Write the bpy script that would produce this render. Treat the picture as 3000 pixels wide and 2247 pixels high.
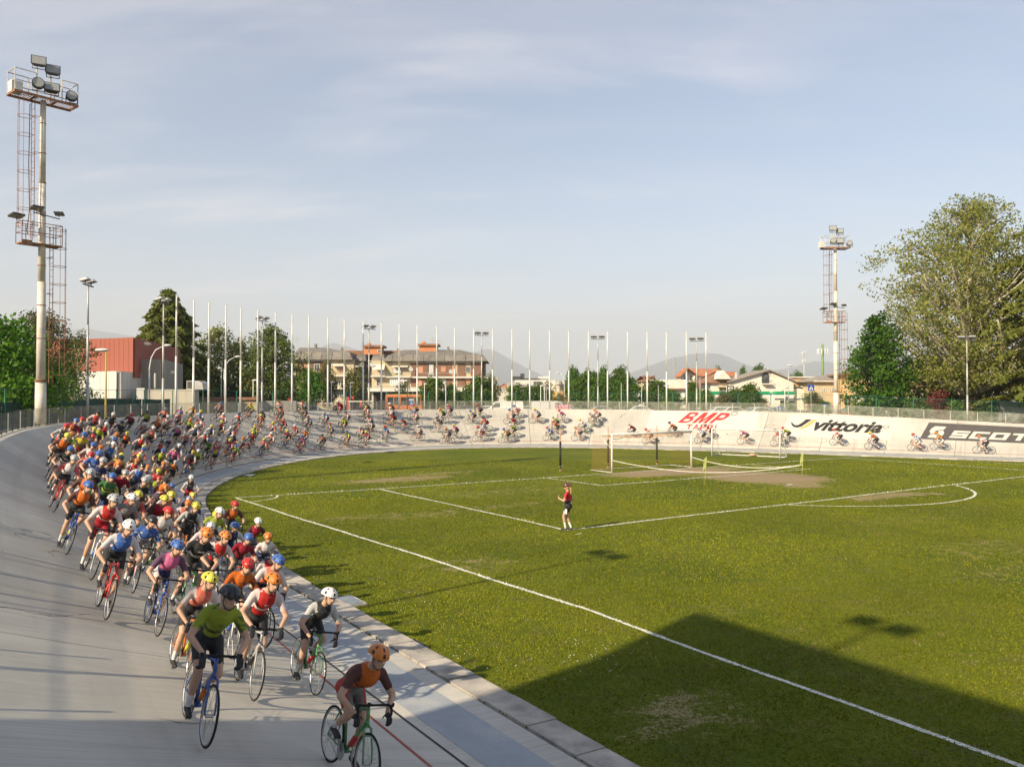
import bpy, bmesh, math, random
import numpy as np
from mathutils import Vector, Matrix
random.seed(7); RNG = np.random.default_rng(7)
for o in list(bpy.data.objects): bpy.data.objects.remove(o)
SC = bpy.context.scene; COL = SC.collection
# ---------------------------------------------------------------- camera, sky, sun, exposure
FOC, CAMZ, PITCH = 2406.0, 5.0, 0.01535            # focal length in 3000-pixel units, height above the pitch, upward tilt
cam_d = bpy.data.cameras.new('camera'); cam = bpy.data.objects.new('camera', cam_d); COL.objects.link(cam)
cam_d.sensor_fit = 'HORIZONTAL'; cam_d.sensor_width = 36.0; cam_d.lens = 36.0 * FOC / 3000.0
cam_d.clip_start = 0.1; cam_d.clip_end = 60000.0
cam.location = (0, 0, CAMZ); cam.rotation_euler = (math.pi/2 + PITCH, 0, 0)
SC.camera = cam
SUN_EL = math.radians(30.5); SUN_AZ = math.atan2(-0.71, -0.70)   # direction towards the sun, behind and left of the camera
SUN_DIR = Vector((-0.71*math.cos(SUN_EL)/0.997, -0.70*math.cos(SUN_EL)/0.997, math.sin(SUN_EL)))
sun_d = bpy.data.lights.new('sun', 'SUN'); sun_d.energy = 3.45; sun_d.angle = math.radians(0.8); sun_d.color = (1.0, 0.84, 0.60)
sun = bpy.data.objects.new('sun', sun_d); COL.objects.link(sun)
sun.rotation_euler = SUN_DIR.to_track_quat('Z', 'Y').to_euler()
SC.view_settings.view_transform = 'Standard'; SC.view_settings.look = 'None'; SC.view_settings.gamma = 1.0
SC.view_settings.use_curve_mapping = False
SC.view_settings.exposure = 1.5
SC.cycles.use_denoising = True
SC.cycles.max_bounces = 6; SC.cycles.transparent_max_bounces = 24; SC.cycles.volume_bounces = 1
SC.cycles.caustics_reflective = False; SC.cycles.caustics_refractive = False
W = bpy.data.worlds.new('World'); SC.world = W; W.use_nodes = True
nt = W.node_tree; nt.nodes.clear(); N = nt.nodes.new; L = nt.links.new
out = N('ShaderNodeOutputWorld'); bg = N('ShaderNodeBackground'); bg.inputs['Strength'].default_value = 0.059
sky = N('ShaderNodeTexSky'); sky.sky_type = 'NISHITA'; sky.sun_disc = False
sky.sun_elevation = SUN_EL; sky.sun_rotation = math.atan2(SUN_DIR.x, SUN_DIR.y)
sky.air_density = 1.0; sky.dust_density = 0.6; sky.ozone_density = 1.6; sky.altitude = 60
tc = N('ShaderNodeTexCoord'); sep = N('ShaderNodeSeparateXYZ'); L(tc.outputs['Generated'], sep.inputs[0])
zz = N('ShaderNodeMath'); zz.operation = 'ADD'; zz.inputs[1].default_value = 0.16; L(sep.outputs['Z'], zz.inputs[0])
def wmath(op, a, b=None, clamp=False):
    n = N('ShaderNodeMath'); n.operation = op; n.use_clamp = clamp
    for i, v in enumerate((a, b)):
        if v is None: continue
        if isinstance(v, (int, float)): n.inputs[i].default_value = v
        else: L(v, n.inputs[i])
    return n.outputs[0]
zc = wmath('MAXIMUM', zz.outputs[0], 0.05)
cx = wmath('DIVIDE', sep.outputs['X'], zc); cy = wmath('DIVIDE', sep.outputs['Y'], zc)
cmb = N('ShaderNodeCombineXYZ'); L(cx, cmb.inputs[0]); L(cy, cmb.inputs[1])
def cloud(scale, rot, stretch, loc, detail, rough, lo, hi, dist=0.4):
    mp = N('ShaderNodeMapping'); mp.inputs['Rotation'].default_value = (0, 0, math.radians(rot)); mp.inputs['Scale'].default_value = (stretch[0], stretch[1], 1)
    mp.inputs['Location'].default_value = (*loc, 0)
    L(cmb.outputs[0], mp.inputs[0])
    nz = N('ShaderNodeTexNoise'); nz.inputs['Scale'].default_value = scale; nz.inputs['Detail'].default_value = detail; nz.inputs['Roughness'].default_value = rough; nz.inputs['Distortion'].default_value = dist
    L(mp.outputs[0], nz.inputs['Vector'])
    mr = N('ShaderNodeMapRange'); mr.interpolation_type = 'SMOOTHSTEP'; mr.inputs['From Min'].default_value = lo; mr.inputs['From Max'].default_value = hi
    L(nz.outputs['Fac'], mr.inputs['Value']); return mr.outputs['Result']
c1 = cloud(0.9, -14, (0.5, 1.35), (0.9, 4.4), 6, 0.56, 0.47, 0.70)
c2 = cloud(2.1, 12, (0.5, 1.3), (0.4, 5.2), 6, 0.58, 0.48, 0.82)
c3 = cloud(0.35, 0, (1, 1), (7.0, 2.0), 3, 0.5, 0.36, 0.66)
c5 = cloud(1.1, 9, (0.30, 0.9), (4.4, 2.1), 6, 0.55, 0.47, 0.68)
cc = wmath('MULTIPLY', wmath('ADD', wmath('MULTIPLY', c5, 0.16), wmath('ADD', wmath('MULTIPLY', c1, 0.5), wmath('MULTIPLY', c2, 0.28))), wmath('ADD', wmath('MULTIPLY', c3, 0.75), 0.3), True)
veil = wmath('MAXIMUM', wmath('SUBTRACT', 0.12, wmath('MULTIPLY', sep.outputs['Z'], 0.35)), 0.02)   # thin high veil, thicker towards the horizon
cf = wmath('ADD', cc, veil, True)
mx = N('ShaderNodeMix'); mx.data_type = 'RGBA'; L(cf, mx.inputs['Factor']); L(sky.outputs[0], mx.inputs['A'])
mx.inputs['B'].default_value = (8.6, 7.5, 6.9, 1)
L(mx.outputs['Result'], bg.inputs['Color']); L(bg.outputs[0], out.inputs[0])

# ---------------------------------------------------------------- helpers
K = 3000.0/2212.0
def ray(x, y):                       # direction through a point of the picture (2212-unit picture), scaled to depth 1
    u = (x*K-1500)/FOC; v = -(y*K-1123.5)/FOC; c, s = math.cos(PITCH), math.sin(PITCH)
    d = np.array([u, c-v*s, s+v*c]); return d/d[1]
def at(x, y, depth):
    d = ray(x, y); return np.array([d[0]*depth, depth, CAMZ+d[2]*depth])
def onz(x, y, z=0.0):
    d = ray(x, y); t = (z-CAMZ)/d[2]; return np.array([d[0]*t, t, z])
def hgt(y, depth): return at(1106, y, depth)[2]
def xat(x, depth): return at(x, 800, depth)[0]
def proj(p):
    c, s = math.cos(PITCH), math.sin(PITCH); z = p[2]-CAMZ
    Y = c*p[1]+s*z; Z = -s*p[1]+c*z
    return (1500+FOC*p[0]/Y)/K, (1123.5-FOC*Z/Y)/K
GZ = 2.2                              # level of the streets around the sunken stadium
class MB:
    def __init__(s): s.v = []; s.f = []; s.m = []; s.uv = None
    def add(s, vs, fs, m=0):
        b = len(s.v); s.v += [tuple(map(float, p)) for p in vs]; s.f += [tuple(b+i for i in q) for q in fs]; s.m += [m]*len(fs); return s
    def box(s, c, h, m=0, rz=0.0, M=None):
        c = np.array(c, float); hx, hy, hz = [a*0.5 for a in h]; cz, sz = math.cos(rz), math.sin(rz); vs = []
        for z in (-hz, hz):
            for x, y in ((-hx,-hy),(hx,-hy),(hx,hy),(-hx,hy)):
                p = np.array([x*cz-y*sz, x*sz+y*cz, z])
                if M is not None: p = M @ np.array([x, y, z])
                vs.append(c+p)
        return s.add(vs, [(3,2,1,0),(4,5,6,7),(0,1,5,4),(1,2,6,5),(2,3,7,6),(3,0,4,7)], m)
    def bb(s, a, b, m=0):
        a = np.array(a, float); b = np.array(b, float); return s.box((a+b)/2, np.abs(b-a), m)
    def tube(s, a, b, r0, r1=None, n=8, m=0, caps=True):
        a = np.array(a, float); b = np.array(b, float); r1 = r0 if r1 is None else r1
        d = b-a; l = np.linalg.norm(d)
        if l < 1e-9: return s
        d /= l; t = np.array([1.,0,0]) if abs(d[0]) < .8 else np.array([0,1.,0]); u = np.cross(d, t); u /= np.linalg.norm(u); w = np.cross(d, u)
        vs = [];
        for p, r in ((a, r0), (b, r1)):
            for i in range(n):
                an = 2*math.pi*i/n; vs.append(p+r*(math.cos(an)*u+math.sin(an)*w))
        fs = [(i, (i+1) % n, n+(i+1) % n, n+i) for i in range(n)]
        if caps: fs += [tuple(range(n))[::-1], tuple(range(n, 2*n))]
        return s.add(vs, fs, m)
    def path(s, pts, r, n=6, m=0, closed=False):
        pts = [np.array(p, float) for p in pts]; rs = r if hasattr(r, '__len__') else [r]*len(pts)
        vs = []; k = len(pts); prev = None
        for i, p in enumerate(pts):
            a = pts[(i-1) % k] if (closed or i > 0) else p; b = pts[(i+1) % k] if (closed or i < k-1) else p
            d = b-a; d /= (np.linalg.norm(d)+1e-12)
            if prev is None:
                t = np.array([0,0,1.]) if abs(d[2]) < .9 else np.array([1.,0,0]); u = np.cross(t, d)
            else: u = prev-d*np.dot(prev, d)
            u /= (np.linalg.norm(u)+1e-12); prev = u; w = np.cross(d, u)
            for j in range(n):
                an = 2*math.pi*j/n; vs.append(p+rs[i]*(math.cos(an)*u+math.sin(an)*w))
        fs = []
        for i in range(k if closed else k-1):
            i2 = (i+1) % k
            for j in range(n): fs.append((i*n+j, i*n+(j+1) % n, i2*n+(j+1) % n, i2*n+j))
        if not closed: fs += [tuple(range(n))[::-1], tuple(range((k-1)*n, k*n))]
        return s.add(vs, fs, m)
    def ball(s, c, r, n=10, k=6, m=0, M=None):
        c = np.array(c, float); r = np.array(r if hasattr(r, '__len__') else (r,)*3, float); vs = []
        for i in range(1, k):
            th = math.pi*i/k
            for j in range(n):
                ph = 2*math.pi*j/n; p = np.array([math.sin(th)*math.cos(ph), math.sin(th)*math.sin(ph), math.cos(th)])*r
                vs.append(c+(M @ p if M is not None else p))
        top = np.array([0,0,r[2]]); vs += [c+(M @ top if M is not None else top), c-(M @ top if M is not None else top)]
        fs = [(i*n+j, (i+1)*n+j, (i+1)*n+(j+1) % n, i*n+(j+1) % n) for i in range(k-2) for j in range(n)]
        T = (k-1)*n; fs += [(T, j, (j+1) % n) for j in range(n)] + [(T+1, (k-2)*n+(j+1) % n, (k-2)*n+j) for j in range(n)]
        return s.add(vs, fs, m)
    def prism(s, poly, a, b, axis, m=0, frame=None):
        # poly: 2-D outline in (p,q); extruded from a to b along the third axis
        o = {'x': (2,0,1), 'y': (0,2,1), 'z': (0,1,2)}[axis]; n = len(poly); vs = []
        for t in (a, b):
            for p, q in poly:
                w = (p, q, t); vs.append((w[o[0]], w[o[1]], w[o[2]]))
        return s.add(vs, [tuple(range(n))[::-1], tuple(range(n, 2*n))]+[(i, (i+1) % n, n+(i+1) % n, n+i) for i in range(n)], m)
    def xf(s, fn): s.v = [tuple(fn(np.array(p))) for p in s.v]; return s
    def mesh(s, name, mats, smooth=False):
        me = bpy.data.meshes.new(name); me.from_pydata(s.v, [], s.f)
        for m in (mats if isinstance(mats, (list, tuple)) else [mats]): me.materials.append(MAT[m] if isinstance(m, str) else m)
        me.polygons.foreach_set('material_index', s.m)
        if smooth: me.polygons.foreach_set('use_smooth', [True]*len(s.f))
        bm = bmesh.new(); bm.from_mesh(me); bmesh.ops.recalc_face_normals(bm, faces=bm.faces); bm.to_mesh(me); bm.free()
        me.update(); return me
    def build(s, name, mats, parent=None, smooth=False):
        return link(name, s.mesh(name, mats, smooth), parent)
def link(name, data, parent=None, loc=None, rz=None):
    o = bpy.data.objects.new(name, data); COL.objects.link(o)
    if parent is not None: o.parent = parent
    if loc is not None: o.location = [float(a) for a in loc]
    if rz is not None: o.rotation_euler = (0, 0, rz)
    return o
def tag(o, label=None, cat=None, group=None, kind=None):
    if label: o['label'] = label
    if cat: o['category'] = cat
    if group: o['group'] = group
    if kind: o['kind'] = kind
    return o
def empty(name, loc=(0,0,0), rz=0.0, label=None, cat=None, group=None):
    o = link(name, None, None, loc, rz); o.empty_display_size = 0.3; return tag(o, label, cat, group)
def kids(o): return [c for c in bpy.data.objects if c.parent == o]
TREE = {}
def copy_tree(src, children, parent=None):          # children: nested list [(obj, [..])]
    c = src.copy(); COL.objects.link(c); c.parent = parent
    for ch, sub in children: copy_tree(ch, sub, c)
    return c
def nest(o): return [(c, nest(c)) for c in kids(o)]
# ---------------------------------------------------------------- materials
MAT = {}
def mat(name, col, rough=0.7, var=0.12, scale=3.0, bump=0.0, bscale=40.0, metal=0.0, col2=None, spec=0.35, detail=5, sheen=0, coat=0.0, obj_rand=0.0, coords='Object'):
    m = bpy.data.materials.new(name); m.use_nodes = True; t = m.node_tree; b = t.nodes['Principled BSDF']
    b.inputs['Roughness'].default_value = rough; b.inputs['Metallic'].default_value = metal; b.inputs['Specular IOR Level'].default_value = spec
    if coat: b.inputs['Coat Weight'].default_value = coat
    c = t.nodes.new('ShaderNodeTexCoord')
    nz = t.nodes.new('ShaderNodeTexNoise'); nz.inputs['Scale'].default_value = scale; nz.inputs['Detail'].default_value = detail; nz.inputs['Roughness'].default_value = 0.62
    t.links.new(c.outputs[coords], nz.inputs['Vector'])
    r = t.nodes.new('ShaderNodeValToRGB'); a0 = col2 if col2 else tuple(x*(1-var) for x in col)
    r.color_ramp.elements[0].position = 0.33; r.color_ramp.elements[1].position = 0.68
    r.color_ramp.elements[0].color = (*a0, 1); r.color_ramp.elements[1].color = (*[min(1, x*(1+var)) for x in col], 1)
    t.links.new(nz.outputs['Fac'], r.inputs[0]); src = r.outputs[0]
    if obj_rand:
        oi = t.nodes.new('ShaderNodeObjectInfo'); hs = t.nodes.new('ShaderNodeHueSaturation')
        mr = t.nodes.new('ShaderNodeMapRange'); mr.inputs['To Min'].default_value = 1-obj_rand; mr.inputs['To Max'].default_value = 1+obj_rand
        t.links.new(oi.outputs['Random'], mr.inputs['Value']); t.links.new(mr.outputs[0], hs.inputs['Value']); t.links.new(src, hs.inputs['Color']); src = hs.outputs[0]
    t.links.new(src, b.inputs['Base Color'])
    if bump:
        n2 = t.nodes.new('ShaderNodeTexNoise'); n2.inputs['Scale'].default_value = bscale; n2.inputs['Detail'].default_value = 4
        t.links.new(c.outputs[coords], n2.inputs['Vector']); bp = t.nodes.new('ShaderNodeBump'); bp.inputs['Strength'].default_value = bump; bp.inputs['Distance'].default_value = 0.02
        t.links.new(n2.outputs['Fac'], bp.inputs['Height']); t.links.new(bp.outputs[0], b.inputs['Normal'])
    MAT[name] = m; return m
class NT:                                               # terse node wiring
    def __init__(s, name):
        s.m = bpy.data.materials.new(name); s.m.use_nodes = True; s.t = s.m.node_tree; s.b = s.t.nodes['Principled BSDF']; MAT[name] = s.m
        s.c = s.t.nodes.new('ShaderNodeTexCoord')
    def n(s, kind, **kw):
        x = s.t.nodes.new(kind)
        for k, v in kw.items(): setattr(x, k, v)
        return x
    def l(s, a, b): s.t.links.new(a, b)
    def noise(s, scale, detail=5, rough=.6, vec=None, stretch=None, dist=0.0, loc=None):
        x = s.n('ShaderNodeTexNoise'); x.inputs['Scale'].default_value = scale; x.inputs['Detail'].default_value = detail; x.inputs['Roughness'].default_value = rough; x.inputs['Distortion'].default_value = dist
        v = vec or s.c.outputs['Object']
        if stretch or loc:
            mp = s.n('ShaderNodeMapping'); mp.inputs['Scale'].default_value = stretch or (1,1,1); mp.inputs['Location'].default_value = loc or (0,0,0); s.l(v, mp.inputs[0]); v = mp.outputs[0]
        s.l(v, x.inputs['Vector']); return x.outputs['Fac']
    def rng(s, v, a, b, c=0., d=1., smooth=True):
        x = s.n('ShaderNodeMapRange')
        if smooth: x.interpolation_type = 'SMOOTHSTEP'
        for i, w in zip(('From Min','From Max','To Min','To Max'), (a,b,c,d)): x.inputs[i].default_value = w
        s.l(v, x.inputs['Value']); return x.outputs['Result']
    def math(s, op, a, b=None, clamp=False):
        x = s.n('ShaderNodeMath', operation=op, use_clamp=clamp)
        for i, v in enumerate((a, b)):
            if v is None: continue
            if isinstance(v, (int, float)): x.inputs[i].default_value = v
            else: s.l(v, x.inputs[i])
        return x.outputs[0]
    def mix(s, f, a, b, blend='MIX'):
        x = s.n('ShaderNodeMix', data_type='RGBA', blend_type=blend)
        for k, v in (('Factor', f), ('A', a), ('B', b)):
            if isinstance(v, (int, float)): x.inputs[k].default_value = v
            elif isinstance(v, tuple): x.inputs[k].default_value = (*v, 1)
            else: s.l(v, x.inputs[k])
        return x.outputs['Result']
    def bump(s, h, strength=.4, dist=.02):
        x = s.n('ShaderNodeBump'); x.inputs['Strength'].default_value = strength; x.inputs['Distance'].default_value = dist; s.l(h, x.inputs['Height']); s.l(x.outputs[0], s.b.inputs['Normal'])
    def col(s, c, rough=.8, spec=.3):
        if isinstance(c, tuple): s.b.inputs['Base Color'].default_value = (*c, 1)
        else: s.l(c, s.b.inputs['Base Color'])
        s.b.inputs['Roughness'].default_value = rough; s.b.inputs['Specular IOR Level'].default_value = spec
# ---------------------------------------------------------------- the velodrome curve
_cp = np.array([(42.7,-51.6),(26.3,-26.5),(12,-4.6),(5.2,5.8),(1.68,11.15),(.67,12.75),(-.72,14.9),(-1.92,16.65),(-4.4,20.3),(-5.6,22.1),(-8.05,26.0),(-11.05,31.1),(-13.7,36.3),(-14.8,38.8),(-16.3,43.5),(-17.25,49.54),(-17.2,59.47),(-15.1,68.9),(-7.0,78.2),(1.99,80.6),(9.0,79.2),(23.88,71.6),(38.85,62.5),(58,50.2),(74,38)])
_sg = np.r_[0, np.cumsum(np.linalg.norm(np.diff(_cp, axis=0), axis=1))]
_ss = np.arange(0, _sg[-1], 0.25)
_c = np.c_[np.interp(_ss, _sg, _cp[:,0]), np.interp(_ss, _sg, _cp[:,1])]
_k = np.exp(-0.5*(np.arange(-64, 65)*0.25/3.6)**2); _k /= _k.sum()
def _sm(a): return np.convolve(np.r_[a[0]-(a[64:0:-1]-a[0]), a, a[-1]-(a[-2:-66:-1]-a[-1])], _k, 'valid')
_c = np.c_[_sm(_c[:,0]), _sm(_c[:,1])]; _c = np.c_[_sm(_c[:,0]), _sm(_c[:,1])]
_sl = np.r_[0, np.cumsum(np.linalg.norm(np.diff(_c, axis=0), axis=1))]; SMAX = _sl[-1]
_t = np.gradient(_c, axis=0); _t /= np.linalg.norm(_t, axis=1)[:,None]
_n = np.c_[-_t[:,1], _t[:,0]]                         # outward (left of travel backwards along the curve)
def _ip(a, s): return np.interp(s, _sl, a)
def C(s): return np.array([_ip(_c[:,0], s), _ip(_c[:,1], s)])
def NRM(s): v = np.array([_ip(_n[:,0], s), _ip(_n[:,1], s)]); return v/np.linalg.norm(v)
def TAN(s): v = np.array([_ip(_t[:,0], s), _ip(_t[:,1], s)]); return v/np.linalg.norm(v)
def s_near(x, y): return _sl[np.argmin((_c[:,0]-x)**2+(_c[:,1]-y)**2)]
_rk = [(26,-26,1.4),(12,-4.6,1.45),(1.68,11.15,1.65),(-4.4,20.3,2.4),(-8,26,2.95),(-11,31,3.25),(-14.8,38.8,3.5),(-17.2,55,3.62),(2,80.6,3.62),(24,71.5,3.42),(38.9,62.4,2.65),(58,50,1.8),(73,39,1.6)]
_rs = [s_near(a, b) for a, b, z in _rk]; _rz = [z for a, b, z in _rk]
_wk = [s_near(1.7,11), s_near(-11,31), s_near(-16,45)]
def RIM(s): return float(np.interp(s, _rs, _rz))
def WID(s): return float(np.interp(s, _wk, (8.0, 7.5, 7.3)))
D0 = 2.0
def ZP(s, d):
    zr = RIM(s); w = WID(s); z0 = 0.06+0.03*zr
    if d <= 0.6: return 0.05
    if d <= D0: return 0.05+(z0-0.05)*(d-0.6)/(D0-0.6)
    t = (d-D0)/(w-D0); return z0+(zr-z0)*(0.88*t+0.12*t*t)
def SP(s, d, up=0.0):
    c = C(s)+NRM(s)*d; return np.array([c[0], c[1], ZP(s, d)+up])
def SNORM(s, d):
    a = SP(s, d+.05)-SP(s, d-.05); t = TAN(s); n = np.cross(a, np.array([t[0], t[1], 0])); n /= np.linalg.norm(n); return n if n[2] > 0 else -n
_scan = np.arange(0, SMAX, 0.04)
_sx = np.c_[_ip(_c[:,0], _scan), _ip(_c[:,1], _scan)]; _snn = np.c_[_ip(_n[:,0], _scan), _ip(_n[:,1], _scan)]; _snn /= np.linalg.norm(_snn, axis=1)[:,None]
_sr = np.interp(_scan, _rs, _rz); _sw = np.interp(_scan, _wk, (8.0, 7.5, 7.3))
def s_at_x(x, d, up=0.0, lo=None, hi=None):            # where the rail at offset d crosses a picture column
    p = _sx+_snn*d; z0 = 0.06+0.03*_sr; t = np.clip((np.minimum(d, _sw)-D0)/(_sw-D0), 0, 1); z = np.where(d <= D0, 0.1, z0+(_sr-z0)*(0.88*t+0.12*t*t))+up-CAMZ
    c, s = math.cos(PITCH), math.sin(PITCH); Y = c*p[:,1]+s*z; px = (1500+FOC*p[:,0]/np.where(Y > 1, Y, 1))/K
    e = np.where(p[:,1] < 3, 1e9, np.abs(px-x))
    if lo is not None: e = np.where(_scan < lo, 1e9, e)
    if hi is not None: e = np.where(_scan > hi, 1e9, e)
    return float(_scan[np.argmin(e)])
S_FAR = s_near(-17.2, 55)                              # beyond this s the rail is on the far side of the bend
def uvset(me, uvs):
    lay = me.uv_layers.new(name='sd'); vi = np.empty(len(me.loops), dtype=np.int32); me.loops.foreach_get('vertex_index', vi)
    lay.data.foreach_set('uv', np.array(uvs, dtype=np.float32)[vi].ravel())

# materials of the ground
t = NT('concrete_track'); uv = t.n('ShaderNodeUVMap', uv_map='sd').outputs[0]
big = t.noise(.22, 6, .65, uv); st = t.noise(1.0, 5, .6, uv, (.05, 2.2, 1)); fine = t.noise(22, 4, .7); brush = t.noise(1.0, 3, .6, uv, (34, .5, 1)); run = t.noise(1.0, 4, .6, uv, (3.2, .12, 1)); vb = t.noise(.07, 3, .6, uv)
c = t.mix(t.rng(big, .3, .72), (.43, .405, .35), (.61, .575, .50)); c = t.mix(t.math('MULTIPLY', t.rng(st, .5, .75), .32), c, (.27, .245, .205)); c = t.mix(t.math('MULTIPLY', t.rng(run, .54, .74), .42), c, (.21, .2, .18))
c = t.mix(t.math('MULTIPLY', t.rng(fine, .35, .7), .25), c, (.56, .53, .46)); c = t.mix(t.math('MULTIPLY', t.rng(brush, .45, .62), .2), c, (.19, .18, .16)); c = t.mix(t.math('MULTIPLY', t.rng(vb, .45, .65), .22), c, (.38, .39, .37))
oi = t.n('ShaderNodeObjectInfo'); hs = t.n('ShaderNodeHueSaturation'); t.l(t.rng(oi.outputs['Random'], 0, 1, .93, 1.06, False), hs.inputs['Value']); t.l(c, hs.inputs['Color'])
# hairline cracks
vo = t.n('ShaderNodeTexVoronoi', feature='DISTANCE_TO_EDGE'); vo.inputs['Scale'].default_value = .23
wv = t.n('ShaderNodeVectorMath', operation='ADD'); nzc = t.n('ShaderNodeTexNoise'); nzc.inputs['Scale'].default_value = .9; nzc.inputs['Detail'].default_value = 6; t.l(uv, nzc.inputs['Vector']); t.l(uv, wv.inputs[0]); t.l(nzc.outputs['Color'], wv.inputs[1]); t.l(wv.outputs[0], vo.inputs['Vector'])
crk = t.math('MULTIPLY', t.rng(vo.outputs['Distance'], .0, .006, 1, 0), t.rng(t.noise(.35, 3, .5, uv), .5, .58))
c = t.mix(t.math('MULTIPLY', crk, .8), hs.outputs[0], (.10, .09, .08))
t.col(c, .88, .22); t.bump(t.math('ADD', t.math('MULTIPLY', fine, .5), t.math('MULTIPLY', brush, .5)), .35, .006)
def paint(name, col, wear=.5, rough=.75, dark=(.3,.29,.26)):
    t = NT(name); a = t.noise(1.3, 6, .7); b = t.noise(14, 4, .7)
    w = t.math('MULTIPLY', t.rng(t.math('ADD', t.math('MULTIPLY', a, .6), t.math('MULTIPLY', b, .4)), .50, .66), wear)
    t.col(t.mix(w, t.mix(t.rng(a, .3, .7), tuple(x*.86 for x in col), col), dark), rough, .3); t.bump(b, .2, .004)
paint('paint_blue', (.36, .385, .41), .75, dark=(.45, .43, .39)); paint('paint_black', (.035, .03, .028), .25); paint('paint_red', (.36, .06, .04), .4); paint('paint_white', (.74, .72, .66), .35)
paint('banner_white', (.62, .59, .52), .10, .55, (.60,.58,.52)); paint('banner_red', (.62, .05, .045), .10, .5, (.62,.3,.25)); paint('banner_ink', (.035, .032, .03), .08, .5); paint('banner_grey', (.105, .095, .09), .12, .5, (.16,.15,.14)); paint('banner_orange', (.70, .42, .13), .1, .5)
mat('slab_concrete', (.46, .42, .36), .9, .25, 1.6, .5, 60, col2=(.26, .24, .21), obj_rand=.12)
mat('joint_dirt', (.10, .09, .07), .95, .3, 6); mat('weed', (.10, .14, .03), .9, .3, 9)
mat('asphalt', (.075, .073, .07), .9, .25, .4, .3, 20); mat('earth', (.16, .13, .08), .95, .3, .5)
# ---- infield turf: grass colours plus worn earth where play has bared it
GA = math.radians(0)
def fieldpt(u, v):                                      # u along the goal line (far side positive), v into the pitch
    a = .59345; d = np.array([math.cos(a), math.sin(a)]); n = np.array([d[1], -d[0]]); q = np.array([9.546, 55.636])+u*d+v*n; return np.array([q[0], q[1], 0.0])
WORN = [((0.3,1.8),(6.6,2.3),1.0),((2.2,7.5),(4.2,4.3),1.0),((0.4,11.4),(2.2,1.4),.75),((-.5,17.3),(3.6,.8),.75),((1.6,18.0),(2.2,.5),.7),((-17,-4.0),(4.8,1.7),.62),((-13,-6.0),(3.6,1.1),.5),((-19,9.5),(5.5,.8),.36),((-25.5,9.0),(3.2,.9),.4),((-22.6,10.2),(3,.7),.4),((-15,5),(6,1.6),.3),((-11,27),(3.2,1.6),.3),((-8,30),(3,1.4),.27),((-4,29),(3,1.2),.22),((-14,29.5),(3.4,1.2),.26),((-24,27.5),(1.5,.8),.2),((-29.5,31.5),(1.6,1),.45),((-26.4,19.8),(1.8,1.1),.4),((5,23),(3,1.2),.4),((-6.5,22),(7,1.6),.25)]
def worn(x, y):
    a = .59345; d = (math.cos(a), math.sin(a)); X = x-9.546; Y = y-55.636; u = X*d[0]+Y*d[1]; v = X*d[1]-Y*d[0]; w = 0*u
    for (cu, cv), (ru, rv), k in WORN: w = np.maximum(w, k*np.clip(1.25-((u-cu)/ru)**2-((v-cv)/rv)**2, 0, 1))
    return w
t = NT('turf'); g1 = t.noise(.16, 5, .62); g2 = t.noise(1.7, 5, .66); g3 = t.noise(17, 4, .75); g4 = t.noise(.55, 4, .6, None, (1, .5, 1))
att = t.n('ShaderNodeAttribute', attribute_name='worn').outputs['Fac']
c = t.mix(t.rng(g1, .34, .66), (.085, .117, .007), (.15, .17, .012)); c = t.mix(t.math('MULTIPLY', t.rng(g2, .45, .7), .75), c, (.155, .165, .02)); c = t.mix(t.math('MULTIPLY', t.rng(g4, .52, .68), .5), c, (.10, .115, .022)); c = t.mix(t.math('MULTIPLY', t.rng(g3, .3, .55, 1, 0), .7), c, (.03, .05, .004))
soil = t.mix(t.rng(g3, .3, .7), (.20, .145, .075), (.40, .31, .19)); straw = t.mix(t.rng(g3, .35, .65), (.16, .14, .045), (.36, .29, .14))
frag = t.math('ADD', t.math('MULTIPLY', g2, .55), t.math('MULTIPLY', t.noise(5.5, 4, .7, None, (1, 1.8, 1)), .45))
wv2 = t.math('ADD', att, t.math('MULTIPLY', t.math('SUBTRACT', frag, .5), 2.6))
c = t.mix(t.rng(wv2, .30, .52), c, straw); c = t.mix(t.rng(wv2, .62, .8), c, soil)
spk = t.rng(t.math('ADD', t.math('MULTIPLY', t.noise(2.9, 4, .75, None, (1, 2.1, 1)), .6), t.math('MULTIPLY', g1, .4)), .585, .65); c = t.mix(t.math('MULTIPLY', spk, .6), c, straw)
t.col(c, .95, .12); t.bump(t.math('ADD', t.math('MULTIPLY', g3, .7), t.math('MULTIPLY', g2, .3)), .9, .05)

# infield sheet: grid warped between the kerb and the middle so it stops at the slabs
xs = np.arange(-26, 124, 1.0); ys = np.arange(-58, 92, 1.0)
mb = MB(); nx = len(xs); ny = len(ys)
X, Y = np.meshgrid(xs, ys, indexing='ij'); 
poly = [C(s) + NRM(s)*0.25 for s in np.arange(0, SMAX, 1.0)]
ctr = fieldpt(0, 38)[:2]
rings = [0, .02, .05, .1, .16, .23, .31, .4, .5, .6, .7, .8, .9, .97]
ends = [poly[-1]+np.array([30,-60.]), poly[0]+np.array([50,-25.])]
ringp = poly+[np.array([118., 0.]), np.array([112., -48.]), np.array([70., -70.])]
n = len(ringp); vs = []
for f in rings:
    for p in ringp: q = p*(1-f)+ctr*f; vs.append((q[0], q[1], 0.0))
vs.append((ctr[0], ctr[1], 0.0)); fs = [(i*n+j, i*n+(j+1) % n, (i+1)*n+(j+1) % n, (i+1)*n+j) for i in range(len(rings)-1) for j in range(n)]
fs += [((len(rings)-1)*n+j, (len(rings)-1)*n+(j+1) % n, len(vs)-1) for j in range(n)]
me = bpy.data.meshes.new('infield_ground'); me.from_pydata(vs, [], fs); me.materials.append(MAT['turf'])
bm = bmesh.new(); bm.from_mesh(me); bmesh.ops.recalc_face_normals(bm, faces=bm.faces)
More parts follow.
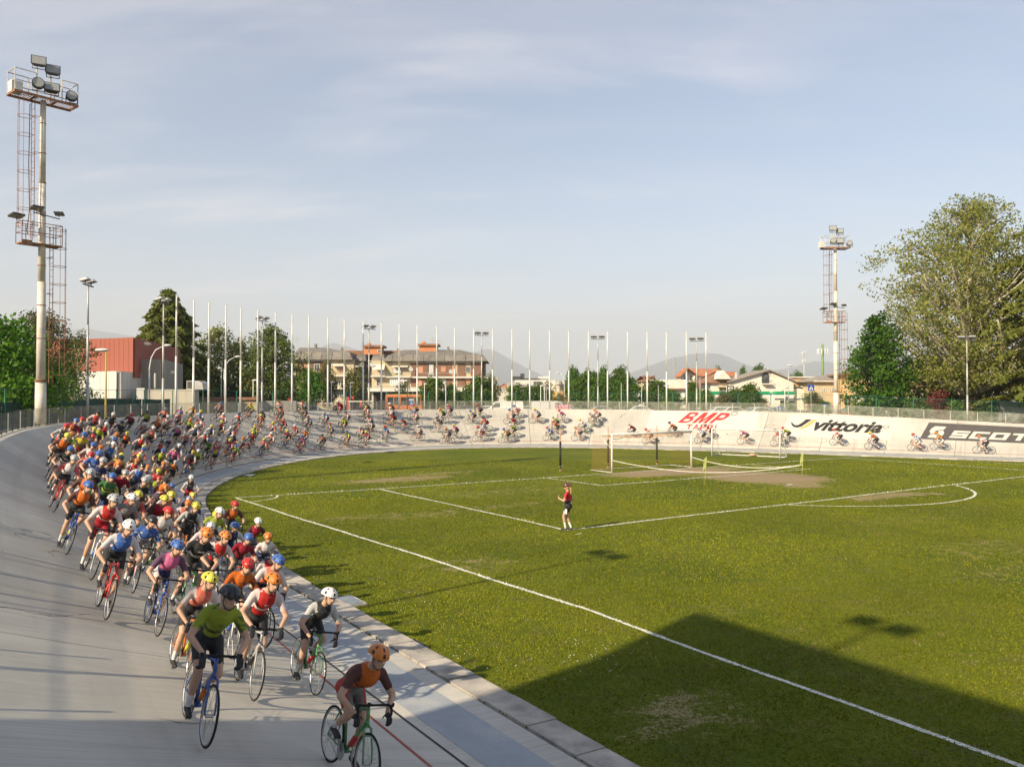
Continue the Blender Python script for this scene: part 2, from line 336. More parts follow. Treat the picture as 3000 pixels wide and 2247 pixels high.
for _ in range(2):
    bmesh.ops.subdivide_edges(bm, edges=[e for e in bm.edges if e.calc_length() > 1.4], cuts=1, use_grid_fill=True)
bmesh.ops.triangulate(bm, faces=bm.faces); bm.to_mesh(me); bm.free()
co = np.empty(len(me.vertices)*3); me.vertices.foreach_get('co', co); co = co.reshape(-1, 3)
a = me.attributes.new('worn', 'FLOAT', 'POINT'); a.data.foreach_set('value', worn(co[:,0], co[:,1]).astype(np.float32))
infield = link('infield_ground', me); tag(infield, 'grass football pitch inside the cycling track', None, None, 'structure')

# ---- track slabs, kerb slabs, paint
track = empty('velodrome_track'); track['kind'] = 'structure'; track['label'] = 'pale concrete banked cycling track with painted lines'
S0, S1 = 2.0, SMAX-2.0; ds = 5.2
dlist = [0.62, 1.0, 1.5, 2.0, 2.6, 3.3, 4.1, 4.9, 5.7, 6.5, 'W', None]
i = 0; s = S0
while s < S1-1:
    e = min(s+ds, S1); m = MB(); ks = np.linspace(s+.016, e-.016, 9); uvs = []
    for sv in ks:
        for dv in dlist:
            d_ = WID(sv)+.28 if dv is None else (WID(sv) if dv == 'W' else dv)
            m.v.append(tuple(SP(sv, min(d_, WID(sv)))+np.append(NRM(sv)*max(0, d_-WID(sv)), 0))); uvs.append((sv, d_))
    nd = len(dlist); m.f = [(a*nd+b, (a+1)*nd+b, (a+1)*nd+b+1, a*nd+b+1) for a in range(8) for b in range(nd-1)]
    b0 = len(m.v)                                   # slab edges turned down into the joints
    bord = [a*nd for a in range(9)]+[8*nd+b for b in range(1, nd)]+[a*nd+nd-1 for a in range(7, -1, -1)]+[b for b in range(nd-2, 0, -1)]
    for q in bord: p = m.v[q]; m.v.append((p[0], p[1], p[2]-.12)); uvs.append(uvs[q])
    nb = len(bord); m.f += [(bord[q], bord[(q+1) % nb], b0+(q+1) % nb, b0+q) for q in range(nb)]
    m.m = [0]*len(m.f); me = m.mesh('track_slab', 'concrete_track', False); uvset(me, uvs)
    link('track_slab', me, track); s = e; i += 1
def strip(name, d0, d1, matn, s0, s1, step=.8, up=.004, parent=None, wob=0.0):
    m = MB(); ks = np.arange(s0, s1+step*.5, step); prev = None
    for j, sv in enumerate(ks):
        w = wob*math.sin(sv*1.7)+wob*.6*math.sin(sv*.43+1)
        m.v += [tuple(SP(sv, d0+w, up)), tuple(SP(sv, d1+w, up))]
    m.f = [(2*j, 2*j+1, 2*j+3, 2*j+2) for j in range(len(ks)-1)]; m.m = [0]*len(m.f)
    return m.build(name, matn, parent)
bed = MB(); ks = np.arange(S0, S1, 1.5)                # dark bed under the joints
for sv in ks:
    for dv in (-.02, .6, 2., 4., 5.6, 6.9): p = SP(sv, dv); bed.v.append((p[0], p[1], p[2]-.035))
bed.f = [(a*6+b, (a+1)*6+b, (a+1)*6+b+1, a*6+b+1) for a in range(len(ks)-1) for b in range(5)]; bed.m = [0]*len(bed.f); bed.build('joint_bed', 'joint_dirt', track)
strip('blue_band', 1.0, 1.82, 'paint_blue', S0, S1, parent=track, wob=.012)
strip('black_line', 2.02, 2.075, 'paint_black', S0, S1, parent=track); strip('red_line', 2.56, 2.61, 'paint_red', S0, S1, parent=track, up=.005)
for off in (0, .9):
    sm = s_at_x(640, 7.2, lo=S_FAR)+off; m = MB(); pr = [(sm+.5*(7.2-dv)*.16, dv) for dv in np.linspace(7.2, 1.9, 14)]
    for a, b in pr: m.v += [tuple(SP(a-.02, b, .006)), tuple(SP(a+.02, b, .006))]
    m.f = [(2*j, 2*j+1, 2*j+3, 2*j+2) for j in range(13)]; m.m = [0]*13; m.build('white_mark', 'paint_white', track)
s = S0; j = 0                                           # kerb slabs between turf and track
while s < S1-1.3:
    ln = 1.22*random.uniform(.92, 1.08); m = MB(); ks = np.linspace(s+.012, s+ln-.012, 3); tz = random.uniform(-.012, .012); tl = random.uniform(-.008, .008); o1 = random.uniform(-.03, .03)
    for sv in ks:
        for dv, zo in ((o1, -.08), (o1+.012, .0), (.57, .012), (.585, -.06)):
            p = SP(sv, dv); m.v.append((p[0], p[1], p[2]+.012+zo+tz+tl*(sv-s)))
    m.f = [(a*4+b, (a+1)*4+b, (a+1)*4+b+1, a*4+b+1) for a in range(2) for b in range(3)]+[(0,1,2,3),(11,10,9,8)]; m.m = [0]*len(m.f)
    m.build('kerb_slab', 'slab_concrete', track); s += ln
# weeds in the gutter joint
m = MB(); 
for sv in np.arange(s_near(26,-26), s_near(24,71), .09):
    if random.random() < (.75 if math.sin(sv*.7)+math.sin(sv*.23) > .2 else .18):
        p = SP(sv, .60+random.uniform(-.012, .012)); h = random.uniform(.01, .045); a = random.uniform(0, 6.28); w = random.uniform(.01, .03)
        m.add([(p[0]-w*math.cos(a), p[1]-w*math.sin(a), p[2]+.01), (p[0]+w*math.cos(a), p[1]+w*math.sin(a), p[2]+.01), (p[0]+random.uniform(-.02,.02), p[1]+random.uniform(-.02,.02), p[2]+.02+h)], [(0,1,2)])
m.build('gutter_weeds', 'weed', track)['kind'] = 'stuff'
# rim kerb behind the slabs
rim = MB(); ks = np.arange(S0, S1, 1.3)
for sv in ks:
    w = WID(sv)
    for dd, zo in ((w+.285, -.25), (w+.285, .03), (w+.52, .03), (w+.52, -1.6)): c_ = C(sv)+NRM(sv)*dd; rim.v.append((c_[0], c_[1], RIM(sv)+zo))
rim.f = [(a*4+b, (a+1)*4+b, (a+1)*4+b+1, a*4+b+1) for a in range(len(ks)-1) for b in range(3)]; rim.m = [0]*len(rim.f); rim.build('rim_kerb', 'slab_concrete', track)

# ---- ground round the stadium out to the horizon
def ground_fan():
    m = MB(); ks = list(np.arange(S0, S1, 2.5)); cols = []
    for sv in ks: cols.append((C(sv), NRM(sv), WID(sv), RIM(sv)))
    a0 = math.atan2(cols[-1][1][1], cols[-1][1][0])
    for q in range(1, 9): an = a0-q*.17; cols.append((C(ks[-1]), np.array([math.cos(an), math.sin(an)]), WID(ks[-1]), RIM(ks[-1])))
    dd = [.5, 1.4, 4, 9, 18, 35, 70, 140, 300, 700, 2000, 6000, 14000]
    for c_, n_, w, r in cols:
        for k, d in enumerate(dd):
            p = c_+n_*(w+d); z = r-.06 if k < 2 else (GZ+(r-GZ)*.35 if k == 2 else GZ); m.v.append((p[0], p[1], z))
    nd = len(dd); m.f = [(a*nd+b, (a+1)*nd+b, (a+1)*nd+b+1, a*nd+b+1) for a in range(len(cols)-1) for b in range(nd-1)]; m.m = [0]*len(m.f)
    return m.build('ground', 'ground_mix')
t = NT('ground_mix'); a1 = t.noise(.012, 5, .6); a2 = t.noise(.8, 5, .7); a3 = t.noise(9, 3, .7)
c = t.mix(t.rng(a2, .3, .7), (.10, .095, .085), (.15, .14, .125)); c = t.mix(t.rng(a1, .52, .56), c, (.07, .095, .03)); c = t.mix(t.math('MULTIPLY', a3, .3), c, (.2,.19,.16)); t.col(c, .95, .2)
tag(ground_fan(), 'paved and grassy ground around the stadium', None, None, 'structure')
# ---------------------------------------------------------------- pitch markings (painted on the turf)
t = NT('line_paint'); a = t.noise(9, 5, .75); b2 = t.noise(45, 3, .7); c = t.mix(t.rng(t.math('ADD', t.math('MULTIPLY', a, .5), t.math('MULTIPLY', b2, .5)), .40, .53), (.17, .19, .075), (.80, .79, .70)); t.col(c, .9, .2); t.bump(b2, .5, .02)
LINES = []
def fline(p, q, w=.12, wob=.035):
    L_ = np.linalg.norm(q-p); n_ = max(2, int(L_/.35)); d = (q-p)/L_; nn = np.array([-d[1], d[0], 0]); ph = random.uniform(0, 9)
    return [(p+(q-p)*(i/n_)+nn*wob*(math.sin(i*.31+ph)*.6+math.sin(i*.11+ph*2)+random.uniform(-.25,.25)), w*random.uniform(.8, 1.2)) for i in range(n_+1)]
def mark(name, pts):
    m = MB(); k = len(pts)
    for i, (p, w) in enumerate(pts):
        a = pts[max(0, i-1)][0]; b = pts[min(k-1, i+1)][0]; d = b-a; d /= np.linalg.norm(d)+1e-9; nn = np.array([-d[1], d[0], 0])*w/2
        m.v += [(p[0]-nn[0], p[1]-nn[1], .007), (p[0]+nn[0], p[1]+nn[1], .007)]
    m.f = [(2*i, 2*i+1, 2*i+3, 2*i+2) for i in range(k-1)]; m.m = [0]*len(m.f); LINES.extend(pts); return m.build(name, 'line_paint', infield)
FA = onz(508, 1075); FF = onz(1921, 986); HW = 27.0
mark('goal_line', fline(FA+(fieldpt(-20,0)-FA)*.0, fieldpt(-20.16, 0))+fline(fieldpt(-20.16,0), fieldpt(25.8, .8)))
mark('touch_line', fline(FA, onz(1250, 1310.5), .12)+fline(onz(1250, 1310.5), onz(2212, 1655), .11)+fline(onz(2212,1655), onz(2212,1655)+(onz(2212,1655)-onz(1250,1310.5))*1.2, .11))
mark('touch_line', fline(fieldpt(25.8, .8), fieldpt(25.2, 34)))
mark('penalty_line', fline(fieldpt(-20.16, 0), fieldpt(-20.16, 16.47))); mark('penalty_line', fline(fieldpt(-20.16, 16.47), fieldpt(20.6, 16.1))); mark('penalty_line', fline(fieldpt(20.3, .6), fieldpt(20.6, 16.1)))
mark('goal_area_line', fline(fieldpt(-9.16, 0), fieldpt(-9.16, 5.5))); mark('goal_area_line', fline(fieldpt(-9.16, 5.5), fieldpt(9.3, 5.5))); mark('goal_area_line', fline(fieldpt(9.16, 0.2), fieldpt(9.1, 5.5)))
th0 = math.acos(5.5/9.15)
mark('penalty_arc', [(fieldpt(9.15*math.sin(a), 11+9.15*math.cos(a)), .13*random.uniform(.8,1.2)) for a in np.linspace(-th0, th0, 60)])
mark('penalty_spot', [(fieldpt(-.25, 11), .12), (fieldpt(0, 11), .3), (fieldpt(.25, 11), .12)])
mark('corner_arc', [(FA+np.array([2.0*math.cos(a), 2.0*math.sin(a), 0]), .1) for a in np.linspace(-.95, .55, 14)])
for (x0_, y0_), (x1_, y1_) in (((1243,1154),(1256,1152)),): mark('faded_line', fline(onz(x0_, y0_), onz(x1_, y1_), .07, .03))
# ---------------------------------------------------------------- grass blades (colour per blade; white where they stand in a painted line)
def blades():
    P_ = []
    def zone(n, d0, d1):
        u = RNG.uniform(-.66, .70, n); r = RNG.uniform(0, 1, n); y = np.sqrt(d0**2+(d1**2-d0**2)*r); P_.append(np.c_[u*y, y, np.full(n, (d0+d1)/2)])
    zone(150000, 9.5, 22); zone(150000, 22, 40); zone(80000, 40, 64)
    P = np.concatenate(P_)
    cur = _c; d2 = np.full(len(P), 1e9); sgn = np.zeros(len(P))
    for i in range(0, len(cur), 6):                       # keep what lies inside the kerb
        v = P[:,:2]-cur[i]; q = (v**2).sum(1); b = q < d2; d2[b] = q[b]; sgn[b] = (v[b]@_n[i])
    w = worn(P[:,0], P[:,1]); cl = np.sin(P[:,0]*2.3+np.sin(P[:,1]*1.9))*np.sin(P[:,1]*2.7+np.sin(P[:,0]*1.3))
    keep = (sgn < -.03) & (w*.9+RNG.uniform(-.25, .35, len(P))*1.0+.15*cl < .45); P = P[keep]; w = w[keep]; cl = cl[keep]; n = len(P)
    far = P[:,2]; sc = np.where(far < 20, .028, np.where(far < 35, .037, .05))
    an = RNG.uniform(0, 2*np.pi, n); h = sc*RNG.uniform(.55, 1.35, n)*(1+.25*cl); wd = sc*RNG.uniform(.35, .8, n); lean = sc*.8
    b = np.c_[P[:,0], P[:,1], np.full(n, -.003)]; s_ = np.c_[np.cos(an)*wd, np.sin(an)*wd, np.zeros(n)]; tp = np.c_[RNG.uniform(-1,1,n)*lean, RNG.uniform(-1,1,n)*lean, h]
    V = np.empty((n*3, 3)); V[0::3] = b-s_; V[1::3] = b+s_; V[2::3] = b+tp
    me = bpy.data.meshes.new('grass'); me.vertices.add(n*3); me.vertices.foreach_set('co', V.ravel()); me.loops.add(n*3); me.loops.foreach_set('vertex_index', np.arange(n*3, dtype=np.int32))
    me.polygons.add(n); me.polygons.foreach_set('loop_start', np.arange(0, n*3, 3, dtype=np.int32)); me.update(calc_edges=True)
    line = np.zeros(n, bool); lp = np.array([(p[0], p[1], ww) for p, ww in LINES])
    for i in range(0, len(lp)-1):
        a, c_ = lp[i,:2], lp[i+1,:2]; L2 = ((c_-a)**2).sum()
        if L2 > 2.2 or L2 < 1e-9 or a[1] > 70: continue
        q = np.where((np.abs(P[:,0]-a[0]) < 1.6) & (np.abs(P[:,1]-a[1]) < 1.6))[0]
        if not len(q): continue
        tt = np.clip(((P[q,:2]-a)@(c_-a))/L2, 0, 1); dd = ((P[q,:2]-a-tt[:,None]*(c_-a))**2).sum(1); line[q[dd < (lp[i,2]*.5)**2]] = True
    line &= RNG.uniform(0, 1, n) < .86
    col = np.empty((n, 4)); col[:,3] = 1; k = RNG.uniform(0, 1, n)[:,None]; big = (.5+.5*np.sin(P[:,0]*.33+1.7*np.sin(P[:,1]*.21))*np.sin(P[:,1]*.27+np.sin(P[:,0]*.4)))[:,None]
    g = np.array([.125, .155, .008])*(1-k)+np.array([.255, .265, .018])*k; g = g*(.74+.5*big)+np.array([.03, .012, .0])*big
    fl = np.zeros(n)
    for _ in range(620):                                  # small straw-coloured flecks where the turf is thin
        y0 = 10+50*RNG.uniform()**1.3; x0 = y0*RNG.uniform(-.5, .66); rx, ry = RNG.uniform(.08, .42), RNG.uniform(.06, .22); q = np.where((np.abs(P[:,0]-x0) < rx) & (np.abs(P[:,1]-y0) < ry))[0]; fl[q] = np.maximum(fl[q], RNG.uniform(.25, .8)*(((P[q,0]-x0)/rx)**2+((P[q,1]-y0)/ry)**2 < 1))
    dry = (RNG.uniform(0, 1, n) < .02+.5*w+.05*(cl > .3)+fl)[:,None]; g = np.where(dry, np.array([.25, .21, .075])*(.6+.6*k), g); g = np.where(line[:,None], np.array([.78, .77, .68])*(.85+.2*k), g); col[:,:3] = g
    ca = me.color_attributes.new('tint', 'FLOAT_COLOR', 'POINT'); ca.data.foreach_set('color', np.repeat(col, 3, axis=0).astype(np.float32).ravel())
    t = NT('grass_blade'); t.l(t.n('ShaderNodeVertexColor', layer_name='tint').outputs[0], t.b.inputs['Base Color']); t.b.inputs['Roughness'].default_value = .75; t.b.inputs['Specular IOR Level'].default_value = .15
    tr = t.n('ShaderNodeBsdfTranslucent'); t.l(t.t.nodes['Color Attribute'].outputs[0], tr.inputs[0]); ms = t.n('ShaderNodeMixShader'); ms.inputs[0].default_value = .3
    t.l(t.b.outputs[0], ms.inputs[1]); t.l(tr.outputs[0], ms.inputs[2]); t.l(ms.outputs[0], t.t.nodes['Material Output'].inputs[0])
    me.materials.append(MAT['grass_blade']); o = link('grass', me); tag(o, 'short uneven turf blades covering the football pitch', 'grass', None, 'stuff')
blades()
# small white daisies
m = MB()
for _ in range(160):
    x, y = random.choice([(880,1300),(560,1200),(1330,1400),(640,1260),(1010,1430),(1250,1430)]); p = onz(x+random.gauss(0,60), y+random.gauss(0,22))
    if np.dot(p[:2]-C(s_near(p[0],p[1])), NRM(s_near(p[0],p[1]))) > -.15: continue
    r = random.uniform(.006, .014); m.ball((p[0], p[1], .035), (r, r, r*.5), 5, 3)
m.build('daisies', mat('daisy', (.8,.8,.75), .8, .05))
tag(bpy.data.objects['daisies'], 'tiny white daisies scattered along the turf edge', 'daisies', None, 'stuff')
# ---------------------------------------------------------------- goals
mat('white_metal', (.72, .71, .67), .45, .1, 4, .05, 30, col2=(.55,.53,.48)); mat('net_orange', (.42, .20, .06), .8, .2, 8); mat('net_white', (.62, .60, .52), .8, .1, 8); mat('net_yellow', (.36, .27, .06), .8, .2, 8); mat('net_green', (.05, .20, .10), .8, .2, 8)
mat('black_pad', (.02, .019, .018), .55, .3, 5, .1, 20); mat('rust_paint', (.50, .36, .25), .7, .3, 9, .2, 40, col2=(.30,.14,.06))
def hexnet(m, P00, P10, P01, P11, nu, nv, r=.008, sag=None, mi=0):
    P00, P10, P01, P11 = map(np.array, (P00, P10, P01, P11))
    def S(u, v):
        p = (P00*(1-u)+P10*u)*(1-v)+(P01*(1-u)+P11*u)*v
        if sag is not None: p = p+np.array(sag)*(4*u*(1-u))*(4*v*(1-v))
        return p
    for j in range(nv+1):                              # honeycomb: zigzag rows joined by short links
        pts = [S(i/nu, min(1, max(0, (j+(.22 if (i+j) % 2 else -.22))/nv))) for i in range(nu+1)]
        for i in range(nu):
            m.tube(pts[i], pts[i+1], r, n=3, m=mi, caps=False)
            if j < nv and (i+j) % 2: m.tube(pts[i], S(i/nu, min(1, (j+1-.22)/nv)), r, n=3, m=mi, caps=False)
def big_goal():
    g = empty('football_goal', fieldpt(0, 0), 0, 'white football goal with orange honeycomb net on the goal line', 'goal')
    n_ = fieldpt(0, 1)-fieldpt(0, 0); d = fieldpt(1, 0)-fieldpt(0, 0); o = fieldpt(0, 0)
    def G(u, v, z): return d*u+n_*v+np.array([0,0,z])
    for u in (-3.66, 3.66): m = MB(); m.tube(G(u,0,0), G(u,0,2.5), .065, n=12); m.build('post', 'white_metal', g, True)
    m = MB(); m.tube(G(-3.72,0,2.5), G(3.72,0,2.5), .065, n=12); m.build('crossbar', 'white_metal', g, True)
    for sgn in (-1, 1):
        m = MB(); m.path([G(3.66*sgn,-.03,2.52), G(3.9*sgn,-.55,2.54), G(3.86*sgn,-.95,2.45), G(3.75*sgn,-.6,2.0), G(3.68*sgn,-.04,1.6)], .024, 6); m.build('net_bracket', 'white_metal', g, True)
    m = MB(); m.path([G(-3.66,0,.03), G(-3.7,-2.1,.03), G(3.7,-2.1,.03), G(3.66,0,.03)], .025, 6); m.build('ground_bar', 'white_metal', g, True)
    m = MB(); hexnet(m, G(-3.7,-2.05,.02), G(3.7,-2.05,.02), G(-3.7,-1.9,2.3), G(3.7,-1.9,2.3), 64, 17, .0042, (0,0,0)); m.build('back_net', 'net_yellow', g)
    m = MB(); hexnet(m, G(-3.66,-.02,.02), G(-3.7,-2.05,.02), G(-3.66,-.02,2.45), G(-3.7,-1.9,2.3), 18, 18, .0048); hexnet(m, G(3.66,-.02,.02), G(3.7,-2.05,.02), G(3.66,-.02,2.45), G(3.7,-1.9,2.3), 18, 18, .0048); m.build('side_net', 'net_orange', g)
    m = MB(); hexnet(m, G(-3.66,-.02,2.47), G(3.66,-.02,2.47), G(-3.7,-1.9,2.3), G(3.7,-1.9,2.3), 64, 11, .004, (0,0,-.22)); m.build('roof_net', 'net_orange', g)
    m = MB(); m.path([G(-3.6,-.3,2.42), G(-2.9,-.9,2.2), G(-1.9,-1.5,2.05), G(-.6,-1.9,2.25)], .02, 5); m.build('edge_rope', 'net_green', g)
    # padded anchor posts behind the goal
    for (u, v, lab) in ((-5.9, -2.6, 'black padded net post standing clear beside the goal'), (-1.75, -2.6, 'black padded net post behind the goal, nearer its near side'), (3.0, -2.75, 'black padded net post behind the goal, nearer its far side')):
        q = o+G(u, v, 0); pp = empty('net_post', q, 0, lab, 'post', 'padded net posts'); m = MB(); m.tube((0,0,0), (0,0,.22), .05, n=8); m.tube((0,0,.2), (0,0,2.85), .042, n=8); m.build('pole', 'rust_paint', pp, True)
        m = MB(); m.tube((0,0,.2), (0,0,2.0), .075, .07, n=10); m.tube((0,0,.32), (0,0,.345), .08, n=10, m=1); m.build('padding', ['black_pad', 'net_white'], pp, True)
    a, b = o+G(-5.9,-2.6,2.83), o+G(-3.8,-2.0,2.3); m = MB(); m.path([a, (a+b)/2-np.array([0,0,.12]), b], .012, 4); tag(m.build('guy_rope', 'net_white'), 'white rope from padded post to the goal net', 'rope')
big_goal()
def small_goal():
    pl = onz(1538, 984.5); pr = onz(1685, 991.5); d = (pr-pl); w = np.linalg.norm(d); d /= w; bk = np.array([-d[1], d[0], 0]); bk = bk if bk[1] > 0 else -bk
    H_ = 2.25; g = empty('spare_goal', pl, 0, 'smaller portable white goal with white net near the far track', 'goal')
    def G(u, v, z): return d*u+bk*v+np.array([0,0,z])
    for u in (0, w): m = MB(); m.tube(G(u,0,0), G(u,0,H_), .06, n=10); m.build('post', 'white_metal', g, True)
    m = MB(); m.tube(G(-.05,0,H_), G(w+.05,0,H_), .06, n=10); m.build('crossbar', 'white_metal', g, True)
    m = MB(); m.path([G(0,0,.05), G(0,1.5,.05), G(w,1.5,.05), G(w,0,.05)], .04, 6); m.build('ground_frame', 'white_metal', g)
    for u in (0, w): m = MB(); m.tube(G(u,1.5,.05), G(u,.6,H_), .03, n=6); m.tube(G(u,.6,H_), G(u,0,H_), .03, n=6); m.build('stay', 'white_metal', g)
    m = MB(); hexnet(m, G(0,1.48,.05), G(w,1.48,.05), G(0,.6,H_-.05), G(w,.6,H_-.05), 56, 14, .0045, (0,0,0)); hexnet(m, G(0,0,.05), G(0,1.5,.05), G(0,.05,H_), G(0,.6,H_), 12, 14, .0045); hexnet(m, G(w,0,.05), G(w,1.5,.05), G(w,.05,H_), G(w,.6,H_), 12, 14, .0045)
    m.build('net', 'net_white', g)
    m = MB(); m.path([G(.9,.7,1.9), G(w*.35,.8,1.25), G(w*.6,.8,1.2), G(w*.95,.7,1.85)], .02, 5); m.build('sagging_rope', 'net_white', g)
    q = pl+G(w*.52, 1.3, 0); m = MB(); m.ball((0,0,.13), (.34,.2,.13), 10, 6); m.ball((.32,.05,.1), (.2,.13,.1), 8, 5); mat('sack', (.50,.33,.22), .9, .25, 9, .4, 40)
    tag(link('sandbag', m.mesh('sandbag', 'sack', True), None, q), 'small tan sandbag weighing down the spare goal', 'sandbag')
small_goal()
# corner flags parked by the goal, and the white tape strung from them to the goal posts
mat('flag_pole', (.42, .42, .10), .5, .15, 4); mat('flag_cloth', (.45, .50, .20), .8, .2, 3, .2, 20)
F1 = at(1523, 1049.5, 1) ; F1 = onz(1522.5, 1049.5); F2 = onz(1732, 1032)
for p, lab in ((F1, 'yellow corner flag standing in the bare goal mouth'), (F2, 'yellow corner flag standing on grass right of the goal')):
    f = empty('corner_flag', p, 0, lab, 'flag', 'corner flags'); m = MB(); m.tube((0,0,0), (.10,0,1.62), .022, .018, n=7); m.build('pole', 'flag_pole', f, True)
    m = MB(); k = 7; hz = [1.60, 1.42, 1.22, 1.05, .92]
    for i, z in enumerate(hz):
        for j in range(k): q = j/(k-1); m.v.append((.10*z/1.62-q*(.10+.10*i/4)+.02*math.sin(j*1.9+i), .03*math.sin(j*2.1+i*.8)+.012*i, z-.10*q*(1+i*.35)))
    m.f = [(a*k+b, a*k+b+1, (a+1)*k+b+1, (a+1)*k+b) for a in range(4) for b in range(k-1)]; m.m = [0]*len(m.f); o = m.build('cloth', 'flag_cloth', f, True); o.modifiers.new('thick', 'SOLIDIFY').thickness = .006
def tape(name, a, b, sag, lab):
    pts = []; 
    for i in range(25): q = i/24; p = a*(1-q)+b*q-np.array([0,0,sag*4*q*(1-q)]); pts.append(p)
    m = MB()
    for p in pts: m.v += [(p[0], p[1], p[2]-.02), (p[0], p[1], p[2]+.02), (p[0]+.004, p[1]+.006, p[2]+.02), (p[0]+.004, p[1]+.006, p[2]-.02)]
    m.f = [(4*i+j, 4*i+(j+1) % 4, 4*i+4+(j+1) % 4, 4*i+4+j) for i in range(24) for j in range(4)]; m.m = [0]*len(m.f); tag(m.build(name, 'white_metal'), lab, 'tape', 'barrier tapes at the goal')
tape('barrier_tape', fieldpt(-3.66,.05)+np.array([0,0,.82]), F2+np.array([.06,0,.80]), .62, 'white tape sagging across the goal mouth to the flag')
tape('barrier_tape', fieldpt(3.66,.05)+np.array([0,0,.72]), F2+np.array([.06,0,.80]), .42, 'white tape from the far goal post to the flag')
# hatches at the edge of the grass
mat('hatch_metal', (.30, .34, .37), .5, .2, 6, .3, 60, metal=.5); mat('hatch_dark', (.02,.02,.02), .8)
def hatch(name, x, y, w, l, lab, kind, frame=True):
    p = onz(x, y); s = s_near(p[0], p[1]); an = math.atan2(TAN(s)[1], TAN(s)[0]); h = empty(name, (p[0], p[1], 0), an, lab, 'manhole')
    if frame: m = MB(); m.bb((-l/2,-w/2,0), (l/2,w/2,.045)); m.build('frame', 'slab_concrete', h)
    m = MB(); fw = .86 if frame else 1.0; z = .05
    if kind == 'grid':
        m.bb((-l/2*fw,-w/2*fw,.01), (l/2*fw,w/2*fw,.03)); m.build('lid', 'hatch_metal', h); m = MB()
        for i in range(11):
            for j in range(7): m.bb(((i+.5)/11*l-l/2-.022, (j+.5)/7*w-w/2-.022, .031), ((i+.5)/11*l-l/2+.022, (j+.5)/7*w-w/2+.022, .034))
        m.build('drain_holes', 'hatch_dark', h)
    else: m.bb((-l/2*fw,-w/2*fw,.045), (l/2*fw,w/2*fw,.062)); m.build('lid', 'hatch_metal', h)
hatch('manhole_cover', 736, 1303, .95, 1.0, 'square metal manhole cover in a concrete frame at the turf edge', 'plate')
hatch('drain_grate', 889, 1394, .42, .62, 'perforated metal drain grate let into the turf edge', 'grid', False)
hatch('drain_grate', 540, 1028, .5, .9, 'small flat metal drain cover beside the far kerb bend', 'plate', False)
# ---------------------------------------------------------------- painted advertising on the banking
banners = track
def bank_patch(name, s0, s1, d0, d1, matn, up, slant=0.0, parent=track):
    m = MB(); a = max(2, int((s1-s0)/.8)); b = max(2, int((d1-d0)/.5))
    for i in range(a+1):
        for j in range(b+1): dv = d0+(d1-d0)*j/b; m.v.append(tuple(SP(s0+(s1-s0)*i/a+slant*(dv-d0), dv, up)))
    m.f = [(i*(b+1)+j, (i+1)*(b+1)+j, (i+1)*(b+1)+j+1, i*(b+1)+j+1) for i in range(a) for j in range(b)]; m.m = [0]*len(m.f); return m.build(name, matn, parent)
def bank_shape(name, polys, s0, d0, sx, sy, matn, up=.012, shear=0.0):
    m = MB()
    for poly in polys: m.add([(x+shear*y, y, 0) for x, y in poly], [tuple(range(len(poly)))])
    me = m.mesh(name, matn); bm = bmesh.new(); bm.from_mesh(me); bmesh.ops.triangulate(bm, faces=bm.faces)
    bm.to_mesh(me); bm.free()
    for v in me.vertices: v.co = Vector(SP(s0+v.co.x*sx, d0+v.co.y*sy, up))
    return link(name, me, track)
def bank_text(name, body, s0, s1, d0, d1, matn, shear=.3, bold=.02, up=.012):
    cu = bpy.data.curves.new(name, 'FONT'); cu.body = body; cu.shear = shear; cu.offset = bold; cu.resolution_u = 6; ob = bpy.data.objects.new(name, cu); COL.objects.link(ob)
    dg = bpy.context.evaluated_depsgraph_get(); me = bpy.data.meshes.new_from_object(ob.evaluated_get(dg)); COL.objects.unlink(ob); bpy.data.objects.remove(ob)
    co = np.array([v.co[:] for v in me.vertices]); lo = co.min(0); hi = co.max(0)
    for v in me.vertices: v.co = Vector(SP(s0+(v.co.x-lo[0])/(hi[0]-lo[0])*(s1-s0), d0+(v.co.y-lo[1])/(hi[1]-lo[1])*(d1-d0), up))
    me.materials.clear(); me.materials.append(MAT[matn]); return link(name, me, track)
def SX(x, d): return s_at_x(x, d, lo=S_FAR)
def d_at(x, y):                                        # offset on the far bank seen at a picture point
    return min(np.arange(1.0, 7.3, .05), key=lambda d: abs(proj(SP(SX(x, d), d))[1]-y))
WF = 7.25
bank_patch('white_panel', SX(1407, WF), SX(1640, WF), d_at(1520, 929), WF, 'banner_white', .005)
def arcp(cx, cy, rx, ry, a0, a1, n=9): return [(cx+rx*math.cos(a), cy+ry*math.sin(a)) for a in np.linspace(a0, a1, n)]
hp = math.pi/2; t_ = .21
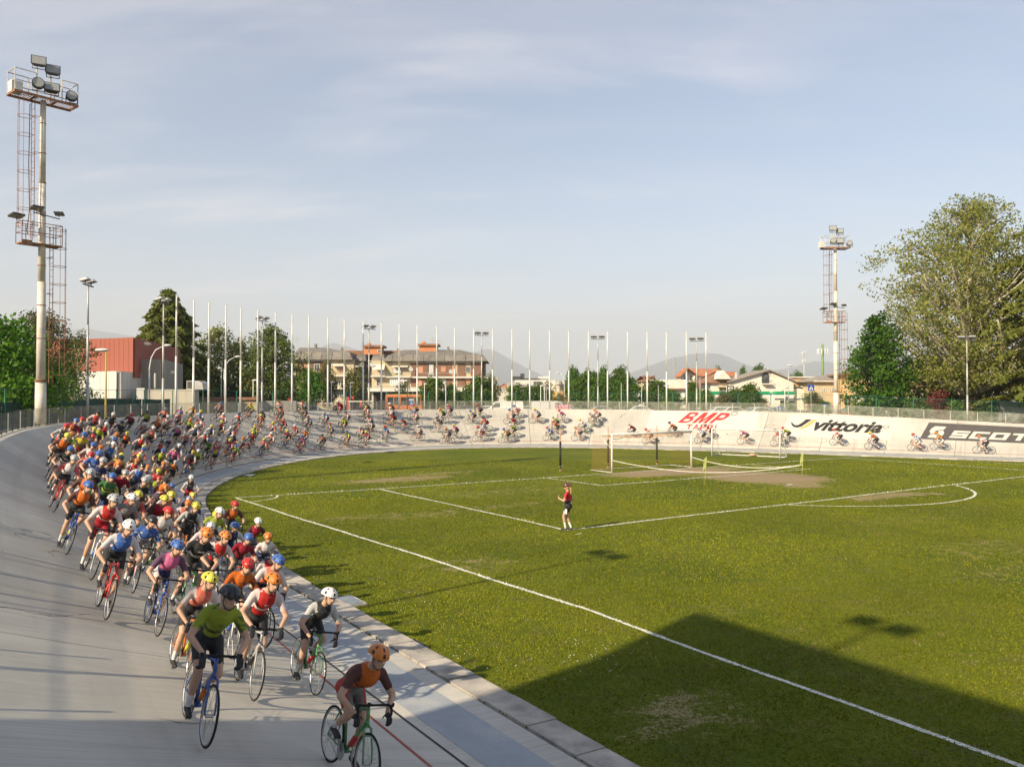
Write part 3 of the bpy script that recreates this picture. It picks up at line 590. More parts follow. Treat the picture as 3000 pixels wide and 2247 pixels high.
LET2 = {'T': [[(0,.8),(1,.8),(1,1),(0,1)],[(.38,0),(.62,0),(.62,.8),(.38,.8)]], 'I': [[(.3,0),(.7,0),(.7,1),(.3,1)]],
 'A': [[(0,0),(.25,0),(.62,1),(.38,1)],[(.38,1),(.62,1),(1,0),(.75,0)],[(.28,.22),(.72,.22),(.66,.40),(.34,.40)]],
 'M': [[(0,0),(.25,0),(.25,1),(0,1)],[(.75,0),(1,0),(1,1),(.75,1)],[(.2,1),(.2,.72),(.42,0),(.5,0),(.5,.3),(.33,1)],[(.8,1),(.67,1),(.5,.3),(.5,0),(.58,0),(.8,.72)]],
 'P': [[(0,0),(.29,0),(.29,1),(0,1)],[(.23,.79),(.58,.79)]+arcp(.58,.66,.13,.13,hp,-hp,7)+[(.23,.53),(.23,.30)]+[(.6,.30)]+arcp(.62,.65,.38,.35,-hp,hp,11)+[(.23,1.0)]],
 'B': [[(0,0),(.29,0),(.29,1),(0,1)],[(.23,.84),(.58,.84)]+arcp(.58,.73,.14,.11,hp,-hp,7)+[(.23,.62),(.23,.50),(.66,.50)]+arcp(.6,.75,.33,.25,-hp*.9,hp,9)+[(.23,1)],[(.23,.38),(.6,.38)]+arcp(.6,.27,.16,.11,hp,-hp,7)+[(.23,.16),(.23,0)]+arcp(.62,.27,.38,.27,-hp,hp*.9,11)+[(.23,.51)]]}
def word(txt, x0, x1, ytop, ybot, mt, shear, gap=.22):
    xm = (x0+x1)/2; dT, dB = d_at(xm, ytop), d_at(xm, ybot); s0, s1 = SX(x0, dB), SX(x1, dT); ws = [.55 if c == 'I' else (1.25 if c == 'M' else 1.0) for c in txt]; tot = sum(ws)+gap*(len(txt)-1); h = dT-dB; sh = shear*h; u = (s1-s0-sh)/tot; p = s0
    for c, w in zip(txt, ws): bank_shape('red_letter', [[(x, y) for x, y in q] for q in LET2[c]], p, dB, u*w, h, mt, shear=shear*h/(u*w)); p += u*(w+gap)
word('BMP', 1463, 1582, 891, 914.5, 'banner_red', .55); word('TAPPI', 1481, 1551, 917.5, 928, 'banner_red', 0)
dT, dB = d_at(1587, 891), d_at(1587, 896); bank_text('small_mark', 'R', SX(1585.5, dB), SX(1588.5, dT), dB, dT, 'banner_ink', 0, .01)
sA = SX(1587, (dT+dB)/2); ring = [(1.0*math.cos(a), math.sin(a)) for a in np.linspace(0, 2*math.pi, 19)]; ring2 = [(.78*x, .78*y) for x, y in ring[::-1]]; bank_shape('small_mark', [ring+ring2], sA, (dT+dB)/2, .30, (dT-dB)*.8, 'banner_ink')
bank_patch('white_panel', SX(1690, 7.0), SX(1925, 5.6), d_at(1760, 945), 7.05, 'banner_white', .005, slant=.25)
dT, dB = d_at(1840, 909), d_at(1840, 934); bank_text('black_lettering', 'vittoria', SX(1757, dB), SX(1908, dT), dB, dT, 'banner_ink', .42, .036)
dT, dB = d_at(1730, 905.5), d_at(1730, 927); sA, sB = SX(1708, (dT+dB)/2), SX(1755, dT)
hook = [(0,.75),(.03,.45),(.15,.2),(.35,.12),(.55,.25),(.75,.6),(.97,1.0),(.70,1.0),(.52,.62),(.40,.42),(.28,.36),(.14,.45),(.05,.62)]
bank_shape('black_hook', [hook], sA, dB, sB-sA, dT-dB, 'banner_ink'); sw = [(1.22,1.0),(1.02,1.0),(.82,.6),(.64,.25),(.50,.08),(.40,0),(.62,.02),(.82,.2),(1.0,.5)]
bank_shape('orange_hook', [sw], sA, dB, sB-sA, dT-dB, 'banner_orange')
dT, dB = d_at(1912, 920), d_at(1912, 925); sA = SX(1914, (dT+dB)/2); bank_shape('small_mark', [ring+ring2], sA, (dT+dB)/2, .24, (dT-dB)*.7, 'banner_ink')
dT, dB = d_at(2003, 912.5), d_at(2003, 949); sA = SX(1986, dB); bank_patch('grey_panel', sA, sA+26, dB, dT, 'banner_grey', .005, slant=.22)
dTe, dBe = d_at(2025, 921), d_at(2025, 946); e0 = SX(2003, dBe); e1 = SX(2040, dTe)
em = [[(.30,1.0),(1.0,1.0),(.88,.72),(.52,.66),(.36,.58),(.46,.42),(.14,.34),(.02,.56),(.10,.80)], [(.70,0),(0,0),(.12,.28),(.48,.34),(.64,.42),(.54,.58),(.86,.66),(.98,.44),(.90,.2)]]
bank_shape('white_emblem', em, e0, dBe, e1-e0, dTe-dBe, 'banner_white', shear=.12)
q = .2                                                   # wide blocky italic letters, each a set of strokes
LET = {'S': [[(0,.74),(1,.74),(1,1),(0,1)],[(0,.37),(.27,.37),(.27,.74),(0,.74)],[(.27,.37),(1,.37),(1,.63),(.27,.63)],[(.73,0),(1,0),(1,.37),(.73,.37)],[(0,0),(.73,0),(.73,.26),(0,.26)]],
       'C': [[(0,0),(.27,0),(.27,1),(0,1)],[(.27,.74),(1,.74),(1,1),(.27,1)],[(.27,0),(1,0),(1,.26),(.27,.26)]], 'O': [[(0,0),(.27,0),(.27,1),(0,1)],[(.27,.74),(.73,.74),(.73,1),(.27,1)],[(.27,0),(.73,0),(.73,.26),(.27,.26)],[(.73,0),(1,0),(1,1),(.73,1)]],
       'T': [[(0,.74),(1,.74),(1,1),(0,1)],[(.36,0),(.64,0),(.64,.74),(.36,.74)]]}
dT, dB = d_at(2100, 932), d_at(2100, 948); l0 = SX(2049, dB); lw = (SX(2176, dB)-l0)/3.12
for i, ch in enumerate('SCOTT'): bank_shape('white_letter', LET[ch], l0+i*lw*1.06, dB, lw*.92, dT-dB, 'banner_white', shear=.30)
# ---------------------------------------------------------------- rim furniture: clear parapet, mesh fence, flagpoles, lamp posts, towers
def glassmat(name, col, alpha, rough=.08):
    t = NT(name); t.b.inputs['Base Color'].default_value = (*col, 1); t.b.inputs['Roughness'].default_value = rough; t.b.inputs['Specular IOR Level'].default_value = .5
    tr = t.n('ShaderNodeBsdfTransparent'); tr.inputs[0].default_value = (.95,.96,.94,1); ms = t.n('ShaderNodeMixShader'); f = t.rng(t.noise(2.2, 5, .65), .3, .75, alpha*.55, alpha*1.4); t.l(f, ms.inputs[0])
    t.l(tr.outputs[0], ms.inputs[1]); t.l(t.b.outputs[0], ms.inputs[2]); t.l(ms.outputs[0], t.t.nodes['Material Output'].inputs[0])
glassmat('acrylic', (.50, .50, .42), .27)
mat('galv', (.45, .45, .42), .5, .2, 5, .1, 40, metal=.3); mat('green_post', (.02, .14, .10), .5, .2, 3); mat('flag_white', (.66, .66, .62), .4, .1, 2, .05, 20, metal=.15)
mat('tower_white', (.62, .58, .50), .6, .25, 1.3, .15, 30, col2=(.48,.42,.33)); mat('rust', (.33, .17, .09), .85, .35, 6, .3, 60, col2=(.17,.08,.045)); mat('lamp_dark', (.06, .06, .055), .45, .3, 4, metal=.3); mat('lamp_glass', (.30, .31, .30), .15, .1, 3); mat('lamp_alu', (.5, .5, .48), .4, .15, 4, metal=.5)
sA_ = s_near(5, 6); sB_ = S1-4
par = empty('parapet', (0,0,0), 0, 'low clear acrylic parapet along the top of the track', 'parapet')
s = sA_; RO = .40
while s < sB_-2.1:
    m = MB(); ln = 2.05; ks = np.linspace(s+.02, s+ln-.02, 4); bow = random.uniform(-.03, .03); H_ = .84
    for i, sv in enumerate(ks):
        for z, bb_ in ((.05, 0), (.45, bow), (.05+H_, bow*.4)):
            p = C(sv)+NRM(sv)*(WID(sv)+RO+bb_*math.sin(math.pi*i/3)); m.v.append((p[0], p[1], RIM(sv)+z))
    m.f = [(a*3+b, (a+1)*3+b, (a+1)*3+b+1, a*3+b+1) for a in range(3) for b in range(2)]; m.m = [0]*6; m.build('acrylic_panel', 'acrylic', par)
    m = MB(); p = C(s)+NRM(s)*(WID(s)+RO+.035); z = RIM(s); a_ = math.atan2(TAN(s)[1], TAN(s)[0]); m.box((p[0], p[1], z+.4), (.05, .04, .86), 0, a_); m.build('bracket_post', 'galv', par)
    for f in (.25, .75): m = MB(); q = C(s+ln*f)+NRM(s+ln*f)*(WID(s)+RO-.03); m.box((q[0], q[1], RIM(s+ln*f)+.08), (.04, .05, .09), 0, a_); m.build('clip', 'lamp_dark', par)
    s += ln
# green mesh fence further out
t = NT('chain_link'); uvn = t.n('ShaderNodeUVMap', uv_map='sd').outputs[0]
def band(sx, sy):
    sp_ = t.n('ShaderNodeSeparateXYZ'); t.l(uvn, sp_.inputs[0]); v = t.math('ADD', t.math('MULTIPLY', sp_.outputs[0], sx), t.math('MULTIPLY', sp_.outputs[1], sy)); f = t.math('FRACT', v); return t.math('LESS_THAN', f, .04)
w_ = t.math('MAXIMUM', band(16, 16), band(16, -16)); tr = t.n('ShaderNodeBsdfTransparent'); ms = t.n('ShaderNodeMixShader'); t.l(w_, ms.inputs[0]); t.l(tr.outputs[0], ms.inputs[1]); t.b.inputs['Base Color'].default_value = (.03, .12, .09, 1); t.l(t.b.outputs[0], ms.inputs[2]); t.l(ms.outputs[0], t.t.nodes['Material Output'].inputs[0])
fence = empty('mesh_fence', (0,0,0), 0, 'green chain link fence on posts behind the parapet', 'fence')
FO = 2.3; FT = 2.05
def fpt(s, z): p = C(s)+NRM(s)*(WID(s)+FO); return np.array([p[0], p[1], RIM(s)-.25+z])
s = s_near(5, 6); prev = None
while s < sB_:
    a = fpt(s, 0); m = MB(); m.tube(a, a+np.array([0,0,FT+.05]), .034, n=7); m.build('post', 'green_post', fence, True)
    if s+3.05 < sB_:
        e = s+3.05; m = MB(); m.v = [tuple(fpt(s,.05)), tuple(fpt(e,.05)), tuple(fpt(e,FT)), tuple(fpt(s,FT))]; m.f = [(0,1,2,3)]; m.m = [0]; me = m.mesh('mesh_panel', 'chain_link'); uvset(me, [(0,0),(3.05,0),(3.05,FT),(0,FT)]); link('mesh_panel', me, fence)
        m = MB(); m.tube(fpt(s,FT), fpt(e,FT), .012, n=4); m.tube(fpt(s,FT*.5), fpt(e,FT*.5), .006, n=4); m.build('rail_wire', 'green_post', fence)
    s += 3.05
for x in (293, 888, 1822):                               # braced posts
    s = s_at_x(x, WID(S_FAR)+FO, 1.0, lo=s_near(-11,31)); 
    for sg in (-1, 1): m = MB(); m.tube(fpt(s+sg*1.7, -.6), fpt(s, 1.75), .028, n=6); m.build('brace', 'green_post', fence, True)
# dark green windbreak cloth on the near left stretch
mat('windbreak', (.018, .055, .045), .8, .3, 1.2, .2, 30)
wb = empty('windbreak', (0,0,0), 0, 'dark green windbreak cloth tied to the fence at left', 'windbreak'); s = s_near(1.7, 11)
while s < s_at_x(330, 9.6, 1.0, lo=s_near(-11,31)):
    m = MB(); k = 8
    for i in range(k+1):
        q = fpt(s+3.0*i/k, 0)+np.append(NRM(s)*.08, 0); sc = .06*math.sin(math.pi*i/k)**2*random.uniform(.4, 1.3); rp = .03*math.sin(i*1.9)
        m.v += [(q[0]+rp, q[1], q[2]-.3), (q[0]-rp, q[1], q[2]+.6), (q[0], q[1], q[2]+1.42-sc)]
    m.f = [(a*3+b, (a+1)*3+b, (a+1)*3+b+1, a*3+b+1) for a in range(k) for b in range(2)]; m.m = [0]*len(m.f); m.build('cloth_panel', 'windbreak', wb, True); s += 3.05
# flagpoles
PX = [380,417,450,487,519,556,594,630,667,708,744,784,824,862,901,943,982,1023,1064,1106,1145,1187,1229,1271,1313,1356,1398,1440,1483,1526]
ORD = ['first','second','third','fourth','fifth','sixth','seventh','eighth','ninth','tenth','eleventh','twelfth','thirteenth','fourteenth','fifteenth','sixteenth','seventeenth','eighteenth','nineteenth','twentieth','twenty-first','twenty-second','twenty-third','twenty-fourth','twenty-fifth','twenty-sixth','twenty-seventh','twenty-eighth','twenty-ninth','thirtieth']
mp = MB(); mp.tube((0,0,-.5), (0,0,4.6), .075, .075, n=10); mp.tube((0,0,4.6), (0,0,9.2), .062, .048, n=10); POLE = mp.mesh('pole', 'flag_white', True)
mp = MB(); mp.box((.05,0,9.18), (.16,.05,.09)); mp.ball((0,0,9.22), (.055,.055,.035), 8, 4); PTOP = mp.mesh('pulley_cap', 'galv'); mp = MB(); mp.tube((.095,0,9.1), (.09,0,1.0), .006, n=3); PROPE = mp.mesh('halyard', 'flag_white')
def flagpole(s, off, top, lab, tilt=0.0):
    p = C(s)+NRM(s)*(WID(s)+off); z = RIM(s)-.1; f = empty('flagpole', (p[0], p[1], z), 0, lab, 'flagpole', 'white flagpoles round the bend'); f.rotation_euler = (tilt, tilt*.6, 0); f.scale = (1, 1, (top-z)/9.22)
    link('pole', POLE, f); link('pulley_cap', PTOP, f); link('halyard', PROPE, f)
TOPY = np.interp(PX, [380,417,450,487,519,556,594,667,744,824,901,982,1064,1145,1229,1313,1440,1526], [640,647,653,659,664,669,674,682,690,696,702,707,710,713,714.5,715.5,717,718])
for i, x in enumerate(PX):
    s = s_at_x(x, 7.3+.62, lo=s_near(-15, 39)); p = C(s)+NRM(s)*(WID(s)+.62)
    lab = f'white flagpole, {ORD[i]} from the left-hand end of the row' if i < 15 else f'white flagpole, {ORD[29-i]} from the right-hand end of the row'
    flagpole(s, .62, hgt(TOPY[i], p[1]), lab, random.uniform(-.003, .003))
mp = MB(); mp.tube((0,0,-.4), (0,0,3.6), .05, .045, n=8); SHORT = mp.mesh('pole', 'galv', True); mp = MB(); mp.box((0,0,3.62), (.12,.12,.05)); SCAP = mp.mesh('cap', 'galv')
for i, (x, y) in enumerate(((-6.4,9.9),(-8.3,12.8),(-10.0,15.4),(-11.2,17.3),(-12.6,19.6),(-13.3,20.7))):
    s = s_near(x+7, y+4.5); p = C(s)+NRM(s)*(WID(s)+.8); f = empty('banner_pole', (p[0], p[1], RIM(s)), 0, f'short grey steel pole on the rim outside the picture, {ORD[i]} from the grandstand', 'pole', 'short steel poles by the grandstand'); link('pole', SHORT, f); link('cap', SCAP, f)
# twin-head lamp posts
def lamp_post(s, off, top, lab, rz, heads=2):
    p = C(s)+NRM(s)*(WID(s)+off); z = RIM(s)-.4; f = empty('lamp_post', (p[0], p[1], z), rz, lab, 'lamp post', 'twin-head lamp posts'); h = top-z
    m = MB(); m.tube((0,0,0), (0,0,h*.35), .085, .08, n=10); m.tube((0,0,h*.35), (0,0,h*.7), .068, .062, n=10); m.tube((0,0,h*.7), (0,0,h-.25), .052, .045, n=10); m.build('pole', 'galv', f, True)
    m = MB(); m.box((0,0,h-.27), (1.45,.07,.07)); m.build('crossarm', 'lamp_dark', f)
    for sx in (-.42, .42):
        m = MB(); m.tube((sx,0,h-.27), (sx,0,h-.05), .03, n=6); M = np.array(Matrix.Rotation(math.radians(-16), 3, 'X'))
        m.xf(lambda q: q); b = MB(); b.add([(-.33,-.26,-.05),(.33,-.26,-.05),(.33,.26,-.05),(-.33,.26,-.05),(-.22,-.16,.11),(.22,-.16,.11),(.22,.2,.11),(-.22,.2,.11)], [(3,2,1,0),(4,5,6,7),(0,1,5,4),(1,2,6,5),(2,3,7,6),(3,0,4,7)], 1)
        b.add([(-.28,-.21,-.056),(.28,-.21,-.056),(.28,.21,-.056),(-.28,.21,-.056)], [(3,2,1,0)], 2); b.xf(lambda q: M @ q+np.array([sx,0,h])); k = len(m.v); m.v += b.v; m.f += [tuple(k+i for i in q) for q in b.f]; m.m += b.m
        m.build('lamp_head', ['lamp_dark', 'lamp_alu', 'lamp_glass'], f)
for x, y, lab in ((188,607,'twin-head lamp post beside the tall rusty floodlight mast'), (352,647,'twin-head lamp post in front of the tall conifer'), (566,687,'twin-head lamp post before the two leafy trees'), (797,705,'twin-head lamp post before the orange roof turret left of the apartment block'), (1040,719,'twin-head lamp post at the right end of the apartment block'), (1292,727,'twin-head lamp post before the tall dark green hedge trees'), (1505,731,'twin-head lamp post above the red lettering on the banking'), (2090,729,'twin-head lamp post before the trunk of the plane tree')):
    s = s_at_x(x, 7.3+.9, 0, lo=s_near(-11, 31)); p = C(s)+NRM(s)*(WID(s)+.9); n_ = NRM(s); lamp_post(s, .9, hgt(y, p[1]), lab, math.atan2(TAN(s)[1], TAN(s)[0]))
for (x, y), w in (((-9.03,13.8), 'farther'), ((-3.73,5.98), 'nearer')):
    s = s_near(x+6.7, y+4.3); lamp_post(s, 1.3, 11.1, f'twin-head lamp post outside the picture beside the grandstand, the {w} one', math.atan2(TAN(s)[1], TAN(s)[0]))
# ---- floodlight masts
def cage_ladder(m, x, y, z0, z1, face, cage=True, w=.42, mi=0, step=.33):
    ca, sa = math.cos(face), math.sin(face); o = np.array([x, y, 0]); side = np.array([-sa, ca, 0]); outw = np.array([ca, sa, 0])
    for sg in (-1, 1): m.tube(o+side*w/2*sg+[0,0,z0], o+side*w/2*sg+[0,0,z1], .02, n=5, m=mi)
    for z in np.arange(z0+.2, z1, step): m.tube(o+side*w/2+[0,0,z], o-side*w/2+[0,0,z], .012, n=4, m=mi)
    if cage:
        for z in np.arange(z0+.5, z1+.01, .92):
            m.path([o+side*.21*1.0+[0,0,z]]+[o+outw*(.33+.36*math.sin(a))+side*.36*math.cos(a)+[0,0,z] for a in np.linspace(.25, math.pi-.25, 9)]+[o-side*.21+[0,0,z]], .014, 4, mi)
        for a in (.6, math.pi/2, math.pi-.6): q = o+outw*(.33+.36*math.sin(a))+side*.36*math.cos(a); m.tube(q+[0,0,z0+.5], q+[0,0,z1], .012, n=4, m=mi)
def floodlight(m, c, yaw, pitch, round_=False, sc=1.0):
    M = np.array(Matrix.Rotation(yaw, 3, 'Z') @ Matrix.Rotation(pitch, 3, 'X')); b = MB()
    if round_:
        b.tube((0,-.12,0), (0,.10,0), .31*sc, .31*sc, 16, 0); b.tube((0,.10,0), (0,.26,0), .29*sc, .16*sc, 16, 0); b.tube((0,-.125,0), (0,-.121,0), .27*sc, .27*sc, 16, 1)
    else:
        w, h = .36*sc, .27*sc; b.add([(-w,-.14,-h),(w,-.14,-h),(w,-.14,h),(-w,-.14,h),(-w*.6,.2,-h*.55),(w*.6,.2,-h*.55),(w*.6,.2,h*.55),(-w*.6,.2,h*.55)], [(0,1,2,3),(7,6,5,4),(0,4,5,1),(1,5,6,2),(2,6,7,3),(3,7,4,0)], 0)
        b.add([(-w*.88,-.145,-h*.85),(w*.88,-.145,-h*.85),(w*.88,-.145,h*.85),(-w*.88,-.145,h*.85)], [(0,1,2,3)], 1); b.box((0,.12,h*.8), (w*.5,.16,.14), 0)
    b.tube((-.3*sc,0,0), (-.3*sc,.02,-.42*sc), .022, n=5); b.tube((.3*sc,0,0), (.3*sc,.02,-.42*sc), .022, n=5); b.tube((-.3*sc,.02,-.42*sc), (.3*sc,.02,-.42*sc), .022, n=5)
    b.xf(lambda q: M @ q+np.array(c)); k = len(m.v); m.v += b.v; m.f += [tuple(k+i for i in q) for q in b.f]; m.m += b.m; return m
def panel_lamp(m, c, yaw, pitch, sc):
    M = np.array(Matrix.Rotation(yaw, 3, 'Z') @ Matrix.Rotation(pitch, 3, 'X')); b = MB(); b.box((0,0,0), (.62*sc,.44*sc,.09*sc), 0); b.box((0,0,-.048*sc), (.54*sc,.36*sc,.012*sc), 1); b.box((0,.1*sc,.08*sc), (.3*sc,.16*sc,.08*sc), 0); b.tube((0,0,0), (0,.05,-.25*sc), .022, n=5)
    b.xf(lambda q: M @ q+np.array(c)); k = len(m.v); m.v += b.v; m.f += [tuple(k+i for i in q) for q in b.f]; m.m += b.m; return m
def mast(base, H_, lab, rz, PW=1.45):
    f = empty('floodlight_mast', base, rz, lab, 'floodlight mast', 'floodlight masts')
    m = MB(); segs = [(0, .27), (H_*.15, .25), (H_*.15, .215), (H_*.45, .19), (H_*.45, .175), (H_*.75, .155), (H_*.75, .145), (H_, .13)]
    for i in range(0, 8, 2): m.tube((0,0,segs[i][0]), (0,0,segs[i+1][0]), segs[i][1], segs[i+1][1], n=18)
    m.build('pole', 'tower_white', f, True)
    for z, r in ((H_*.15, .29), (H_*.15+.07, .29), (H_*.28, .225), (H_*.38, .215), (H_*.5, .195), (H_*.66, .18), (H_*.75, .175), (H_*.84, .16), (H_*.93, .15)): m = MB(); m.tube((0,0,z-.02), (0,0,z+.02), r, n=18); m.build('collar', 'rust', f)
    zp = H_*.56
    m = MB(); cage_ladder(m, .45, 0, H_*.14, zp+1.0, 0, True); [m.tube((.2,y_,z), (.5,y_,z), .014, n=4) for z in np.arange(H_*.2, zp, 1.8) for y_ in (-.15,.15)]; m.build('lower_ladder', 'rust', f)
    m = MB(); cage_ladder(m, -.45, 0, zp+.3, H_, math.pi, True); [m.tube((-.2,y_,z), (-.5,y_,z), .014, n=4) for z in np.arange(zp+1, H_, 1.8) for y_ in (-.15,.15)]; m.build('upper_ladder', 'rust', f)
    m = MB(); m.bb((-1.05,-.4,zp-.02), (.8,.4,zp+.05), 0); m.bb((-1.05,-.41,zp-.1), (-.6,-.36,zp+.14), 1)
    for x in (-1.05,-.6,.5,.8):
        for y in (-.4,.4): m.tube((x,y,zp), (x,y,zp+1.05), .022, n=5)
    for z in (zp+.55, zp+1.05):
        for y in (-.4,.4): m.tube((-1.05,y,z), (.8,y,z), .02, n=5)
        for x in (-1.05,.8): m.tube((x,-.4,z), (x,.4,z), .02, n=5)
    m.build('mid_platform', ['rust', 'rust'], f)
    m = MB(); panel_lamp(m, (-1.2,-.1,zp+1.3), .3, math.radians(-18), 1.0); m.build('spotlight', ['lamp_dark', 'lamp_glass'], f)
    # small lamps on a crossbar higher up
    m = MB(); zl = H_*.655; m.tube((-.5,-.2,zl), (.75,-.2,zl-.15), .028, n=5); panel_lamp(m, (-.35,-.25,zl+.22), .2, math.radians(-20), .9); m.build('spotlight', ['lamp_dark', 'lamp_glass'], f)
    m = MB(); panel_lamp(m, (.72,-.2,zl+.12), -.7, math.radians(-25), .7); m.build('spotlight', ['lamp_dark', 'lamp_glass'], f)
    # head platform
    PD = .5; z = H_
    m = MB()
    for x in (-PW, -PW*.33, PW*.33, PW): m.box((x,0,z), (.07, PD*2, .09))
    for y in (-PD, PD): m.box((0,y,z), (PW*2+.07, .06, .12))
    for x in np.arange(-PW+.1, PW, .11): m.box((x,0,z+.06), (.025, PD*2-.08, .02))
    m.build('head_platform', 'rust', f)
    m = MB()
    for x0, x1 in ((-PW, -PW+.95), (PW-.75, PW)):
        for x in (x0, x1):
            for y in (-PD, PD): m.tube((x,y,z), (x,y,z+1.12), .026, n=6)
        for zz_ in (z+.55, z+1.12):
            for y in (-PD, PD): m.tube((x0,y,zz_), (x1,y,zz_), .024, n=6)
    for zz_ in (z+.55, z+1.12):
        m.tube((-PW,PD,zz_), (PW,PD,zz_), .024, n=6)
        for x in (-PW, PW): m.tube((x,-PD,zz_), (x,PD,zz_), .024, n=6)
    m.build('railing', 'tower_white', f)
    for x, zh in ((-.30, 1.6), (.34, 1.35)): m = MB(); m.tube((x,0,z), (x,0,z+zh), .035, n=6); m.build('lamp_stem', 'tower_white', f)
    for c, yaw, pt, rd, sc in (((-.26,-.1,z+1.85), -.35, -.3, False, .95), ((.40,-.1,z+1.6), -.35, -.3, False, .95), ((-.42,-.5,z+.62), -.3, -.2, True, .9), ((.20,-.5,z+.55), -.3, -.5, False, 1.0), ((1.15,-.5,z+.42), -.3, -.2, True, .85)):
        m = MB(); floodlight(m, c, yaw, pt, rd, sc); m.build('floodlight', ['lamp_dark', 'lamp_glass'], f)
    m = MB(); m.bb((-1.5,-.2,z+.05), (-1.0,.3,z+.6)); m.build('switch_box', 'flag_white', f)
    m = MB(); m.path([(-.62,-.05,H_*.98),(-.66,-.06,H_*.8),(-.6,-.05,H_*.66),(-.72,-.08,H_*.6),(-.66,-.05,zp+.5)], .022, 5); m.build('cable', 'lamp_dark', f)
s = s_at_x(92, 7.2+.75, 0, lo=s_near(-8, 26)); p = C(s)+NRM(s)*(WID(s)+.72); MASTP = p
mast((p[0], p[1], RIM(s)-.3), hgt(218, p[1])-RIM(s)+.3, 'tall white floodlight mast with rusty ladders at the left edge', math.radians(50))
s = s_at_x(1806, 7.3+1.1, 0, lo=S_FAR); p = C(s)+NRM(s)*(WID(s)+1.1)
mast((p[0], p[1], RIM(s)-.3), hgt(537, p[1])-RIM(s)+.3, 'white floodlight mast rising beside the big plane tree', math.radians(4), 1.2)
# ---------------------------------------------------------------- trees
def leafmat(name, trans=.42, sat=1.0):
    t = NT(name); vc = t.n('ShaderNodeVertexColor', layer_name='tint').outputs[0]; oi = t.n('ShaderNodeObjectInfo'); hs = t.n('ShaderNodeHueSaturation'); t.l(t.rng(oi.outputs['Random'], 0, 1, .85, 1.15, False), hs.inputs['Value']); t.l(t.rng(oi.outputs['Random'], 0, 1, .488, .512, False), hs.inputs['Hue']); t.l(vc, hs.inputs['Color'])
    t.l(hs.outputs[0], t.b.inputs['Base Color']); t.b.inputs['Roughness'].default_value = .6; t.b.inputs['Specular IOR Level'].default_value = .25
    tr = t.n('ShaderNodeBsdfTranslucent'); t.l(hs.outputs[0], tr.inputs[0]); ms = t.n('ShaderNodeMixShader'); ms.inputs[0].default_value = trans
    t.l(t.b.outputs[0], ms.inputs[1]); t.l(tr.outputs[0], ms.inputs[2]); t.l(ms.outputs[0], t.t.nodes['Material Output'].inputs[0])
leafmat('leaf')
mat('bark_grey', (.20, .17, .13), .95, .3, 5, .6, 30); mat('bark_pale', (.52, .47, .37), .9, .25, 3, .4, 20, col2=(.27, .23, .16)); mat('bark_brown', (.17, .11, .065), .95, .3, 6, .6, 30); mat('ivy_bark', (.30, .21, .10), .95, .35, 7, 1.0, 16, col2=(.13,.10,.04))
def leafmesh(name, cen, size, tints, rng, aspect=1.5, flat=0.0, droop=None):
    n = len(cen); a = rng.normal(size=(n, 3)); a[:,2] *= (1-flat)
    if droop is not None: a = droop+a*.35
    a /= np.linalg.norm(a, axis=1)[:,None]; b = rng.normal(size=(n, 3)); b -= a*(a*b).sum(1)[:,None]; b /= np.linalg.norm(b, axis=1)[:,None]
    sz = size*rng.uniform(.6, 1.35, n)[:,None]; u = a*sz*aspect*.5; w = b*sz*.5; nn = np.cross(a, b)*sz*.12
    V = np.empty((n*4, 3)); V[0::4] = cen-u; V[1::4] = cen+w*.9+nn; V[2::4] = cen+u; V[3::4] = cen-w*.9+nn
    me = bpy.data.meshes.new(name); me.vertices.add(n*4); me.vertices.foreach_set('co', V.ravel()); me.loops.add(n*4); me.loops.foreach_set('vertex_index', np.arange(n*4, dtype=np.int32)); me.polygons.add(n); me.polygons.foreach_set('loop_start', np.arange(0, n*4, 4, dtype=np.int32)); me.update(calc_edges=True)
    col = np.ones((n, 4)); k = rng.uniform(0, 1, (n, 1)); t0, t1 = np.array(tints[0]), np.array(tints[1]); col[:,:3] = t0*(1-k)+t1*k
    if len(tints) > 2: q = rng.uniform(0, 1, n) < .16; col[q,:3] = np.array(tints[2])
    ca = me.color_attributes.new('tint', 'FLOAT_COLOR', 'POINT'); ca.data.foreach_set('color', np.repeat(col, 4, axis=0).astype(np.float32).ravel()); me.materials.append(MAT['leaf']); return me
def limb(m, a, b, r0, r1, rng, bend=.12, n=5, mi=0, seg=4):
    a = np.array(a, float); b = np.array(b, float); L_ = np.linalg.norm(b-a); pts = []
    off = rng.normal(size=3)*bend*L_; off[2] = abs(off[2])*.6
    for i in range(seg+1): q = i/seg; pts.append(a*(1-q)+b*q+off*math.sin(math.pi*q)*.6+rng.normal(size=3)*bend*.12*L_*(0 < i < seg))
    m.path(pts, [r0*(1-i/seg)+r1*i/seg for i in range(seg+1)], n, mi); return pts
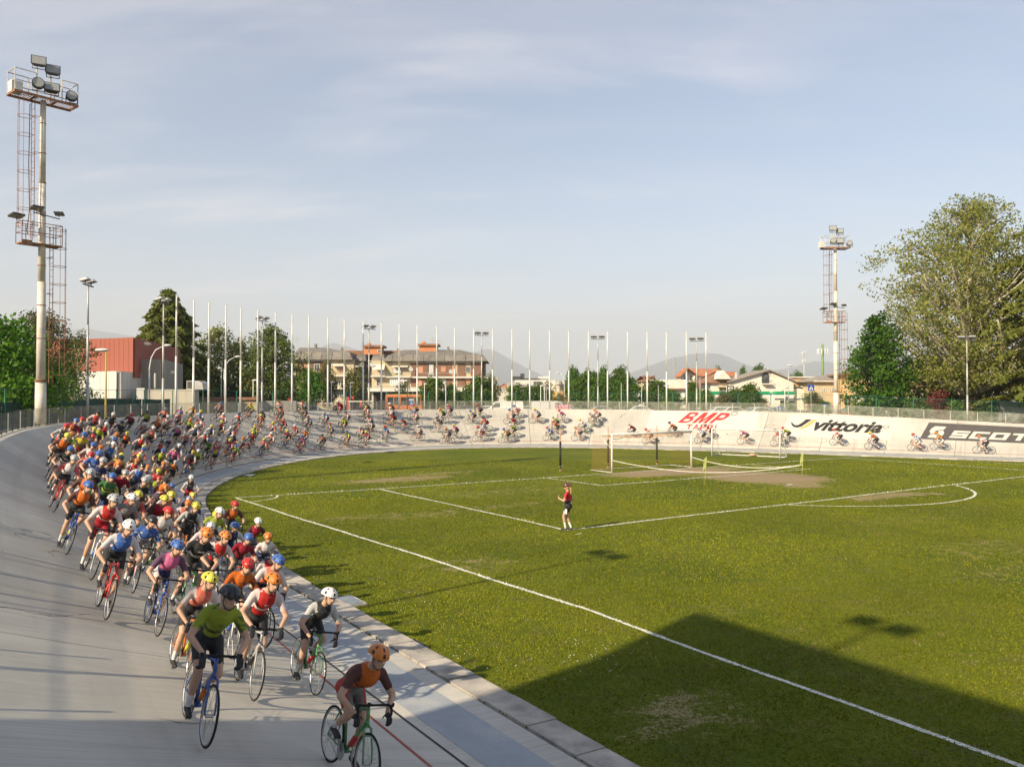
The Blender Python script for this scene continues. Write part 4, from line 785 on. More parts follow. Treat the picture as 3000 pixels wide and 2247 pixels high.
def broadleaf(seed, H_, R, z0, prof, ncl, nleaf, size, tints, tr=.16, rc=.55, bark='bark_grey', nlimb=16, shell=.55, trunk_top=.8, twigs=0, lean=(0,0), smooth_noise=.28):
    """crown mesh and trunk mesh of one tree, base at the origin. prof: list of (t, relative radius)"""
    rng = np.random.default_rng(seed); pt = [p[0] for p in prof]; pr = [p[1] for p in prof]; cen = []; ph = rng.uniform(0, 6.28, 6)
    while len(cen) < ncl:
        t = rng.uniform(0, 1); rr = np.interp(t, pt, pr)
        if rng.uniform() > rr*1.1+.05: continue
        an = rng.uniform(0, 2*math.pi); out = 1+smooth_noise*(math.sin(3*an+ph[0]+5*t)+.7*math.sin(5*an+ph[1]-7*t)+.6*math.sin(9*t+ph[2]+2*an))*.6
        q = rng.uniform()**shell; r = R*rr*out*q
        cen.append((r*math.cos(an)+lean[0]*t, r*math.sin(an)+lean[1]*t, z0+(H_-z0)*t+rng.normal()*rc*.3))
    cen = np.array(cen); rad = rc*rng.uniform(.55, 1.3, len(cen)); k = np.maximum(3, (nleaf*(rad/rc)**1.5).astype(int)); idx = np.repeat(np.arange(len(cen)), k)
    g = rng.normal(size=(len(idx), 3)); g /= np.maximum(1.0, np.linalg.norm(g, axis=1))[:,None]**.6; P = cen[idx]+g*rad[idx][:,None]*np.array([1, 1, .72])
    crown = leafmesh('crown', P, size, tints, rng)
    m = MB(); top = z0+(H_-z0)*trunk_top; tp = [np.array([0,0,-.4]), np.array([rng.normal()*.05, rng.normal()*.05, z0*.6]), np.array([lean[0]*.2+rng.normal()*.15, lean[1]*.2, (z0+top)/2]), np.array([lean[0]*.6, lean[1]*.6, top])]
    m.path(tp, [tr*1.25, tr, tr*.62, tr*.14], 9)
    order = rng.permutation(len(cen))[:nlimb]
    for i in order:
        c = cen[i]; zb = max(z0*.75, c[2]-np.hypot(c[0], c[1])*rng.uniform(.5, 1.1)-.3); zb = min(zb, top*.97); f = zb/top; base = np.array([np.interp(zb, [p[2] for p in tp], [p[0] for p in tp]), np.interp(zb, [p[2] for p in tp], [p[1] for p in tp]), zb]); r0 = max(.02, tr*(.62-.45*f))
        pts = limb(m, base, c, r0, max(.008, r0*.18), rng)
        if twigs:
            for j in rng.choice(len(cen), twigs, replace=False) if False else np.argsort(((cen-c)**2).sum(1))[1:1+twigs]: limb(m, pts[2], cen[j], r0*.36, .012, rng, .1, 4, 0, 3)
    return crown, m.mesh('trunk', bark, True)
def plant(name, lab, cat, base, meshes, rz=0.0, sc=(1,1,1), group=None, parts=('crown', 'trunk')):
    t = empty(name, base, rz, lab, cat, group); t.scale = sc
    for nm, me in zip(parts, meshes): link(nm, me, t)
    return t
ROUND = [(0,.45),(.12,.8),(.35,1),(.6,.92),(.82,.66),(.95,.34),(1,.12)]; OVAL = [(0,.3),(.2,.75),(.45,1),(.7,.85),(.9,.45),(1,.1)]; CONE = [(0,.7),(.15,1),(.45,.75),(.75,.42),(1,.06)]
GREEN = ((.06,.13,.016),(.15,.24,.03)); BRIGHT = ((.06,.16,.013),(.14,.26,.022)); OLIVE = ((.11,.12,.035),(.22,.21,.065),(.28,.24,.10)); DARK = ((.05,.09,.02),(.12,.17,.035)); YELG = ((.16,.18,.03),(.32,.32,.06),(.36,.30,.12)); PINE = ((.08,.10,.03),(.18,.19,.06)); RUST = ((.20,.15,.05),(.26,.17,.06))
def gp(x, depth, z=GZ): return (xat(x, depth), depth, z)
def hz_(y, depth): return hgt(y, depth)-GZ
def wD(w, depth): return w*K/FOC*depth
# left side
b_ = broadleaf(11, hz_(693,44), 3.0, .9, ROUND, 420, 26, .17, BRIGHT, .17, .42, nlimb=26); plant('maple_tree', 'bright green leafy tree behind the windbreak at the left edge', 'tree', gp(3,44), b_)
def conifer(seed, H_, R, tints, nlev, nper, droop=.35, size=.3, tr=.22, prof=lambda t: (1-t)**.8, bare=.04, upturn=0.0, spr=9, jag=.2):
    rng = np.random.default_rng(seed); m = MB(); m.path([(0,0,-.4),(0.03,0,H_*.4),(0,.02,H_*.75),(0,0,H_*.995)], [tr*1.2, tr*.8, tr*.4, .02], 9); P = []; Dp = []
    for l in range(nlev):
        t = bare+(1-bare)*(l+.3*rng.uniform())/nlev; z = H_*t; L0 = R*prof(t)*1.0
        for k in range(max(3, int(nper*(1-.55*t)))):
            an = rng.uniform(0, 2*math.pi); L_ = L0*rng.uniform(1-jag*2, 1+jag)+.12; dz = -droop*L_*rng.uniform(.6, 1.3)+upturn*L_; st = max(3, int(L_/.34)); u = np.array([math.cos(an), math.sin(an), 0]); side = np.array([-u[1], u[0], 0]); pts = []
            for i in range(st+1): q = i/st; pts.append(np.array([0,0,z])+u*L_*q+np.array([0,0,.16*L_*math.sin(math.pi*q*.8)+dz*q*q]))
            if L_ > .7: m.path([pts[0], pts[len(pts)//2], pts[-1]], [.035+.012*L_, .022, .006], 4)
            for i in range(1, st+1):
                q = i/st; wv = .42*(1-.62*q)*min(1, L_*.55)+.06
                for _ in range(spr):
                    sg = rng.normal()*.75; c = pts[i]+side*sg*wv-u*abs(sg)*wv*.25+u*rng.uniform(-.17,.17)-np.array([0,0,abs(sg)*wv*.35+rng.uniform(0,.10)]); P.append(c); Dp.append(side*np.sign(sg)*.55+u*.55-np.array([0,0,.45]))
    return leafmesh('crown', np.array(P), size, tints, rng, 2.3, droop=np.array(Dp)), m.mesh('trunk', 'bark_brown', True)
b_ = broadleaf(12, hz_(672,60), 2.9, 2.2, [(0,.5),(.2,.9),(.5,1),(.75,.85),(1,.2)], 170, 70, .11, PINE, .22, .5, 'bark_brown', 34, .5); plant('pine_tree', 'dark bushy pine behind the tall floodlight mast', 'tree', gp(84,60), b_)
b_ = broadleaf(13, 2.6, 1.7, .2, ROUND, 30, 60, .10, PINE, .06, .32, 'bark_brown', 14, .5, lean=(1.5,0)); plant('pine_tree', 'small dark pine with ragged boughs reaching right of the mast', 'tree', gp(131,61,hgt(790,61)-.2), b_)
b_ = broadleaf(113, hz_(770,60), 2.2, .3, ROUND, 140, 44, .13, DARK, .15, .5, 'bark_brown', 20, .55); plant('dark_shrub', 'dark shrub mass under the pine beside the red hall', 'shrub', gp(118,60), b_)
b_ = broadleaf(14, hz_(736,54), 1.35, .7, [(0,.75),(.25,1),(.6,.7),(1,.2)], 120, 22, .11, DARK, .07, .36, 'bark_pale', 30, .6, twigs=1); plant('birch_tree', 'slim pale-stemmed birch in front of the red hall', 'tree', gp(168,54), b_)
b_ = conifer(15, hz_(623,96), 6.6, ((.12,.17,.03),(.27,.30,.07)), 40, 20, .22, .34, prof=lambda t: (1-t)**.72, jag=.22); plant('spruce_tree', 'tall dense conifer rising behind the grey hall', 'tree', gp(362,96), b_)
b_ = broadleaf(16, hz_(708,102), 3.5, .6, OVAL, 360, 22, .22, YELG, .15, .55, 'bark_pale', 40, .55, twigs=1); plant('birch_tree', 'yellow-green airy birch beside the tall conifer', 'tree', gp(470,102), b_)
b_ = broadleaf(161, hz_(735,104), 2.3, .6, OVAL, 190, 20, .22, YELG, .12, .5, 'bark_pale', 30, .55, twigs=1); plant('birch_tree', 'smaller pale leafy birch between conifer and dark weeping birch', 'tree', gp(524,104), b_)
b_ = broadleaf(17, hz_(708,101), 3.9, .4, OVAL, 520, 26, .21, ((.07,.12,.02),(.16,.22,.04),(.24,.26,.06)), .2, .55, 'bark_pale', 40, .5); plant('weeping_birch', 'big dark green weeping birch left of the apartment block', 'tree', gp(587,101), b_)
for i, (x, top, w, d, tn, lab) in enumerate(((430,812,34,98,DARK,'dark shrub below the conifer by the low wall'), (484,815,34,99,((.05,.09,.015),(.10,.15,.025)),'green shrub below the yellow-green birch'), (545,805,30,99,OLIVE,'olive shrub at the foot of the weeping birch'), (620,818,26,99,DARK,'dark shrub right of the weeping birch trunk'))):
    b_ = broadleaf(170+i, hz_(top,d), wD(w,d), .1, ROUND, 130, 24, .2, tn, .06, .45, nlimb=10); plant('shrub', lab, 'shrub', gp(x,d), b_, group='shrubs behind the fence')
# street trees: five kinds of crown, each tree its own object
KIND = {k: broadleaf(200+i, 5.0, R, .9, pf, nc, nl, sz, tn, .09, .42, nlimb=14, shell=.55) for i, (k, R, pf, nc, nl, sz, tn) in enumerate((('bright',2.2,ROUND,230,24,.19,BRIGHT),('green',1.9,ROUND,190,24,.19,GREEN),('dense',2.3,ROUND,260,24,.2,((.055,.125,.016),(.13,.22,.03))),('olive',1.5,OVAL,150,24,.17,OLIVE),('slim',.75,OVAL,80,22,.15,((.07,.11,.02),(.12,.15,.03))),('rust',1.9,ROUND,170,20,.18,RUST)))}
KR = {'bright':2.2,'green':1.9,'dense':2.3,'olive':1.5,'slim':.75,'rust':1.9}
STREET = [(666,798,34,116,'bright','rounded bright green tree left of the apartment entrance'),(707,784,20,120,'olive','olive ivy-clad tree before the apartment block left wing'),(762,802,24,122,'olive','olive tree before the cream balconies of the left wing'),(780,786,9,124,'slim','slim green climber tree between the two apartment wings'),(868,825,12,126,'slim','slim young tree before the orange bus'),(935,813,27,120,'green','leafy green tree before the brick half of the apartments, left one'),(976,827,20,121,'green','smaller green tree before the brick half of the apartments, right one'),(1034,817,33,118,'dense','dense green tree hiding the brick corner of the apartments'),(1062,812,16,119,'olive','thin olive tree right of the brick corner'),(1116,829,24,117,'green','green street tree behind the white van'),(1140,836,18,117,'dense','darker green street tree just right of the white van'),(1163,829,24,118,'green','green street tree before the cream factory wall'),(1184,823,10,118,'slim','slim columnar tree before the yellow wall'),(1209,852,24,116,'rust','rust-brown bush under the round wall emblem'),(1238,797,20,170,'dense','tall far tree left of the dark green group'),(1262,812,36,124,'dense','broad dark tree, first of the tall green group'),(1274,797,22,150,'green','tall rear tree rising over the green group'),(1302,798,20,150,'dense','tall rear tree beside the centre lamp post'),(1306,815,34,122,'dense','broad dark tree, middle of the tall green group'),(1340,797,26,150,'dense','tallest rear tree at the right of the green group'),(1352,816,34,121,'dense','broad dark tree, last of the tall green group'),(1416,824,34,122,'dense','broad green tree before the white flat-roofed house'),(1452,843,24,118,'green','low rounded tree right of the white flat-roofed house'),(1496,827,18,122,'dense','tree before the white wall beside the twin lamp'),(1524,838,20,119,'green','low tree left of the filling station canopy'),(1562,848,18,117,'olive','thin olive sapling before the filling station'),(1590,842,24,119,'dense','dense tree hiding the left of the green canopy'),(1620,832,28,118,'dense','tallest dense tree before the gable with the arch'),(1648,862,14,117,'olive','low shrub under the green canopy'),(1700,868,16,117,'green','low green shrub by the filling station kiosk'),(1757,849,22,114,'olive','young airy tree under the blue crossing sign'),(1779,868,20,113,'dense','low dense bush left of the right floodlight mast')]
for x, top, hw, d, k, lab in STREET:
    H_ = hz_(top, d); r = wD(hw, d); plant('street_tree', lab, 'tree', gp(x,d), KIND[k], random.uniform(0, 6.28), (r/KR[k], r/KR[k], H_/5.0), 'street trees along the car park')
for x, top, hw, d, lab in ((1553,797,13,330,'small distant tree over the orange roof'),(1605,796,11,330,'small distant tree left of the arch gable'),(1640,792,20,330,'round distant tree behind the arch gable'),(1687,812,14,330,'distant tree above the tan terrace'),(1708,813,10,340,'lower distant tree above the long cream house'),(1724,806,16,335,'taller distant tree above the long cream house')):
    k = 'dense'; r = wD(hw, d); plant('far_tree', lab, 'tree', gp(x,d), KIND[k], random.uniform(0, 6.28), (r/KR[k], r/KR[k], hz_(top, d)/5.0), 'distant trees')
# right side
b_ = broadleaf(31, hz_(684,84), 3.3, 1.1, [(0,.75),(.2,1),(.45,.9),(.7,.66),(.88,.42),(1,.15)], 560, 24, .21, ((.04,.13,.011),(.11,.22,.02)), .22, .5, nlimb=40, smooth_noise=.36); plant('chestnut_tree', 'dense bright green tree left of the big plane tree', 'tree', gp(1898,84), b_)
dP = 82; b_ = broadleaf(32, hz_(436,dP), 9.3, 3.6, [(0,.7),(.12,.85),(.3,.92),(.55,1.0),(.7,.86),(.82,.62),(.93,.36),(1,.12)], 1750, 32, .175, ((.17,.215,.035),(.34,.38,.08),(.38,.34,.15)), .52, .62, 'bark_pale', 130, .6, .93, 2, smooth_noise=.27)
pt_ = plant('plane_tree', 'huge pale-barked plane tree with thin spring foliage', 'tree', gp(2096,dP), b_)
m = MB(); rng = np.random.default_rng(5); m.path([(-.35,0,-.5),(-.22,0,1.0),(-.02,0,2.6),(.12,0,4.2),(.16,0,5.4)], [1.02,.9,.78,.7,.58], 18); 
for _ in range(900):
    z = rng.uniform(-.2, 5.2); a = rng.uniform(0, 6.28); r = np.interp(z, [-.5,1,2.6,4.2,5.4], [1.03,.91,.79,.71,.59]); cx_ = np.interp(z, [-.5,1,2.6,4.2,5.4], [-.35,-.22,-.02,.12,.16]); b0 = np.array([cx_+r*math.cos(a), r*math.sin(a), z]); m.tube(b0, b0+np.array([rng.normal()*.12, rng.normal()*.12, rng.uniform(.15,.5)]), .03, .015, 3)
m.build('ivy_stems', 'ivy_bark', pt_)
b_ = broadleaf(33, hz_(770,83), 7.2, .8, [(0,.8),(.3,1),(.7,.9),(1,.5)], 640, 20, .23, ((.07,.12,.018),(.16,.20,.035)), .1, .6, 'bark_grey', 40, .7); plant('undergrowth_tree', 'leafy green lower foliage beneath the plane tree', 'tree', gp(2050,86), b_)
b_ = conifer(34, hz_(452,76), 5.4, ((.14,.18,.03),(.28,.30,.07)), 24, 9, .12, .36, .4, prof=lambda t: min(1, .62+.5*(1-t)) if t < .85 else (1-t)*5, bare=.10, spr=12, jag=.2); plant('cedar_tree', 'cedar with drooping boughs at the right edge', 'tree', gp(2268,76), b_)
for i, (x, top, w, d, tn, lab) in enumerate(((2020,852,28,79,((.14,.025,.03),(.22,.05,.05)),'dark red shrub behind the fence near the plane tree'), (1985,862,30,79,DARK,'dark shrub left of the red shrub'), (2058,868,24,79,GREEN,'green shrub between red shrub and plane trunk'), (2128,866,22,80,DARK,'dark shrub right of the plane trunk'), (1870,872,24,82,GREEN,'low green shrub under the chestnut tree'))):
    b_ = broadleaf(300+i, hz_(top,d), wD(w,d), .1, ROUND, 90, 24, .17, tn, .05, .4, nlimb=10); plant('shrub', lab, 'shrub', gp(x,d), b_, group='shrubs behind the fence')
m = MB(); P = []; rng = np.random.default_rng(9)
x0_, x1_ = xat(1955,80.5), xat(2068,80.5)
P = np.c_[rng.uniform(x0_, x1_, 5200), rng.uniform(80.2, 81.2, 5200), GZ+1.55*rng.uniform(0, 1, 5200)**.6]
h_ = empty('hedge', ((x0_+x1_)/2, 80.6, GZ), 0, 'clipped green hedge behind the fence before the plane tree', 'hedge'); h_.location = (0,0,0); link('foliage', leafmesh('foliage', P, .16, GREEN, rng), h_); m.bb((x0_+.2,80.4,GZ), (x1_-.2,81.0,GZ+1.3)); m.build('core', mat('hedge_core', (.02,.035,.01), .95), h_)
# ---------------------------------------------------------------- buildings
mat('render_cream', (.52,.44,.29), .9, .10, .6, .2, 20, col2=(.44,.37,.24)); mat('render_white', (.70,.66,.57), .9, .08, .6, .15, 20, col2=(.60,.56,.47)); mat('render_yellow', (.66,.47,.16), .9, .08, .6); mat('render_ochre', (.62,.42,.20), .9, .10, .5); mat('render_orange', (.55,.22,.10), .9, .1, .6)
mat('roof_grey', (.20,.18,.155), .9, .25, .7, .3, 8, col2=(.13,.12,.105)); mat('roof_tile', (.42,.18,.09), .9, .25, 1.2, .5, 9, col2=(.30,.12,.06)); mat('roof_brown', (.27,.14,.085), .9, .25, 1.2, .5, 9); mat('roof_light', (.30,.26,.22), .9, .2, 1, .3, 8)
mat('shutter', (.52,.27,.17), .7, .1, 2); mat('shutter_grey', (.22,.19,.16), .7, .1, 2); mat('frame_white', (.72,.70,.66), .5, .05, 2); mat('awning', (.68,.63,.52), .8, .12, 2, .1, 10); mat('concrete_white', (.64,.61,.55), .85, .1, .8); mat('rail_dark', (.07,.065,.06), .6, .2, 3); mat('dark_shop', (.045,.032,.028), .5, .3, .8); mat('metal_grey', (.42,.41,.38), .5, .15, 1, .1, 8, metal=.2); mat('dark_grey', (.07,.07,.07), .7, .2, 2); mat('green_sign', (.01,.30,.12), .5, .05, 1); mat('green_sign_bright', (.01,.48,.16), .45, .05, 1); mat('sign_white', (.78,.77,.74), .5, .04, 2); mat('sign_black', (.012,.012,.013), .5, .1, 2); mat('sign_blue', (.01,.07,.40), .4, .05, 2); mat('sign_red', (.60,.03,.03), .4, .05, 2); mat('sign_sky', (.02,.22,.60), .4, .05, 2); mat('curtain', (.62,.60,.57), .9, .15, 3)
t = NT('window_glass'); t.col(t.mix(t.rng(t.noise(1.2), .35, .65), (.03,.035,.04), (.10,.11,.11)), .08, .6)
t = NT('brick_wall'); b_ = t.n('ShaderNodeTexBrick'); b_.inputs['Color1'].default_value = (.235,.115,.07,1); b_.inputs['Color2'].default_value = (.17,.085,.055,1); b_.inputs['Mortar'].default_value = (.26,.2,.155,1); b_.inputs['Scale'].default_value = 1.0; b_.inputs['Brick Width'].default_value = .5; b_.inputs['Row Height'].default_value = .16; b_.inputs['Mortar Size'].default_value = .018
mp_ = t.n('ShaderNodeMapping'); mp_.inputs['Rotation'].default_value = (math.radians(90),0,0); t.l(t.c.outputs['Object'], mp_.inputs[0]); t.l(mp_.outputs[0], b_.inputs['Vector']); t.col(t.mix(t.math('MULTIPLY', t.rng(t.noise(.5), .4, .7), .35), b_.outputs[0], (.27,.15,.10)), .92, .2)
def ribbed(name, col, col2, per, streak):
    t = NT(name); sp_ = t.n('ShaderNodeSeparateXYZ'); t.l(t.c.outputs['Object'], sp_.inputs[0]); st = t.noise(1.0, 5, .65, None, (2.2, 2.2, .12)); t.col(t.mix(t.math('MULTIPLY', t.rng(st, .45, .75), streak), col, col2), .75, .3)
ribbed('clad_red', (.31,.10,.07), (.25,.075,.055), 3, .5); ribbed('clad_white', (.56,.55,.51), (.33,.33,.32), 3, .6); ribbed('clad_grey', (.30,.285,.25), (.20,.19,.17), 3, .6); ribbed('clad_cream', (.50,.46,.37), (.36,.33,.27), 3, .5)
class Bld:                                               # a building drawn in picture columns and rows at its own depth
    def __init__(s, name, lab, depth, cat='building', x=None, rz=0.0):
        s.d = depth; s.x0 = xat(x, depth); s.o = empty(name, (s.x0, depth, GZ), rz, lab, cat)
    def X(s, x): return xat(x, s.d)-s.x0
    def Z(s, y): return hgt(y, s.d)-GZ
    def box(s, name, xa, xb, ya, yb, mt, y0=0.0, y1=6.0, parent=None, base=False):
        q = s.d+max(0, y0); m = MB(); m.bb((xat(xa, q)-s.x0, y0, 0 if base else hgt(yb, q)-GZ), (xat(xb, q)-s.x0, y1, hgt(ya, q)-GZ)); return m.build(name, mt, parent or s.o)
    def win(s, xc, ya, yb, w, mt='window_glass', y=0.0, frame='frame_white', panes=2, name='window'):
        x0, x1 = s.X(xc-w/2), s.X(xc+w/2); z0, z1 = s.Z(yb), s.Z(ya); m = MB(); t_ = .07
        m.bb((x0,y-.06,z0), (x0+t_,y+.05,z1)); m.bb((x1-t_,y-.06,z0), (x1,y+.05,z1)); m.bb((x0+t_,y-.06,z1-t_), (x1-t_,y+.05,z1)); m.bb((x0-.05,y-.14,z0-.06), (x1+.05,y+.05,z0)) 
        if panes > 1 and mt == 'window_glass': m.bb(((x0+x1)/2-.03,y-.055,z0), ((x0+x1)/2+.03,y+.04,z1-t_))
        f = m.build(name, frame, s.o); m = MB(); m.bb((x0+t_,y-.025,z0), (x1-t_,y+.02,z1-t_)); m.build('pane' if mt == 'window_glass' else 'shutter', mt, f); return f
    def balcony(s, xa, xb, ytop, ybot, mt='concrete_white', out=1.2, rail='rail_dark', y=0.0, solid=False, thick=.22):
        x0, x1 = s.X(xa), s.X(xb); zt, zb = s.Z(ytop), s.Z(ybot); m = MB(); m.bb((x0,y-out,zb-thick), (x1,y+.02,zb)); b = m.build('balcony', mt, s.o); m = MB()
        if solid: m.bb((x0,y-out,zb), (x1,y-out+.08,zt)); m.bb((x0,y-out+.08,zb), (x0+.08,y,zt)); m.bb((x1-.08,y-out+.08,zb), (x1,y,zt))
        else:
            for xx in np.arange(x0, x1+.01, .16): m.bb((xx-.012,y-out+.02,zb), (xx+.012,y-out+.045,zt))
            m.bb((x0,y-out,zt-.03), (x1,y-out+.06,zt+.02)); m.bb((x0,y-out+.06,zt-.03), (x0+.04,y,zt+.02)); m.bb((x1-.04,y-out+.06,zt-.03), (x1,y,zt+.02))
        m.build('railing', rail, b); return b
    def hip(s, name, xa, xb, yeave, yridge, mt, over=.5, depth=8.0, hipw=3.0, y=0.0, thick=.22):
        x0, x1 = s.X(xa)-over, s.X(xb)+over; z0, z1 = s.Z(yeave), s.Z(yridge); m = MB()
        m.add([(x0,y-over,z0),(x1,y-over,z0),(x1,y+depth+over,z0),(x0,y+depth+over,z0),(x0+hipw,y+depth/2,z1),(x1-hipw,y+depth/2,z1),(x0,y-over,z0-thick),(x1,y-over,z0-thick),(x1,y+depth+over,z0-thick),(x0,y+depth+over,z0-thick)], [(0,1,5,4),(1,2,5),(2,3,4,5),(3,0,4),(0,6,7,1),(1,7,8,2),(2,8,9,3),(3,9,6,0),(9,8,7,6)]); return m.build(name, mt, s.o)
def sign_text(parent, name, body, x0, x1, z0, z1, y, mt, shear=0, bold=.0, rot=False):
    cu = bpy.data.curves.new(name, 'FONT'); cu.body = body; cu.shear = shear; cu.offset = bold; cu.resolution_u = 3; cu.extrude = .004; ob = bpy.data.objects.new(name, cu); COL.objects.link(ob)
    dg = bpy.context.evaluated_depsgraph_get(); me = bpy.data.meshes.new_from_object(ob.evaluated_get(dg)); COL.objects.unlink(ob); bpy.data.objects.remove(ob); co = np.array([v.co[:] for v in me.vertices])
    if rot: co = np.c_[-co[:,1], co[:,0], co[:,2]]
    lo, hi = co.min(0), co.max(0)
    for v, c in zip(me.vertices, co): v.co = Vector((x0+(c[0]-lo[0])/(hi[0]-lo[0])*(x1-x0), y-c[2], z0+(c[1]-lo[1])/(hi[1]-lo[1])*(z1-z0)))
    me.materials.clear(); me.materials.append(MAT[mt]); return link(name, me, parent)
# ---- apartment block
B = Bld('apartment_block', 'three-storey apartment block with brick and cream walls under grey roof', 150, x=840)
B.box('wall', 634, 764, 777, 885, 'render_cream', 0, 11, base=True); B.box('wall', 803, 1040, 779, 885, 'render_cream', .003, 11, base=True); B.box('link_wall', 764, 803, 779, 885, 'render_cream', 2.2, 10, base=True); B.box('end_wall', 1040, 1046, 781, 885, 'brick_wall', 1.5, 11, base=True)
for xa, xb, ya, yb in ((643,705,781,813),(888,925,784.5,813),(938.5,975,784.5,813),(988.5,1005.4,784.5,813),(1017.2,1040.3,784.5,813),(888,951,817.2,835),(964.5,975,817.2,835),(988.5,1005.4,817.2,835),(1017.2,1040.3,817.2,835)): B.box('brick_panel', xa, xb, ya, yb, 'brick_wall', -.14, -.004)
B.box('cornice', 888, 1040, 780, 784.3, 'concrete_white', -.2, -.004); B.box('cornice', 643, 705, 777.5, 781, 'concrete_white', -.2, -.004); B.box('stairwell_recess', 786, 803, 781, 870, 'dark_shop', 2.0, 2.19)
B.box('storey_band', 876, 1042, 813.4, 817, 'concrete_white', -.75, -.004); B.box('canopy', 798, 1046, 838.5, 846, 'concrete_white', -2.2, -.004); B.box('shop_front', 806, 1040, 846, 886, 'dark_shop', -.3, -.004)
for z_, y_ in ((835, -2.15), (836.8, -2.15)): m = MB(); m.tube((B.X(798),y_,B.Z(z_)), (B.X(1046),y_,B.Z(z_)), .035, n=5); m.build('canopy_rail', 'metal_grey', B.o)
for x in np.arange(800, 1046, 15): m = MB(); m.tube((B.X(x),-2.15,B.Z(838.5)), (B.X(x),-2.15,B.Z(835)), .03, n=5); m.build('rail_post', 'metal_grey', B.o)
for x in (808, 838, 884, 893, 930, 965, 1005): B.box('pillar', x-1.1, x+1.1, 846, 886, 'concrete_white', -1.2, -.9, base=True)
for xa, xb, ye, ym, yr, ra, rb, gut in ((632,764,777.5,761,751,646,702,'l'), (829,1054,780.5,767.5,756,872,994,'r')):
    x0, x1 = B.X(xa), B.X(xb); z0, z1 = B.Z(ye), B.Z(ym); q = B.d+5.5; z2 = hgt(yr, q)-GZ; xr0, xr1 = xat(ra, q)-B.x0, xat(rb, q)-B.x0; i_ = .8; m = MB()
    m.add([(x0,-1.0,z0),(x1,-1.0,z0),(x1,11.9,z0),(x0,11.9,z0),(x0+i_,-.2,z1),(x1-i_,-.2,z1),(x1-i_,11,z1),(x0+i_,11,z1),(xr0,5.5,z2),(xr1,5.5,z2)], [(0,1,5,4),(1,2,6,5),(2,3,7,6),(3,0,4,7),(4,5,9,8),(5,6,9),(6,7,8,9),(7,4,8),(3,2,1,0)]); r_ = m.build('roof', 'roof_grey', B.o)
    for xs_ in np.arange(x0+1.6, x1-1, 1.9): m = MB(); m.tube((xs_,-1.03,z0+.03), (xs_+.02,-.23,z1+.03), .05, n=4); m.build('roof_seam', 'roof_grey', r_)
for xa, xb in ((764,788),(799,829)):
    x0, x1 = B.X(xa), B.X(xb); z0, z1 = B.Z(779), B.Z(764); m = MB(); m.add([(x0,1.2,z0),(x1,1.2,z0),(x1,11,z0),(x0,11,z0),(x0+.3,2.0,z1),(x1-.3,2.0,z1),(x1-.3,10,z1+.3),(x0+.3,10,z1+.3)], [(0,1,5,4),(1,2,6,5),(2,3,7,6),(3,0,4,7),(4,5,6,7),(3,2,1,0)]); m.build('link_roof', 'roof_grey', B.o)
B.box('rear_roof', 700, 880, 757.5, 772, 'roof_brown', 8, 12)
for xa, xb, yt, yb in ((786,822,750,766),(905,942,747,760)):
    B.box('roof_turret', xa, xb, yt, yb, 'render_orange', 4, 8); B.box('turret_cap', xa-2, xb+5, yt-4.5, yt, 'roof_brown', 3.6, 8.4); B.box('chimney', xa+6, xa+14, yt-9, yt-4.5, 'render_orange', 5.4, 6.2)
B.win(812, 753, 757.5, 9, y=4, panes=1)
for x, yt in ((681,743),(738,751),(859,753),(968,749)): B.box('chimney', x-2.2, x+2.2, yt, yt+11, 'shutter_grey', 4.8, 5.5)
for x, ya, yb, w, yy in ((909,791.4,804.4,11,-.14),(958,791.6,803,11,-.14),(907,820,834,9,-.14),(1011,820,834,10,-.02),(738,788,802,10,0),(771.5,790,799,11,2.2),(661,788,800,9,-.14)): B.win(x, ya, yb, w, 'shutter', yy, 'shutter')
for x, ya, yb, w, yy in ((1011,791.6,804.6,9.5,-.02),(958,820,834.5,11,-.14),(685,786,801,12,-.14),(731,822,832,9,0),(817,820,833,8,0),(824,790,802,9,0),(771,800,806,8,2.2)): B.win(x, ya, yb, w, y=yy)
for x in (682,687,692,734,741,841,846,904,910,916,975-6,981-6,988-9): B.box('vent_slot', x-.9, x+.9, 780.6, 783.6, 'dark_grey', -.24, -.2)
for xa, xb, yt, yb, rl, yy in ((714,745,804.5,811,'rail_dark',0),(764,784,805,811.5,'rail_dark',2.2),(803,834,805,812,'metal_grey',0),(835,864,807,813.5,'green_post',0),(864,888,807,813.5,'metal_grey',0),(1041,1055,807.5,814.5,'rail_dark',1.4),(712,745,833,838,'concrete_white',0)): B.balcony(xa, xb, yt, yb, rail=rl, out=1.3, y=yy)
m = MB(); m.tube((B.X(888),-.7,B.Z(806)), (B.X(980),-.7,B.Z(806)), .04, n=5); m.build('balcony_rail', 'metal_grey', B.o); B.box('balcony_screen', 926, 938, 806, 813, 'metal_grey', -.72, -.66); B.box('loggia', 925, 938.3, 780, 813, 'shutter_grey', -.06, -.004); B.box('loggia', 975.3, 985, 784, 835, 'shutter', -.05, -.004); B.box('cream_strip', 985, 988.3, 784, 835, 'render_cream', -.16, -.004); B.win(957, 820, 834, 8, y=-.15)
def curtain(xa, xb, ya, yb, y, n): 
    m = MB(); a = (B.X(xb)-B.X(xa))/n
    for i in range(n): m.add([(B.X(xa)+i*a,y+.07*(i % 2),B.Z(ya)), (B.X(xa)+(i+1)*a,y+.07*((i+1) % 2),B.Z(ya)), (B.X(xa)+(i+1)*a,y-.08+.07*((i+1) % 2),B.Z(yb)), (B.X(xa)+i*a,y-.08+.07*(i % 2),B.Z(yb))], [(0,1,2,3)])
    m.build('curtain', 'curtain', B.o)
curtain(926.5, 937, 788, 806, -.25, 9); curtain(850, 866, 791, 806, -.3, 12); curtain(843, 874, 816, 833, -.9, 16)
